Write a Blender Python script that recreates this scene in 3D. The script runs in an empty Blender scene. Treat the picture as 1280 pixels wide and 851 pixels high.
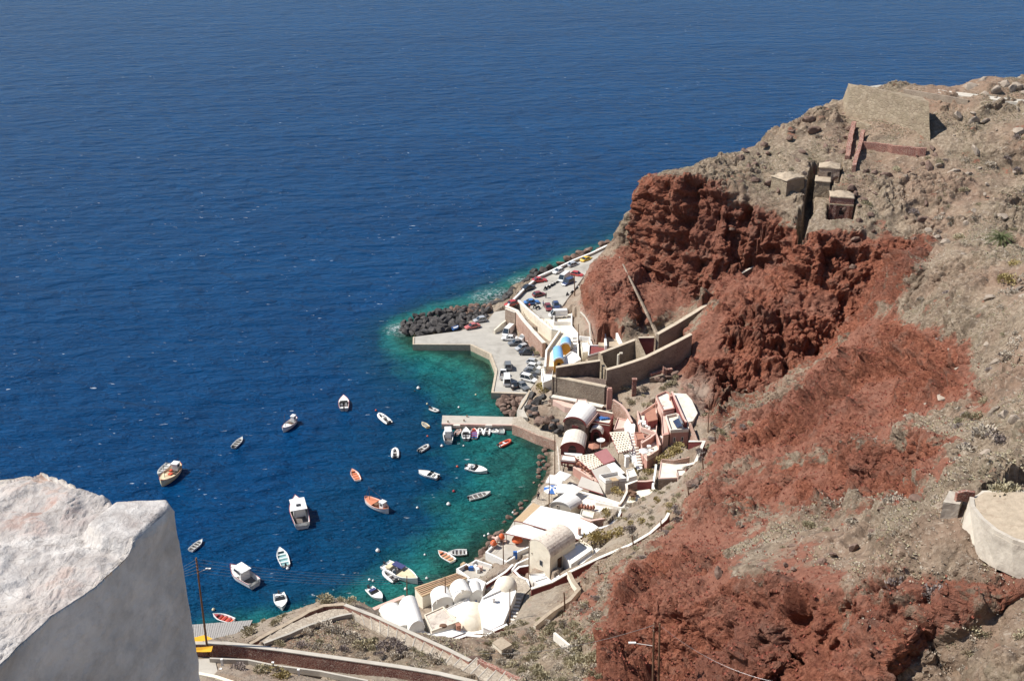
import bpy, math, random, time
import numpy as np
from mathutils import Vector, Matrix, geometry
T0 = time.time()
R = math.radians
random.seed(7); rng = np.random.default_rng(7)
S = bpy.context.scene
COL = S.collection
# ---------------------------------------------------------------- camera
CAM_H, PITCH, FPX, CX, CY = 120.0, R(24.8), 1351.0, 640.0, 425.5
cam = bpy.data.cameras.new('camera'); cam.lens = 36*FPX/1280; cam.sensor_width = 36
cam.clip_start = 0.3; cam.clip_end = 60000
camo = bpy.data.objects.new('camera', cam); COL.objects.link(camo)
camo.location = (0, 0, CAM_H); camo.rotation_euler = (math.pi/2-PITCH, 0, 0)
S.camera = camo
# ---------------------------------------------------------------- sky and sun
SUN_EL, SUN_AZ = 50.0, 277.0      # azimuth clockwise from +Y (the view direction): the sun stands to the left, a little ahead
w = bpy.data.worlds.new('World'); S.world = w; w.use_nodes = True
nt = w.node_tree; nt.nodes.clear()
sky = nt.nodes.new('ShaderNodeTexSky'); sky.sky_type = 'NISHITA'; sky.sun_disc = False
sky.sun_elevation = R(SUN_EL); sky.sun_rotation = R(SUN_AZ); sky.altitude = 100
sky.air_density = 1.0; sky.dust_density = 0.0; sky.ozone_density = 3.0
bg = nt.nodes.new('ShaderNodeBackground'); bg.inputs[1].default_value = 0.085
wo = nt.nodes.new('ShaderNodeOutputWorld')
nt.links.new(sky.outputs[0], bg.inputs[0]); nt.links.new(bg.outputs[0], wo.inputs[0])
sun = bpy.data.lights.new('sun', 'SUN'); sun.energy = 5.0; sun.angle = R(0.5); sun.color = (1.0, 0.95, 0.87)
suno = bpy.data.objects.new('sun', sun); COL.objects.link(suno)
sd = Vector((math.sin(R(SUN_AZ))*math.cos(R(SUN_EL)), math.cos(R(SUN_AZ))*math.cos(R(SUN_EL)), math.sin(R(SUN_EL))))
suno.rotation_euler = sd.to_track_quat('Z', 'Y').to_euler(); suno.location = (-40, 60, 160)
S.view_settings.view_transform = 'Standard'; S.view_settings.look = 'None'
S.view_settings.exposure = 0.42; S.view_settings.gamma = 1.0
# ---------------------------------------------------------------- survey helpers (plan positions taken off the photograph's sight lines)
SP, CP = math.sin(PITCH), math.cos(PITCH)
def G(px, py, z=0.0):
    u = (px-CX)/FPX; v = (CY-py)/FPX
    t = (CAM_H-z)/(SP-v*CP)
    return Vector((u*t, (CP+v*SP)*t, z))
def GD(px, py, D):
    u = (px-CX)/FPX; v = (CY-py)/FPX
    t = D/(CP+v*SP)
    return Vector((u*t, D, CAM_H+(-SP+v*CP)*t))
CARVE = []      # terraces cut into the hillside under floors, houses and in front of walls
def proj(x, y, z):
    dz = z-CAM_H
    dep = y*CP-dz*SP; up = y*SP+dz*CP
    return CX+FPX*x/dep, CY-FPX*up/dep
# ---------------------------------------------------------------- noise in numpy
def _h(ix, iy, iz, s):
    n = (ix*73856093) ^ (iy*19349663) ^ (iz*83492791) ^ (s*2654435761)
    n = (n ^ (n >> 13))*1274126177 & 0x7fffffff
    n = (n ^ (n >> 15))*668265263 & 0x7fffffff
    return ((n ^ (n >> 16)) & 0xffff)/65535.0
def vnoise(p, s=0):
    i = np.floor(p).astype(np.int64); f = p-i; f = f*f*f*(f*(f*6-15)+10)
    r = 0
    for dx in (0, 1):
        wx = f[:, 0] if dx else 1-f[:, 0]
        for dy in (0, 1):
            wy = f[:, 1] if dy else 1-f[:, 1]
            for dz in (0, 1):
                wz = f[:, 2] if dz else 1-f[:, 2]
                r = r+wx*wy*wz*_h(i[:, 0]+dx, i[:, 1]+dy, i[:, 2]+dz, s)
    return r*2-1
def fbm(p, o=4, s=0, g=0.5):
    r = 0; a = 1; t = 0
    for k in range(o):
        r = r+a*vnoise(p*2**k+k*17.3, s+k); t += a; a *= g
    return r/t
def worley(p, s=0):
    i = np.floor(p).astype(np.int64); b = np.full(len(p), 9.0)
    for dx in (-1, 0, 1):
        for dy in (-1, 0, 1):
            for dz in (-1, 0, 1):
                c = i+np.array([dx, dy, dz])
                q = c+np.stack([_h(c[:, 0], c[:, 1], c[:, 2], s+k) for k in (1, 2, 3)], 1)-p
                b = np.minimum(b, (q*q).sum(1))
    return np.sqrt(b)
# ---------------------------------------------------------------- materials
MATS = {}
class NT:
    def __init__(s, m): s.t = m.node_tree; s.n = s.t.nodes; s.l = s.t.links
    def new(s, ty, **k):
        o = s.n.new(ty)
        for a, b in k.items():
            if a.startswith('i_'):
                o.inputs[a[2:].replace('_', ' ')].default_value = b
            else: setattr(o, a, b)
        return o
    def link(s, a, b): s.l.new(a, b)
    def ramp(s, fac, stops, interp='LINEAR'):
        r = s.n.new('ShaderNodeValToRGB'); r.color_ramp.interpolation = interp
        e = r.color_ramp.elements
        while len(e) < len(stops): e.new(0.5)
        for k, (p, c) in enumerate(stops):
            e[k].position = p; e[k].color = (c, c, c, 1) if isinstance(c, (int, float)) else (*c, 1)
        s.link(fac, r.inputs[0]); return r.outputs[0]
    def mix(s, f, a, b, mode='MIX'):
        m = s.n.new('ShaderNodeMix'); m.data_type = 'RGBA'; m.blend_type = mode
        for v, i in ((f, 0), (a, 6), (b, 7)):
            if hasattr(v, 'is_linked'): s.link(v, m.inputs[i])
            elif i == 0: m.inputs[0].default_value = v
            else: m.inputs[i].default_value = (*v, 1) if len(v) == 3 else v
        return m.outputs[2]
    def math(s, op, a, b=0.0, clamp=False):
        m = s.n.new('ShaderNodeMath'); m.operation = op; m.use_clamp = clamp
        for k, v in enumerate((a, b)):
            if hasattr(v, 'is_linked'): s.link(v, m.inputs[k])
            else: m.inputs[k].default_value = v
        return m.outputs[0]
    def noise(s, vec, scale, detail=4, rough=0.55, dist=0.0):
        n = s.n.new('ShaderNodeTexNoise'); n.inputs['Scale'].default_value = scale
        n.inputs['Detail'].default_value = detail; n.inputs['Roughness'].default_value = rough
        n.inputs['Distortion'].default_value = dist
        if vec is not None: s.link(vec, n.inputs['Vector'])
        return n.outputs['Fac']
def newmat(name):
    m = bpy.data.materials.new(name); m.use_nodes = True
    t = NT(m); b = t.n['Principled BSDF']; MATS[name] = m
    return m, t, b
def mat(name, col, rough=0.8, var=0.12, scale=1.5, bump=0.0, bscale=6.0, metal=0.0, spec=0.3, stain=None, sscale=0.35, samt=0.5):
    """plain surface with uneven tone, optional stains and fine relief"""
    m, t, b = newmat(name)
    g = t.new('ShaderNodeNewGeometry').outputs['Position']
    n1 = t.noise(g, scale, 5, 0.6)
    c = t.ramp(n1, [(0.25, tuple(x*(1-var) for x in col)), (0.75, tuple(min(1, x*(1+var*0.7)) for x in col))])
    if stain:
        n2 = t.noise(g, sscale, 6, 0.7, 0.6)
        c = t.mix(t.math('MULTIPLY', t.ramp(n2, [(0.5, 0.0), (0.68, 1.0)]), samt), c, stain)
    t.link(c, b.inputs['Base Color'])
    b.inputs['Roughness'].default_value = rough; b.inputs['Metallic'].default_value = metal
    b.inputs['Specular IOR Level'].default_value = spec
    if bump:
        bp = t.new('ShaderNodeBump'); bp.inputs['Strength'].default_value = 1.0; bp.inputs['Distance'].default_value = bump
        t.link(t.noise(g, bscale, 4, 0.6), bp.inputs['Height']); t.link(bp.outputs[0], b.inputs['Normal'])
    return m
# ---------------------------------------------------------------- mesh builder
def tag(o, label=None, cat=None, group=None, kind=None):
    if label: o['label'] = label
    if cat: o['category'] = cat
    if group: o['group'] = group
    if kind: o['kind'] = kind
    return o
def thing(name, label, cat, loc=(0, 0, 0), rz=0.0, group=None):
    o = bpy.data.objects.new(name, None); COL.objects.link(o)
    o.empty_display_size = 0.3
    o.location = loc; o.rotation_euler = (0, 0, rz)
    return tag(o, label, cat, group)
class MB:
    def __init__(s, org=(0, 0, 0)): s.v = []; s.f = []; s.o = Vector(org)
    def add(s, vs, fs):
        k = len(s.v); s.v += [tuple(Vector(v)-s.o) for v in vs]; s.f += [tuple(i+k for i in f) for f in fs]; return s
    def box(s, c, d, rz=0.0, M=None):
        c = Vector(c); a, b, e = d[0]/2, d[1]/2, d[2]/2
        rot = Matrix.Rotation(rz, 3, 'Z') if M is None else M
        vs = [c+rot @ Vector((x*a, y*b, z*e)) for z in (-1, 1) for x, y in ((-1, -1), (1, -1), (1, 1), (-1, 1))]
        return s.add(vs, [(3, 2, 1, 0), (4, 5, 6, 7), (0, 1, 5, 4), (1, 2, 6, 5), (2, 3, 7, 6), (3, 0, 4, 7)])
    def prism(s, poly, z0, z1, top=None):
        """poly: xy list; z0/z1 numbers or per-vertex lists"""
        n = len(poly)
        ar = sum(poly[i][0]*poly[(i+1) % n][1]-poly[(i+1) % n][0]*poly[i][1] for i in range(n))
        z0 = list(z0) if hasattr(z0, '__len__') else [z0]*n
        z1 = list(z1) if hasattr(z1, '__len__') else [z1]*n
        poly = list(poly)
        if ar < 0: poly = poly[::-1]; z0 = z0[::-1]; z1 = z1[::-1]
        vs = [(p[0], p[1], z) for p, z in zip(poly, z0)]+[(p[0], p[1], z) for p, z in zip(poly, z1)]
        fs = [tuple(range(n-1, -1, -1)), tuple(range(n, 2*n))]+[(i, (i+1) % n, n+(i+1) % n, n+i) for i in range(n)]
        return s.add(vs, fs)
    def tube(s, pts, r, n=6, cap=True):
        pts = [Vector(p) for p in pts]; m = len(pts)
        rr = list(r) if hasattr(r, '__len__') else [r]*m
        vs = []; 
        for i, p in enumerate(pts):
            d = (pts[min(i+1, m-1)]-pts[max(i-1, 0)])
            d = d.normalized() if d.length > 1e-9 else Vector((0, 0, 1))
            a = d.cross(Vector((0, 0, 1)) if abs(d.z) < 0.9 else Vector((1, 0, 0))).normalized(); b = d.cross(a)
            vs += [p+(a*math.cos(k*2*math.pi/n)+b*math.sin(k*2*math.pi/n))*rr[i] for k in range(n)]
        fs = [(i*n+k, i*n+(k+1) % n, (i+1)*n+(k+1) % n, (i+1)*n+k) for i in range(m-1) for k in range(n)]
        if cap: fs += [tuple(range(n)), tuple(range((m-1)*n, m*n))[::-1]]
        return s.add(vs, fs)
    def lathe(s, c, prof, n=12, a0=0.0, sx=1.0, sy=1.0):
        c = Vector(c); m = len(prof)
        vs = [c+Vector((r*sx*math.cos(a0+k*2*math.pi/n), r*sy*math.sin(a0+k*2*math.pi/n), z)) for r, z in prof for k in range(n)]
        fs = [(i*n+k, i*n+(k+1) % n, (i+1)*n+(k+1) % n, (i+1)*n+k) for i in range(m-1) for k in range(n)]
        fs += [tuple(range(n-1, -1, -1)), tuple(range((m-1)*n, m*n))]
        return s.add(vs, fs)
    def grid(s, rows, closed=False):
        k = len(rows[0]); vs = [p for r in rows for p in r]
        fs = [(i*k+j, i*k+(j+1) % k, (i+1)*k+(j+1) % k, (i+1)*k+j) for i in range(len(rows)-1) for j in range(k if closed else k-1)]
        return s.add(vs, fs)
    def build(s, name, m, parent=None, smooth=False, bevel=0.0):
        me = bpy.data.meshes.new(name); me.from_pydata(s.v, [], s.f); me.update()
        me.materials.append(MATS[m] if isinstance(m, str) else m)
        if smooth: me.polygons.foreach_set('use_smooth', [True]*len(me.polygons))
        o = bpy.data.objects.new(name, me); COL.objects.link(o)
        if parent is not None: o.parent = parent
        else: o.location = s.o
        if bevel:
            md = o.modifiers.new('bevel', 'BEVEL'); md.width = bevel; md.segments = 1; md.limit_method = 'ANGLE'
        return o
def copy_tree(o, parent=None):
    c = o.copy(); COL.objects.link(c)
    if parent is not None: c.parent = parent
    for ch in list(o.children): copy_tree(ch, c)
    return c
# ================================================================= TERRAIN
# break lines and spot heights of the bay: (px, py, height above the sea)
LINES = [
 # shoreline at the water
 [(760,309,0),(738,318,0),(705,330,0),(668,347,0),(645,362,0),(628,374,0),(604,386,0),(575,392,0),(540,397,0),(508,404,0),(502,416,0),(513,428,0),(530,436,0),(590,440,0),(612,460,0),(622,474,0),(618,494,0),(640,500,0),(652,515,0),(655,533,0),(672,541,0),(690,552,0),(688,570,0),(690,590,0),(676,612,0),(655,640,0),(636,662,0),(612,672,0),(600,695,0),(586,712,0),(566,724,0),(540,742,0),(500,756,0),(472,768,0),(440,780,0),(400,792,0),(350,792,0),(310,790,0),(280,800,0),(250,806,0)],
 # quay and lower road
 [(600,402,1.2),(634,400,1.2),(640,430,1.2),(665,470,1.2),(660,488,1.2)],
 [(625,470,1.2),(622,490,1.2)],
 # upper road / car park outer side, then inner side
 [(634,384,6.0),(656,362,6.2),(690,341,6.6),(716,328,7.2),(740,318,7.8),(764,306,8.6),(792,291,10)],
 [(640,383,6.0),(672,410,5.5),(690,425,5.0)],
 [(690,400,6.2),(708,375,6.6),(722,358,7.0),(730,342,7.8),(745,326,8.5)],
 # foot of the lower red bluff
 [(734,345,9),(728,372,10),(732,400,10),(745,418,11),(770,418,12),(795,415,13),(818,412,14)],
 # top of the lower red bluff
 [(752,330,20),(748,318,17),(765,312,21),(790,330,22),(800,365,19),(812,395,16)],
 [(738,350,15),(748,372,19),(760,395,18),(790,392,17)],
 # foot of the great cliff, left part (fourth value: plan distance from the viewpoint)
 [(796,300,0,283),(800,330,0,268),(830,360,0,254),(860,375,0,246),(884,378,0,240)],
 # top edge of the great cliff
 [(797,285,0,286),(800,240,0,275),(812,220,0,268),(828,213,0,265),(850,215,0,262),(880,222,0,258),(903,240,0,253),(925,238,0,253),(950,250,0,249),(985,262,0,244),(1003,286,0,236),(1030,282,0,235),(1060,277,0,235),(1100,284,0,232),(1140,288,0,229),(1165,298,0,225)],
 # middle shelf of the cliff
 [(884,372,0,238),(900,350,0,245),(930,345,0,247),(955,335,0,244),(985,330,0,238)],
 [(872,400,0,226),(900,412,0,223),(940,392,0,226),(990,380,0,225),(1030,350,0,227)],
 # foot of the great cliff along the gully
 [(846,452,0,220),(858,478,0,212),(876,512,0,203),(900,517,0,203),(930,503,0,206),(960,484,0,209),(1000,455,0,214),(1030,425,0,218),(1058,396,0,221),(1080,372,0,223),(1110,345,0,225),(1138,322,0,225)],
 # gully floor (just out of sight behind the near spur)
 [(905,524,8.5),(962,491,11.3),(1004,461,14),(1036,431,18),(1064,401,22.5),(1090,379,26),(1118,353,30.5)],
 # ridge skyline from the cliff to the fort and beyond
 [(828,211,0,268),(850,208,0,270),(880,202,0,272),(905,191,0,272),(940,184,0,272),(960,172,0,274),(990,154,0,277),(1025,146,0,279),(1056,142,0,281)],
 [(1056,135,0,288),(1062,114,0,290),(1100,105,0,291),(1140,110,0,280),(1200,117,0,268),(1240,121,0,262),(1290,125,0,258),(1340,127,0,256)],
 [(1200,112,0,278),(1206,101,0,276),(1240,91,0,274),(1290,93,0,272),(1340,93,0,270)],
 # fort foot and hillside below it
 [(1056,150,53.5),(1056,184,51),(1072,153,53.8),(1100,165,54.6),(1164,173,55.6),(1200,166,57),(1290,165,60),(1340,165,61)],
 [(1015,200,0,260),(1060,205,0,256),(1120,200,0,254),(1200,205,0,246),(1290,215,0,238)],
 [(985,235,0,252),(1010,262,0,243),(1060,240,0,245),(1130,245,0,240),(1200,250,0,230),(1290,260,0,222)],
 [(1170,290,0,222),(1220,290,0,218),(1290,300,0,212)],
 # far spur crest that hides the gully
 [(1178,322,47.5),(1230,322,51),(1300,316,56)],
 [(1122,352,37.5),(1104,378,33),(1082,402,29.5),(1050,436,25),(1003,466,21),(962,494,17.5),(918,523,14),(893,548,12.5)],
 [(1150,335,45),(1130,360,41),(1110,370,36)],
 [(1160,345,46),(1140,385,41),(1200,370,49.5),(1290,380,57)],
 [(1135,388,37),(1130,410,35.5),(1070,425,27.5),(1060,470,25),(1020,500,21.5)],
 [(1200,450,46),(1290,450,55),(1130,470,35.5)],
 [(1290,540,60),(1200,530,50),(1120,525,36.5),(1040,535,28),(980,545,21.5)],
 # crest with dark red scree face below
 [(1190,556,52.5),(1110,540,41.5),(1080,560,37),(1000,585,29),(945,598,23.5),(890,560,15)],
 [(1192,574,0,111),(1160,604,0,119),(1100,627,0,131),(1040,640,0,134),(990,632,0,141),(940,626,0,148),(880,640,22)],
 # second spur
 [(1290,602,60.2),(1230,602,59.3),(1185,612,57.5)],
 [(1170,641,57),(1110,632,47),(1060,640,43),(985,640,35),(930,655,30),(880,670,26),(830,700,23)],
 [(1176,668,0,89.5),(1200,674,0,88.3),(1240,702,0,84.5),(1290,724,0,81.5)],
 [(1150,690,54),(1080,690,49),(1000,690,43),(920,700,36)],
 [(1275,730,56.5),(1252,742,55.5),(1205,748,54.5),(1180,752,54),(1157,764,53),(1130,778,52.5),(1106,790,52),(1085,815,51),(1078,860,50.5)],
 [(1270,746,54.3),(1240,764,52.5),(1215,792,50),(1185,810,48.3),(1150,832,46.5),(1110,852,45),(1090,900,46)],
 [(1290,765,56.5),(1250,805,52.5),(1190,855,48.5),(1200,950,50),(1330,950,62)],
 [(1040,716,47.8),(960,712,42.8),(900,712,37.5),(850,735,33),(800,740,26),(780,790,29)],
 [(1058,748,49.5),(1000,736,46.3),(940,728,42.3),(890,738,38.3),(850,758,35)],
 [(1050,850,0,86),(1000,850,0,88),(950,845,0,92),(900,840,0,96),(850,835,0,101)],
 [(972,770,0,93),(955,800,0,92)],
 [(1060,950,44),(950,950,41),(820,950,36),(700,950,32),(560,950,30),(400,950,30),(250,950,30)],
 # red foot of the slopes above the village
 [(885,560,13),(880,600,18),(872,640,22),(835,665,19)],
 [(820,690,20),(790,700,19),(768,740,22),(748,800,25),(740,851,28)],
 # boundary wall of the village
 [(866,556,12.5),(880,566,13.5),(868,585,14)],
 [(838,646,15),(800,668,12.5),(760,690,10.5),(706,714,8),(715,730,9.5),(716,745,10.5),(700,760,10.5)],
 # village terraces
 [(672,500,7),(700,505,7),(752,512,7.5),(760,490,8),(806,480,11),(855,455,13)],
 [(762,462,9.5),(800,450,10),(858,420,15)],
 [(752,440,9),(796,425,10),(820,422,11)],
 [(824,424,12),(890,385,16)],
 [(780,520,7),(830,495,10.5),(862,495,12.2),(878,522,12.3)],
 [(700,540,2.5),(700,575,2.2),(720,560,2.8),(755,550,3.8),(790,560,6.3),(820,578,7),(850,572,8)],
 [(822,612,7.4),(850,614,9.2)],
 [(690,600,2.5),(730,610,3.5),(770,620,6),(800,625,8.5)],
 [(700,640,3),(730,650,4),(760,650,7)],
 [(650,665,2.5),(690,675,3),(720,700,5.5)],
 [(620,690,2.5),(640,712,3),(672,730,4.5),(710,722,7)],
 [(600,715,3),(640,735,4.5),(650,760,6.5),(640,780,9)],
 [(570,735,2.2),(590,765,4),(600,790,7)],
 [(520,755,2),(540,780,3.5),(560,805,8)],
 [(480,772,2),(500,792,5.5)],
 # slopes with dry scrub above the white houses
 [(660,800,14),(700,790,15),(740,770,17)],[(620,830,17),(680,840,20)],
 # zigzag path terraces
 [(306,806,13.5),(346,782,13),(386,762,12.5),(404,752,13),(432,752,13),(470,772,14),(530,798,16),(588,828,18)],
 [(300,790,9),(338,770,8),(380,756,9),(402,746,10.5),(450,746,9),(480,768,8)],
 [(330,812,15),(400,802,15.5),(440,775,14),(500,808,16.5),(560,832,18.5),(600,846,20)],
 [(246,806,15),(330,812,15.4),(420,826,16.8),(520,842,18.6),(590,850,20.5)],
 [(246,822,15.5),(330,832,16.5),(420,844,18),(520,870,21),(600,880,24)],
 [(246,806,6),(240,800,3)],
 [(640,851,22),(700,851,24)],
]
SPOTS_W = [  # plan x, y, height: behind the ridge, under the water and under the viewpoint
 (60,372,-1),(100,400,-1),(180,390,-1),(300,380,-1),(420,340,-1),
 (75,345,14),(110,345,24),(150,335,34),(210,320,45),(300,300,50),
 (420,250,40),(420,150,80),(300,90,90),(300,200,72),(180,240,66),(180,150,68),(150,100,72),(220,60,92),
 (90,60,64),(60,50,64),(30,58,50),(0,60,36),(-40,60,28),(-80,60,24),
 (90,20,90),(40,5,100),(0,-5,104),(-40,0,96),(-100,20,60),(0,-60,118),(150,-60,118),(-120,-60,90),(300,-60,118),
 (-90,105,10),(-110,95,6),(-160,80,-2),(-200,20,-2),(-190,-60,-2),
]
SEABED = [  # px, py on the water plane, depth
 (768,302,-9),(740,312,-7),(700,322,-6),(660,340,-4),(625,366,-3),(600,380,-2.5),(560,384,-3),(505,395,-4),(494,418,-3.5),(508,436,-3),(560,448,-3),(590,458,-3),(608,480,-3.5),(600,505,-3.5),(630,512,-1.8),(640,535,-3),(664,556,-1.2),(672,580,-1.3),(664,605,-1.5),(640,632,-1.7),(618,655,-1.8),(592,680,-1.8),(572,700,-1.8),(545,722,-2.2),(500,742,-2.6),(460,756,-4),(420,768,-6),(360,776,-7),(300,782,-7),(240,790,-7),
 (780,285,-12),(700,300,-12),(620,340,-9),(560,368,-6),(490,390,-4),(470,420,-4.5),(480,450,-5),(540,470,-4),(580,510,-5),(620,560,-3.5),(620,600,-3.5),(590,640,-4),(550,680,-4.5),(500,710,-5),(430,740,-7),(340,760,-7),(240,770,-7),
 (600,330,-22),(440,400,-16),(430,480,-16),(500,540,-11),(540,600,-8),(500,660,-9),(400,720,-12),(230,740,-13),
]
ctrl_pt = []; ctrl_e = []
for L in LINES:
    k = len(ctrl_pt)
    # resample long segments so the plan triangles stay well shaped
    pts = []
    for i, a in enumerate(L):
        pts.append(G(*a[:3]) if len(a) == 3 else GD(a[0], a[1], a[3]))
    ctrl_pt += pts
    ctrl_e += [(k+i, k+i+1) for i in range(len(pts)-1)]
ctrl_pt += [Vector(p) for p in SPOTS_W]
ctrl_pt += [Vector((*G(a, b, 0).xy, c)) for a, b, c in SEABED]
ctrl_pt += [Vector(p) for p in ((-230,-60,-14),(-230,90,-14),(-120,130,-14),(60,450,-16),(200,470,-16),(460,420,-16),(460,-60,100))]
v2 = [p.xy for p in ctrl_pt]
ov, oe, of, ori, _, _ = geometry.delaunay_2d_cdt(v2, ctrl_e, [], 0, 1e-4)
# heights for vertices (crossing constraints make new ones: average the nearest originals)
src = np.array([tuple(p) for p in ctrl_pt])
V = np.zeros((len(ov), 3))
for i, p in enumerate(ov):
    if ori[i]: V[i] = (p[0], p[1], np.mean([src[k, 2] for k in ori[i]]))
    else:
        d = ((src[:, :2]-np.array(p))**2).sum(1); j = np.argsort(d)[:3]; wj = 1/(d[j]+1e-3)
        V[i] = (p[0], p[1], (src[j, 2]*wj).sum()/wj.sum())
F = np.array([f for f in of], dtype=np.int64)
ar = (V[F[:, 1], 0]-V[F[:, 0], 0])*(V[F[:, 2], 1]-V[F[:, 0], 1])-(V[F[:, 1], 1]-V[F[:, 0], 1])*(V[F[:, 2], 0]-V[F[:, 0], 0])
F[ar < 0] = F[ar < 0][:, ::-1]
def subdivide(V, F, tol, floor_):
    """split every edge longer than tol*distance to the viewpoint (crack-free)"""
    while True:
        E = np.concatenate([F[:, [0, 1]], F[:, [1, 2]], F[:, [2, 0]]]); Es = np.sort(E, 1)
        key = Es[:, 0]*len(V)+Es[:, 1]
        uk, inv = np.unique(key, return_inverse=True)
        a = uk//len(V); b = uk % len(V)
        mid = (V[a]+V[b])/2; ln = np.linalg.norm(V[a, :3]-V[b, :3], axis=1)
        dist = np.linalg.norm(mid[:, :3]-np.array([0, 0, CAM_H]), axis=1)
        px, py = proj(mid[:, 0], mid[:, 1], mid[:, 2])
        off = (px < -60) | (px > 1340) | (py > 920) | (mid[:, 1] < 20) | (mid[:, 2] < -3)
        lim = np.maximum(dist*tol, floor_)*np.where(off, 6, 1)
        mk = ln > lim
        if not mk.any(): return V, F
        idx = np.full(len(uk), -1); idx[mk] = len(V)+np.arange(mk.sum())
        V = np.concatenate([V, mid[mk]])
        m = idx[inv].reshape(3, -1).T       # new vertex on edge 01,12,20 of each face
        n = (m >= 0).sum(1); out = [F[n == 0]]
        f = F[n == 3]; e = m[n == 3]
        out += [np.stack([f[:, 0], e[:, 0], e[:, 2]], 1), np.stack([f[:, 1], e[:, 1], e[:, 0]], 1), np.stack([f[:, 2], e[:, 2], e[:, 1]], 1), e]
        for r in range(3):
            s = (n == 1) & (m[:, r] >= 0); f = np.roll(F[s], -r, 1); e = m[s, r]
            out += [np.stack([f[:, 0], e, f[:, 2]], 1), np.stack([e, f[:, 1], f[:, 2]], 1)]
            s = (n == 2) & (m[:, r] < 0); f = np.roll(F[s], -r, 1); e = np.roll(m[s], -r, 1)   # edge 0-1 unsplit
            out += [np.stack([e[:, 1], f[:, 2], e[:, 2]], 1), np.stack([f[:, 0], f[:, 1], e[:, 1]], 1), np.stack([f[:, 0], e[:, 1], e[:, 2]], 1)]
        F = np.concatenate(out)
def smooth(V, F, it, lam=0.5, keep=None):
    n = len(V); A = np.concatenate([F[:, 0], F[:, 1], F[:, 2]]); B = np.concatenate([F[:, 1], F[:, 2], F[:, 0]])
    for _ in range(it):
        s = np.zeros_like(V); c = np.zeros(n)
        for k in range(3):
            s[:, k] = np.bincount(A, V[B, k], n)+np.bincount(B, V[A, k], n)
        c = np.bincount(A, minlength=n)+np.bincount(B, minlength=n)
        D = s/np.maximum(c, 1)[:, None]-V
        D[c < 4] = 0
        if keep is not None: D *= keep[:, None]
        V = V+lam*D
    return V
def normals(V, F):
    fn = np.cross(V[F[:, 1]]-V[F[:, 0]], V[F[:, 2]]-V[F[:, 0]])
    N = np.zeros_like(V)
    for k in range(3):
        for j in range(3): N[:, j] += np.bincount(F[:, k], fn[:, j], len(V))
    return N/np.maximum(np.linalg.norm(N, axis=1), 1e-9)[:, None]
V, F = subdivide(V, F, 0.016, 1.5)
V = smooth(V, F, 2, 0.5)
V, F = subdivide(V, F, 0.0065, 0.5)
V = smooth(V, F, 1, 0.5)
SMOOTH_V, SMOOTH_F = V.copy(), F.copy()
# --- ground cover map: polygons traced on the hillside (soft edges), carried as vertex values
def inpoly(px, py, poly, soft):
    n = len(poly); ins = np.zeros(len(px), bool); dm = np.full(len(px), 1e9)
    for i in range(n):
        (x0, y0), (x1, y1) = poly[i], poly[(i+1) % n]
        cr = ((y0 > py) != (y1 > py)) & (px < (x1-x0)*(py-y0)/((y1-y0) or 1e-9)+x0); ins ^= cr
        dx, dy = x1-x0, y1-y0; t = np.clip(((px-x0)*dx+(py-y0)*dy)/(dx*dx+dy*dy+1e-9), 0, 1)
        dm = np.minimum(dm, np.hypot(px-x0-t*dx, py-y0-t*dy))
    sdist = np.where(ins, dm, -dm)
    t = np.clip((sdist+soft)/(2*soft), 0, 1); return t*t*(3-2*t)
RED = [  # polygon, strength, softness
 ([(797,300),(800,238),(815,222),(850,222),(890,228),(905,245),(940,262),(990,278),(1005,292),(1100,292),(1170,300),(1150,345),(1085,410),(1000,470),(900,548),(850,520),(840,430),(890,370),(820,405),(740,425),(724,380),(735,330),(760,318)], 1.0, 7),
 ([(1125,385),(1080,400),(1000,465),(890,550),(875,600),(870,640),(960,640),(1040,650),(1130,625),(1190,590),(1195,555),(1140,545),(1090,552),(1225,500),(1210,430),(1130,400)], 1.2, 12),
 ([(870,640),(820,690),(770,730),(745,800),(735,900),(1070,900),(1085,800),(1050,760),(960,720),(930,660)], 1.3, 14),
 ([(1050,720),(1180,725),(1275,715),(1260,750),(1100,860),(1060,860)], 0.7, 10),
 ([(700,720),(760,715),(760,800),(720,800)], 0.5, 14),
 ([(800,690),(850,640),(875,590),(880,660),(830,700)], 0.9, 10),
 ([(880,650),(960,640),(1010,690),(1050,710),(1080,780),(960,740),(860,720)], 0.9, 8),
]
GREY = [
 ([(770,395),(810,400),(888,372),(900,385),(860,420),(800,440),(760,430)], 0.5, 6),
 ([(895,685),(960,652),(1060,630),(1130,640),(1050,680),(985,700),(955,740),(925,740)], 0.75, 8),
 ([(1110,385),(1180,330),(1290,310),(1290,420),(1200,430),(1140,410)], 0.6, 14),
 ([(860,590),(1000,568),(1130,545),(1120,560),(1000,590),(900,615)], 0.55, 6),
 ([(870,500),(960,488),(1000,470),(1000,490),(900,560),(860,560)], 0.45, 10),
 ([(1060,640),(1200,640),(1190,700),(1080,720),(1000,690)], 0.85, 12),
]
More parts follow.
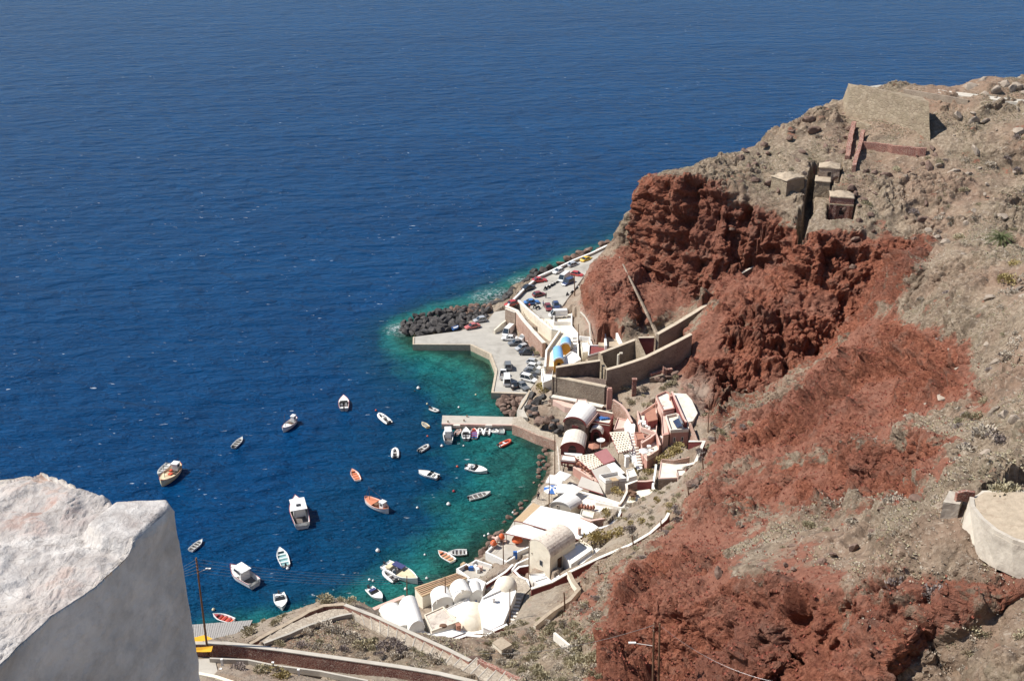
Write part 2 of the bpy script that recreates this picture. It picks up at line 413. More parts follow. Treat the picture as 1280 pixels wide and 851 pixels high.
ROUGH = [   # big craggy relief
 ([(797,300),(800,238),(815,222),(850,218),(890,226),(905,242),(940,258),(1005,290),(1100,288),(1170,300),(1150,345),(1085,405),(1000,465),(900,545),(855,510),(858,440),(885,385),(840,370),(800,335)], 1.0, 8),
 ([(734,345),(750,320),(800,330),(810,380),(800,415),(735,415)], 0.45, 8),
 ([(1190,560),(1080,552),(900,600),(870,660),(960,640),(1040,645),(1140,622)], 0.8, 12),
 ([(820,690),(770,730),(745,800),(735,900),(1070,900),(1085,800),(1050,760),(960,720),(880,690)], 0.8, 20),
 ([(1120,400),(1060,430),(1000,480),(920,560),(1040,550),(1200,490),(1200,440)], 1.1, 14),
 ([(1060,770),(1180,735),(1270,715),(1260,745),(1200,800),(1110,860),(1060,860)], 0.8, 8),
]
px, py = proj(V[:, 0], V[:, 1], V[:, 2])
def cover(specs, k=2.0):
    r = np.zeros(len(V))
    for poly, s, soft in specs: r = np.maximum(r, s*inpoly(px, py, poly, soft*k))
    return r
red = cover(RED)*(1-cover(GREY)); rough = cover(ROUGH, 1.0)
vill = cover([([(500,380),(634,380),(700,335),(760,300),(735,340),(727,380),(760,440),(890,480),(880,560),(835,650),(700,720),(700,770),(600,800),(470,790),(430,760),(300,810),(600,860),(245,860),(245,790)], 1.0, 5)])
N0 = normals(V, F); steep = np.clip((0.75-N0[:, 2])/0.35, 0, 1)*np.clip(V[:, 2]/3, 0, 1)
steep *= 1-vill*0.8
A = np.concatenate([V, red[:, None], rough[:, None], vill[:, None], steep[:, None]], 1)
A, F = subdivide(A, F, 0.0021, 0.11)
V = A[:, :3]; red, rough, vill, steep = A[:, 3], A[:, 4], A[:, 5], A[:, 6]
N = normals(V, F)
wet = V[:, 2] < 0.3
amp = np.maximum(rough, 0.5*steep)*(1-0.85*vill)
gul = fbm(V*np.array([0.085, 0.085, 0.02]), 4, 11, 0.55)            # vertical buttresses and gullies
big = worley(V*0.16+fbm(V*0.2, 2, 5)[:, None]*0.7, 21)
med = worley(V*0.55+3.1, 31); sml = worley(V*1.3+7.7, 41)
dome = lambda w_, r_=0.8: np.sqrt(np.clip(1-(w_/r_)**2, 0, 1))-0.45
med2 = worley(V*np.array([0.45, 0.45, 0.8])+9.1, 33)
fl_ = 1-np.clip(steep*1.3, 0, 1)
crag = np.clip(0.85+fbm(V*.09+3, 4, 37, .6)*1.9, 0.15, 1.3)
amp = amp*np.where(fl_ > .5, crag, .55+.45*crag)
flute = fbm(V*np.array([0.38, 0.38, 0.045])+1.7, 3, 45, .6)
lz = V[:, 2]*0.27+fbm(V*0.06, 3, 47)*1.6+V[:, 0]*.02; ledge = np.abs(lz % 1-.5)*2; ledge = np.where(ledge > .35, (ledge-.35)/.65, 0)
fleck = dome(sml)*(0.6+0.45*fl_)
d = amp*(gul*7*np.clip(steep+0.35, 0, 1)+flute*2.6*(1-fl_)+(ledge-.35)*(0.9+1.1*fl_)+dome(big)*(0.8+1.6*fl_)+dome(med)*1.9*fl_+dome(med2)*0.75*(1-fl_)+fleck-np.clip(vnoise(V*0.35+5, 36)-0.3, 0, 1)*3.5)
hil = (1-amp)*(1-0.8*vill)
outc = np.clip((fbm(V*.10+9, 4, 57, .6)-.08)*4, 0, 1)
px, py = proj(V[:, 0], V[:, 1], V[:, 2])
outc *= 1-cover([([(655,745),(655,715),(700,700),(780,665),(830,630),(850,540),(900,545),(890,600),(850,660),(790,695),(730,725),(700,790),(655,800)], 1.0, 4), ([(1050,105),(1170,120),(1172,200),(1060,225),(1045,190)], .85, 5), ([(720,300),(830,300),(835,440),(700,440)], .7, 6), ([(1010,195),(1075,205),(1080,285),(1010,285)], .7, 4), ([(230,760),(460,740),(600,820),(660,860),(230,860)], .8, 4)], 1.0)
d += hil*outc*(dome(med)*1.7+dome(sml)*.8+.3)
d += hil*(fbm(V*0.16, 4, 51)*1.5+(0.5-worley(V*0.8, 61))*0.28*(0.5+vnoise(V*0.13, 63)))
d += vill*fbm(V*0.5, 3, 71)*0.25
fine = dome(worley(V*2.9, 81))*0.27*(0.2+0.8*np.maximum(red*.6, np.minimum(amp, 1)))*(1-0.6*vill)+(0.45-worley(V*4.1+2, 83))*.12*red
near = np.clip((230-np.linalg.norm(V-np.array([0, 0, CAM_H]), axis=1))/80, 0.25, 1)
d += fine*near
d = np.where(V[:, 2] < -1, fbm(V*0.3, 4, 91)*1.2, d)
V = V+N*d[:, None]
# the dark ravine cut between the ruins
RA = [GD(1003,292,236), GD(1009,262,244), GD(1014,232,252), GD(1020,205,259)]
dd = np.full(len(V), 99.0)
for a, b_ in zip(RA[:-1], RA[1:]):
    e = np.array([b_.x-a.x, b_.y-a.y]); L2 = (e*e).sum(); t_ = np.clip(((V[:, 0]-a.x)*e[0]+(V[:, 1]-a.y)*e[1])/L2, 0, 1)
    dd = np.minimum(dd, np.hypot(V[:, 0]-a.x-t_*e[0], V[:, 1]-a.y-t_*e[1]))
cut = np.clip((1.9-dd+fbm(V*.35, 4, 97)*3.0)/0.9, 0, 1); V[:, 2] -= cut*9*np.clip((V[:, 2]-30)/8, 0, 1)
me = bpy.data.meshes.new('terrain')
me.vertices.add(len(V)); me.vertices.foreach_set('co', V.astype(np.float32).ravel())
me.loops.add(len(F)*3); me.loops.foreach_set('vertex_index', F.astype(np.int32).ravel())
me.polygons.add(len(F)); me.polygons.foreach_set('loop_start', np.arange(0, len(F)*3, 3, dtype=np.int32))
me.polygons.foreach_set('loop_total', np.full(len(F), 3, dtype=np.int32))
me.polygons.foreach_set('use_smooth', ((amp+outc*.4)[F[:, 0]] < 0.22))
me.update()
for nm, a in (('red', red), ('rough', amp), ('vill', vill)):
    at = me.attributes.new(nm, 'FLOAT', 'POINT'); at.data.foreach_set('value', a.astype(np.float32))
m, t, b = newmat('hillside')
g = t.new('ShaderNodeNewGeometry').outputs['Position']
def attr(t, n):
    a = t.new('ShaderNodeAttribute'); a.attribute_name = n; return a.outputs['Fac']
aR, aA = attr(t, 'red'), attr(t, 'rough')
n_mid = t.noise(g, 0.22, 7, 0.65); n_fine = t.noise(g, 1.6, 6, 0.7); n_tiny = t.noise(g, 7.0, 4, 0.7); n_big = t.noise(g, 0.05, 4, 0.6)
redc = t.ramp(n_fine, [(0.3, (0.135, 0.048, 0.032)), (0.5, (0.27, 0.098, 0.058)), (0.70, (0.41, 0.175, 0.11))])
redc = t.mix(t.ramp(n_mid, [(0.52, 0.0), (0.66, 0.6)]), redc, (0.25, 0.155, 0.115))
redc = t.mix(t.ramp(n_big, [(0.42, 0.0), (0.62, 0.4)]), redc, (0.17, 0.085, 0.066))
tan = t.ramp(n_fine, [(0.27, (0.14, 0.104, 0.072)), (0.5, (0.255, 0.196, 0.14)), (0.76, (0.45, 0.37, 0.285))])
tan = t.mix(t.ramp(n_mid, [(0.5, 0.0), (0.64, 0.7)]), tan, (0.155, 0.135, 0.09))
tan = t.mix(t.ramp(n_big, [(0.45, 0.0), (0.62, 0.6)]), tan, (0.25, 0.155, 0.11))
tan = t.mix(t.ramp(t.noise(g, 0.35, 7, 0.75, 0.5), [(0.52, 0.0), (0.60, 0.7)]), tan, (0.13, 0.095, 0.07))
fac = t.math('ADD', t.math('ADD', aR, t.math('MULTIPLY', t.math('SUBTRACT', n_mid, 0.5), 3.2)), t.math('MULTIPLY', t.math('SUBTRACT', n_fine, 0.5), 1.0))
fac = t.ramp(fac, [(0.36, 0.0), (0.62, 1.0)])
talus = t.mix(t.ramp(n_fine, [(0.3, 0.0), (0.7, 1.0)]), (0.15, 0.062, 0.042), (0.29, 0.135, 0.092))
redc = t.mix(t.ramp(aA, [(0.15, 0.85), (0.55, 0.0)]), redc, talus)
c = t.mix(fac, tan, redc)
pale = t.ramp(t.noise(g, 0.9, 6, 0.75), [(0.57, 0.0), (0.68, 1.0)])
c = t.mix(t.math('MULTIPLY', pale, t.math('SUBTRACT', 0.55, t.math('MULTIPLY', fac, 0.45))), c, (0.52, 0.45, 0.37))
c = t.mix(t.math('MULTIPLY', attr(t, 'vill'), t.ramp(n_mid, [(0.4, 0.15), (0.6, 0.6)])), c, (0.40, 0.345, 0.28))
sp = t.new('ShaderNodeSeparateXYZ'); t.link(g, sp.inputs[0])
wetf = t.ramp(t.math('ADD', sp.outputs[2], t.math('MULTIPLY', t.math('SUBTRACT', n_fine, 0.5), 1.6)), [(0.2, 1.0), (0.75, 0.0)])
c = t.mix(wetf, c, t.mix(n_tiny, (0.05, 0.04, 0.03), (0.11, 0.095, 0.06)))
t.link(c, b.inputs['Base Color']); b.inputs['Roughness'].default_value = 0.95; b.inputs['Specular IOR Level'].default_value = 0.15
bp = t.new('ShaderNodeBump'); bp.inputs['Strength'].default_value = 1; t.link(t.math('ADD', t.math('MULTIPLY', aA, 0.5), 0.3), bp.inputs['Distance'])
t.link(t.math('ADD', n_fine, t.math('MULTIPLY', n_tiny, 0.4)), bp.inputs['Height']); t.link(bp.outputs[0], b.inputs['Normal'])
me.materials.append(m)
terr = bpy.data.objects.new('hillside', me); COL.objects.link(terr); tag(terr, 'red volcanic cliff and dry scrub hillside running down to the bay', kind='structure')
TERR_ME = me
print('terrain', len(V), len(F), round(time.time()-T0, 1))
from mathutils.bvhtree import BVHTree
BV = BVHTree.FromPolygons([tuple(p) for p in SMOOTH_V], [tuple(f) for f in SMOOTH_F.tolist()])
def ground(x, y):
    h = BV.ray_cast(Vector((x, y, 300)), Vector((0, 0, -1)))
    return h[0].z if h[0] is not None else 0.0
def hit(px, py):
    """point of the hillside seen along a sight line"""
    o = Vector((0, 0, CAM_H)); d = (G(px, py, 0)-o).normalized()
    h = BV.ray_cast(o, d)
    return h[0] if h[0] is not None and h[0].z > 0 else G(px, py, 0)
def skew(px, py):  # where the sight line meets either land or sea
    return hit(px, py)
# ================================================================= SEA
def polar_sea():
    rad = [0, 60, 100, 140, 180, 220, 260, 300, 340, 380, 430, 500, 600, 750, 950, 1300, 2000, 4000, 9000, 25000]
    vs = [(0, 200, 0)]; fs = []
    n = 96
    for r in rad[1:]:
        vs += [(r*math.cos(a*2*math.pi/n), 200+r*math.sin(a*2*math.pi/n), 0) for a in range(n)]
    fs += [(0, 1+k, 1+(k+1) % n) for k in range(n)]
    for i in range(len(rad)-2):
        o = 1+i*n
        fs += [(o+k, o+n+k, o+n+(k+1) % n, o+(k+1) % n) for k in range(n)]
    return vs, fs
# fine grid over the bay for the depth values, joined to the wide ring by simply being its own inner sheet
x0, x1, y0, y1, stp = -150, 330, 60, 470, 2.0
nx, ny = int((x1-x0)/stp)+1, int((y1-y0)/stp)+1
gx, gy = np.meshgrid(np.linspace(x0, x1, nx), np.linspace(y0, y1, ny))
P_ = np.stack([gx.ravel(), gy.ravel(), np.zeros(gx.size)], 1)
ix = np.arange(nx*ny).reshape(ny, nx)
Fq = np.stack([ix[:-1, :-1].ravel(), ix[:-1, 1:].ravel(), ix[1:, 1:].ravel(), ix[1:, :-1].ravel()], 1)
# outer frame to the horizon
OUT = 30000.0
rim = np.concatenate([ix[0, :], ix[1:, -1], ix[-1, -2::-1], ix[-2:0:-1, 0]])
k = len(P_); rp = P_[rim].copy(); c0 = np.array([(x0+x1)/2, (y0+y1)/2, 0])
dirs = rp-c0
rings = []
for sc in (1.6, 3, 8, 30, OUT/200):
    rings.append(c0+dirs*sc)
P_ = np.concatenate([P_]+rings)
fr = []
prev = rim; m_ = len(rim)
for j in range(len(rings)):
    cur = k+j*m_+np.arange(m_)
    fr += [(prev[i], cur[i], cur[(i+1) % m_], prev[(i+1) % m_]) for i in range(m_)]
    prev = cur
depth = np.full(len(P_), 30.0)
for i in range(nx*ny):
    x, y = P_[i, 0], P_[i, 1]
    h = BV.ray_cast(Vector((x, y, 300)), Vector((0, 0, -1)))
    depth[i] = -h[0].z if h[0] is not None else 18.0
D2 = depth[:nx*ny].reshape(ny, nx)
Dc = np.clip(D2, -1, 18)
for _ in range(2):
    Dp = np.pad(Dc, 1, 'edge'); Dc = (Dp[:-2, 1:-1]+Dp[2:, 1:-1]+Dp[1:-1, :-2]+Dp[1:-1, 2:]+4*Dc)/8
Dc += 0
depth = np.full(len(P_), 18.0); depth[:nx*ny] = Dc.ravel()
me = bpy.data.meshes.new('sea'); me.from_pydata(P_.tolist(), [], Fq.tolist()+[tuple(int(q) for q in f) for f in fr]); me.update()
at = me.attributes.new('depth', 'FLOAT', 'POINT'); at.data.foreach_set('value', depth.astype(np.float32))
me.polygons.foreach_set('use_smooth', [True]*len(me.polygons))
m, t, b = newmat('sea_water')
g = t.new('ShaderNodeNewGeometry').outputs['Position']
dp = attr(t, 'depth')
dpn = t.math('ADD', dp, t.math('MULTIPLY', t.math('SUBTRACT', t.noise(g, 0.07, 5, 0.65), 0.5), 7.0))
dpn = t.math('DIVIDE', dpn, 18.0)
c = t.ramp(dpn, [(0.0, (0.04, 0.09, 0.065)), (0.10, (0.03, 0.18, 0.15)), (0.24, (0.014, 0.145, 0.15)), (0.42, (0.003, 0.050, 0.115)), (0.8, (0.002, 0.050, 0.155))])
# patches of weed and rock on the shallow bottom
wd = t.ramp(t.noise(g, 0.16, 6, 0.7, 0.4), [(0.45, 0.0), (0.6, 0.75)])
sh = t.ramp(dpn, [(0.10, 1.0), (0.45, 0.0)])
c = t.mix(t.math('MULTIPLY', wd, sh), c, (0.016, 0.055, 0.055))
# wind bands far out
band = t.new('ShaderNodeMapping'); band.inputs['Scale'].default_value = (0.25, 1.0, 1.0); band.inputs['Rotation'].default_value = (0, 0, R(-12)); t.link(g, band.inputs[0])
wb = t.noise(band.outputs[0], 0.018, 5, 0.6)
c = t.mix(t.ramp(wb, [(0.35, 0.0), (0.7, 0.5)]), c, t.mix(1.0, c, (1.5, 1.45, 1.35), 'MULTIPLY'))
# foam flecks
m2 = t.new('ShaderNodeMapping'); m2.inputs['Scale'].default_value = (0.35, 1.0, 1.0); m2.inputs['Rotation'].default_value = (0, 0, R(-14)); t.link(g, m2.inputs[0])
f1 = t.noise(m2.outputs[0], 0.9, 3, 0.6); f2 = t.noise(g, 0.035, 3, 0.6)
foam = t.math('MULTIPLY', t.ramp(f1, [(0.675, 0.0), (0.72, 1.0)]), t.ramp(f2, [(0.45, 0.0), (0.6, 1.0)]))
def near_pt(px_, py_, r_):
    v_ = t.new('ShaderNodeVectorMath'); v_.operation = 'DISTANCE'; t.link(g, v_.inputs[0]); v_.inputs[1].default_value = tuple(G(px_, py_, 0))
    return t.ramp(t.math('DIVIDE', v_.outputs['Value'], r_), [(0.35, 1.0), (1.0, 0.0)])
surf = t.math('MAXIMUM', t.math('MAXIMUM', near_pt(500, 412, 5), near_pt(622, 372, 9)), near_pt(655, 352, 5))
sf = t.math('MULTIPLY', surf, t.ramp(t.noise(g, 0.8, 6, 0.75, 1.0), [(0.47, 0.0), (0.62, 1.0)]))
foam = t.math('MAXIMUM', foam, sf)
c = t.mix(t.math('MULTIPLY', foam, 0.75), c, (0.8, 0.85, 0.88))
t.link(c, b.inputs['Base Color']); b.inputs['Roughness'].default_value = 0.24; b.inputs['IOR'].default_value = 1.33
b.inputs['Specular IOR Level'].default_value = 0.045
wv = t.new('ShaderNodeMapping'); wv.inputs['Scale'].default_value = (0.45, 1.0, 1.0); wv.inputs['Rotation'].default_value = (0, 0, R(-10)); t.link(g, wv.inputs[0])
h1 = t.noise(wv.outputs[0], 0.22, 4, 0.6, 0.3); h2 = t.noise(wv.outputs[0], 1.1, 5, 0.65, 0.3)
hh = t.math('ADD', t.math('ADD', h1, t.math('MULTIPLY', t.noise(wv.outputs[0], 0.055, 3, 0.6), 2.0)), t.math('MULTIPLY', h2, 0.45))
bp = t.new('ShaderNodeBump'); bp.inputs['Strength'].default_value = 1; bp.inputs['Distance'].default_value = 4.0
t.link(hh, bp.inputs['Height']); t.link(bp.outputs[0], b.inputs['Normal'])
# clear where it is shallow
tr = t.new('ShaderNodeBsdfTransparent'); tr.inputs[0].default_value = (0.55, 0.85, 0.8, 1)
mx = t.new('ShaderNodeMixShader')
al = t.ramp(t.math('DIVIDE', dp, 4.0), [(0.0, 0.25), (0.3, 0.6), (0.8, 1.0)])
t.link(al, mx.inputs[0]); t.link(tr.outputs[0], mx.inputs[1]); t.link(b.outputs[0], mx.inputs[2])
t.link(mx.outputs[0], t.n['Material Output'].inputs[0])
me.materials.append(m)
sea = bpy.data.objects.new('sea', me); COL.objects.link(sea); tag(sea, 'deep blue sea turning turquoise in the shallow bay', kind='structure')
print('sea', round(time.time()-T0, 1))
# ================================================================= MATERIALS FOR THE BUILT THINGS
mat('concrete', (0.46, 0.42, 0.36), 0.9, 0.14, 0.5, 0.02, 8, stain=(0.33, 0.29, 0.24), sscale=0.25, samt=0.6)
mat('asphalt_pale', (0.41, 0.385, 0.34), 0.9, 0.12, 0.5, 0.01, 12, stain=(0.25, 0.23, 0.20), sscale=0.16, samt=0.8)
mat('kerb_stone', (0.50, 0.42, 0.32), 0.9, 0.2, 1.5, 0.02, 8, stain=(0.35, 0.26, 0.17), sscale=0.8)
mat('whitewash', (0.80, 0.78, 0.74), 0.85, 0.05, 1.0, 0.02, 5, stain=(0.66, 0.62, 0.56), sscale=0.5, samt=0.5)
mat('old_whitewash', (0.70, 0.65, 0.57), 0.9, 0.12, 1.0, 0.03, 4, stain=(0.5, 0.42, 0.34), sscale=0.7, samt=0.7)
mat('worn_plaster', (0.50, 0.445, 0.37), 0.92, 0.14, 0.8, 0.03, 5, stain=(0.33, 0.28, 0.23), sscale=0.5, samt=0.7)
mat('cream_plaster', (0.76, 0.69, 0.56), 0.9, 0.10, 0.8, 0.02, 5, stain=(0.5, 0.4, 0.3), sscale=0.6, samt=0.5)
mat('mottled_roof', (0.66, 0.58, 0.49), 0.95, 0.18, 2.0, 0.05, 5, stain=(0.33, 0.24, 0.2), sscale=1.4, samt=0.9)
mat('tan_earth', (0.42, 0.34, 0.25), 0.95, 0.2, 1.5, 0.06, 5, stain=(0.28, 0.21, 0.15), sscale=1.2, samt=0.8)
mat('pink_plaster', (0.47, 0.26, 0.21), 0.9, 0.12, 1.0, 0.02, 5, stain=(0.6, 0.36, 0.28), sscale=0.6, samt=0.5)
mat('pale_pink', (0.63, 0.43, 0.36), 0.9, 0.12, 0.9, 0.02, 5, stain=(0.66, 0.5, 0.4), sscale=0.9, samt=0.6)
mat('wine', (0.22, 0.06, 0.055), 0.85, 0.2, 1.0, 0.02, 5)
mat('wine_cloth', (0.30, 0.13, 0.13), 0.9, 0.1, 1.0, 0.01, 5)
mat('grey_cloth', (0.42, 0.385, 0.34), 0.9, 0.06, 1.0, 0.01, 5)
mat('white_cloth', (0.80, 0.78, 0.74), 0.9, 0.03, 1.0, 0.01, 3)
mat('orange_plaster', (0.62, 0.30, 0.05), 0.9, 0.12, 1.0)
mat('blue_paint', (0.20, 0.42, 0.72), 0.6, 0.06, 0.8)
mat('deep_blue', (0.05, 0.15, 0.42), 0.6, 0.08, 0.8)
mat('reed', (0.50, 0.36, 0.22), 0.95, 0.2, 3.0, 0.03, 10)
mat('timber', (0.16, 0.09, 0.055), 0.85, 0.25, 3.0)
mat('grey_timber', (0.34, 0.32, 0.30), 0.9, 0.2, 2.5, 0.01, 10)
mat('painted_opening_dark', (0.03, 0.022, 0.02), 0.8, 0.3, 3.0)  # near-black for flat sheets, the shade inside openings painted on
mat('metal_grey', (0.35, 0.35, 0.36), 0.4, 0.1, 3.0, metal=0.6)
mat('glass', (0.03, 0.04, 0.05), 0.08, 0.1, 3.0, spec=0.8)
mat('solar', (0.03, 0.05, 0.10), 0.15, 0.2, 3.0, spec=0.8)
mat('orange_red', (0.62, 0.13, 0.045), 0.7, 0.12, 2.0)
mat('yellow_cloth', (0.75, 0.40, 0.03), 0.8, 0.08, 1.0)
mat('terracotta', (0.40, 0.19, 0.13), 0.85, 0.15, 2.0)
mat('lava_rock', (0.065, 0.06, 0.058), 0.9, 0.5, 1.3, 0.06, 4, stain=(0.2, 0.17, 0.15), sscale=0.9, samt=0.5)
mat('brown_rock', (0.17, 0.11, 0.085), 0.9, 0.45, 1.1, 0.06, 4, stain=(0.33, 0.25, 0.2), sscale=0.9, samt=0.5)
mat('red_rubble', (0.24, 0.075, 0.05), 0.95, 0.4, 0.5)
mat('pale_rock', (0.33, 0.27, 0.215), 0.9, 0.3, 1.1, 0.06, 4)
def masonry(name, c1, c2, mortar, scale, bumpd=0.05, stain=None):
    """rubble masonry: uneven stones bedded in mortar"""
    m, t, b = newmat(name)
    g = t.new('ShaderNodeNewGeometry').outputs['Position']
    mp = t.new('ShaderNodeMapping'); mp.inputs['Scale'].default_value = (1, 1, 1.5); t.link(g, mp.inputs[0])
    v = t.new('ShaderNodeTexVoronoi'); v.feature = 'DISTANCE_TO_EDGE'; v.inputs['Scale'].default_value = scale; t.link(mp.outputs[0], v.inputs[0])
    v2 = t.new('ShaderNodeTexVoronoi'); v2.inputs['Scale'].default_value = scale; t.link(mp.outputs[0], v2.inputs[0])
    sx = t.new('ShaderNodeSeparateColor'); t.link(v2.outputs['Color'], sx.inputs[0])
    st = t.mix(sx.outputs[0], c1, c2)
    st = t.mix(t.ramp(t.noise(g, 0.4, 6, 0.7), [(0.42, 0.0), (0.62, 0.8)]), st, stain or tuple(x*0.6 for x in c1))
    e = t.ramp(v.outputs['Distance'], [(0.02, 0.0), (0.09, 1.0)])
    t.link(t.mix(e, mortar, st), b.inputs['Base Color']); b.inputs['Roughness'].default_value = 0.95; b.inputs['Specular IOR Level'].default_value = 0.15
    bp = t.new('ShaderNodeBump'); bp.inputs['Distance'].default_value = bumpd; t.link(e, bp.inputs['Height']); t.link(bp.outputs[0], b.inputs['Normal'])
masonry('stone_wall', (0.30, 0.22, 0.165), (0.42, 0.33, 0.25), (0.45, 0.37, 0.30), 2.2, stain=(0.24, 0.16, 0.12))
masonry('grey_stone', (0.27, 0.215, 0.165), (0.35, 0.285, 0.22), (0.34, 0.28, 0.22), 1.6, stain=(0.2, 0.15, 0.115))
masonry('red_stone', (0.26, 0.10, 0.075), (0.40, 0.20, 0.15), (0.50, 0.38, 0.31), 3.0, stain=(0.16, 0.05, 0.045))
masonry('pink_stone', (0.40, 0.24, 0.18), (0.48, 0.31, 0.24), (0.5, 0.4, 0.32), 2.0, stain=(0.3, 0.16, 0.12))
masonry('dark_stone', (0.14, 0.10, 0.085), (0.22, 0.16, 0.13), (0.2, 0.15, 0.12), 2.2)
masonry('fort_stone', (0.24, 0.185, 0.13), (0.37, 0.30, 0.22), (0.29, 0.23, 0.165), 0.9, 0.08, stain=(0.27, 0.22, 0.15))
masonry('paving', (0.40, 0.34, 0.27), (0.52, 0.46, 0.37), (0.30, 0.25, 0.20), 1.6, 0.02, stain=(0.33, 0.27, 0.21))
# ================================================================= BUILDERS FOR WALLS, SLABS AND VAULTS
def xy(p): return (p[0], p[1])
def plan(pts, z=None):
    return [G(p[0], p[1], p[2] if len(p) > 2 else z) for p in pts]
def offset(pts, d):
    """mitred parallel of an open polyline in plan"""
    out = []
    n = len(pts)
    for i in range(n):
        a = Vector(xy(pts[max(i-1, 0)])); b = Vector(xy(pts[i])); c = Vector(xy(pts[min(i+1, n-1)]))
        d1 = (b-a).normalized() if i else (c-b).normalized(); d2 = (c-b).normalized() if i < n-1 else d1
        m = (d1+d2).normalized(); nn = Vector((-m.y, m.x)); k = 1/max(0.5, abs(nn.dot(Vector((-d1.y, d1.x)))))
        out.append((b.x+nn.x*d*k, b.y+nn.y*d*k))
    return out
def wall_mb(mb, pts, th, zt, zb):
    """pts: world points in plan; zt/zb lists"""
    L = offset(pts, th/2); Rr = offset(pts, -th/2); n = len(pts)
    vs = []
    for i in range(n):
        vs += [(L[i][0], L[i][1], zb[i]), (Rr[i][0], Rr[i][1], zb[i]), (Rr[i][0], Rr[i][1], zt[i]), (L[i][0], L[i][1], zt[i])]
    fs = []
    for i in range(n-1):
        a, b = i*4, (i+1)*4
        fs += [(a, b, b+3, a+3), (a+1, a+2, b+2, b+1), (a+3, b+3, b+2, a+2), (a, a+1, b+1, b)]
    fs += [(0, 3, 2, 1), ((n-1)*4, (n-1)*4+1, (n-1)*4+2, (n-1)*4+3)]
    mb.add(vs, fs)
def wall(name, label, pts, h, th, m, cope=None, cope_h=0.12, cat='wall', group=None, parent=None, down=0.6, bottom=None, over=0.08, jit=0.0, carve=1.2):
    """wall whose TOP follows (px, py, z); h = height, or None to run down into the ground"""
    P_ = plan(pts); n = len(P_)
    if jit:   # old uneven walls: more points, small random steps
        Q = []
        for i in range(n-1):
            k = max(1, int((P_[i+1]-P_[i]).length/1.2))
            Q += [P_[i].lerp(P_[i+1], j/k) for j in range(k)]
        Q.append(P_[-1]); P_ = [q+Vector((random.uniform(-jit, jit), random.uniform(-jit, jit), random.uniform(-jit, jit))) for q in Q]; n = len(P_)
    zt = [p.z for p in P_]
    if bottom is not None: zb = [bottom]*n
    elif h is None: zb = [min(ground(p.x, p.y), p.z-0.3)-down for p in P_]
    else: zb = [p.z-h for p in P_]
    org = Vector((P_[0].x, P_[0].y, min(zb)))
    side = offset(P_, -th*.2); ref = Vector((0, -1))
    d0 = (P_[-1]-P_[0]).xy; sg = -1 if Vector((-d0.y, d0.x)).y > 0 else 1
    if carve:
        for i in range(n-1):
            a_, b2 = P_[i], P_[i+1]; dd_ = (b2-a_).xy.normalized(); nn = Vector((-dd_.y, dd_.x))*sg*carve
            dep_ = min(zt[i]-zb[i], zt[i+1]-zb[i+1], 5.5)*0.8
            CARVE.append(([xy(a_), xy(b2), (b2.x+nn.x, b2.y+nn.y), (a_.x+nn.x, a_.y+nn.y)], min(zt[i], zt[i+1])-dep_, 0, 0.0))
    if parent is None: root = thing(name, label, cat, org, group=group)
    else: root = parent; org = parent.location.copy()
    mb = MB(org)
    zt2 = [z-cope_h for z in zt] if cope else zt
    wall_mb(mb, P_, th, zt2, zb)
    mb.build('masonry' if parent is None else name, m, root)
    if cope:
        mc = MB(org); wall_mb(mc, P_, th+over, zt, [z-cope_h for z in zt]); mc.build('coping', cope, root)
    return root
def slab(name, label, pts, z, thick, m, kind=None, cat=None, group=None, parent=None, depth_to=None, carve=True):
    P_ = plan(pts, z)
    org = Vector((P_[0].x, P_[0].y, P_[0].z)) if parent is None else parent.location
    mb = MB(org)
    zt = [p.z for p in P_]
    if carve: CARVE.append(([xy(p) for p in P_], [tuple(p) for p in P_], 0.22, 0.0))
    zb = [depth_to]*len(P_) if depth_to is not None else [t_-thick for t_ in zt]
    mb.prism([xy(p) for p in P_], zb, zt)
    o = mb.build(name, m, parent)
    if parent is None: tag(o, label, cat, group, kind)
    return o
def house(name, label, roof, zt, zb, wm, rm=None, parapet=0.0, pm=None, cat='house', group=None, roof_th=0.18, carve=True):
    """flat-roofed block: the roof outline traced at height zt, walls run straight down"""
    P_ = plan(roof, zt); c = sum(P_, Vector())/len(P_)
    root = thing(name, label, cat, (c.x, c.y, zb), group=group)
    if carve: CARVE.append(([xy(p) for p in P_], zt-2.4, 0, 0.9))
    mb = MB(root.location); mb.prism([xy(p) for p in P_], zb, zt-roof_th); mb.build('wall', wm, root)
    mr = MB(root.location)
    ex = [(c.x+(p.x-c.x)*1.012, c.y+(p.y-c.y)*1.012) for p in P_]
    mr.prism(ex, zt-roof_th, zt); mr.build('roof', rm or wm, root)
    if parapet:
        pp = MB(root.location); n = len(P_)
        ins = [(c.x+(p.x-c.x)*0.93, c.y+(p.y-c.y)*0.93) for p in P_]
        for i in range(n):
            a, b = ex[i], ex[(i+1) % n]; a2, b2 = ins[i], ins[(i+1) % n]
            pp.prism([a, b, b2, a2], zt+0.003, zt+parapet)
        pp.build('parapet', pm or wm, root)
    return root
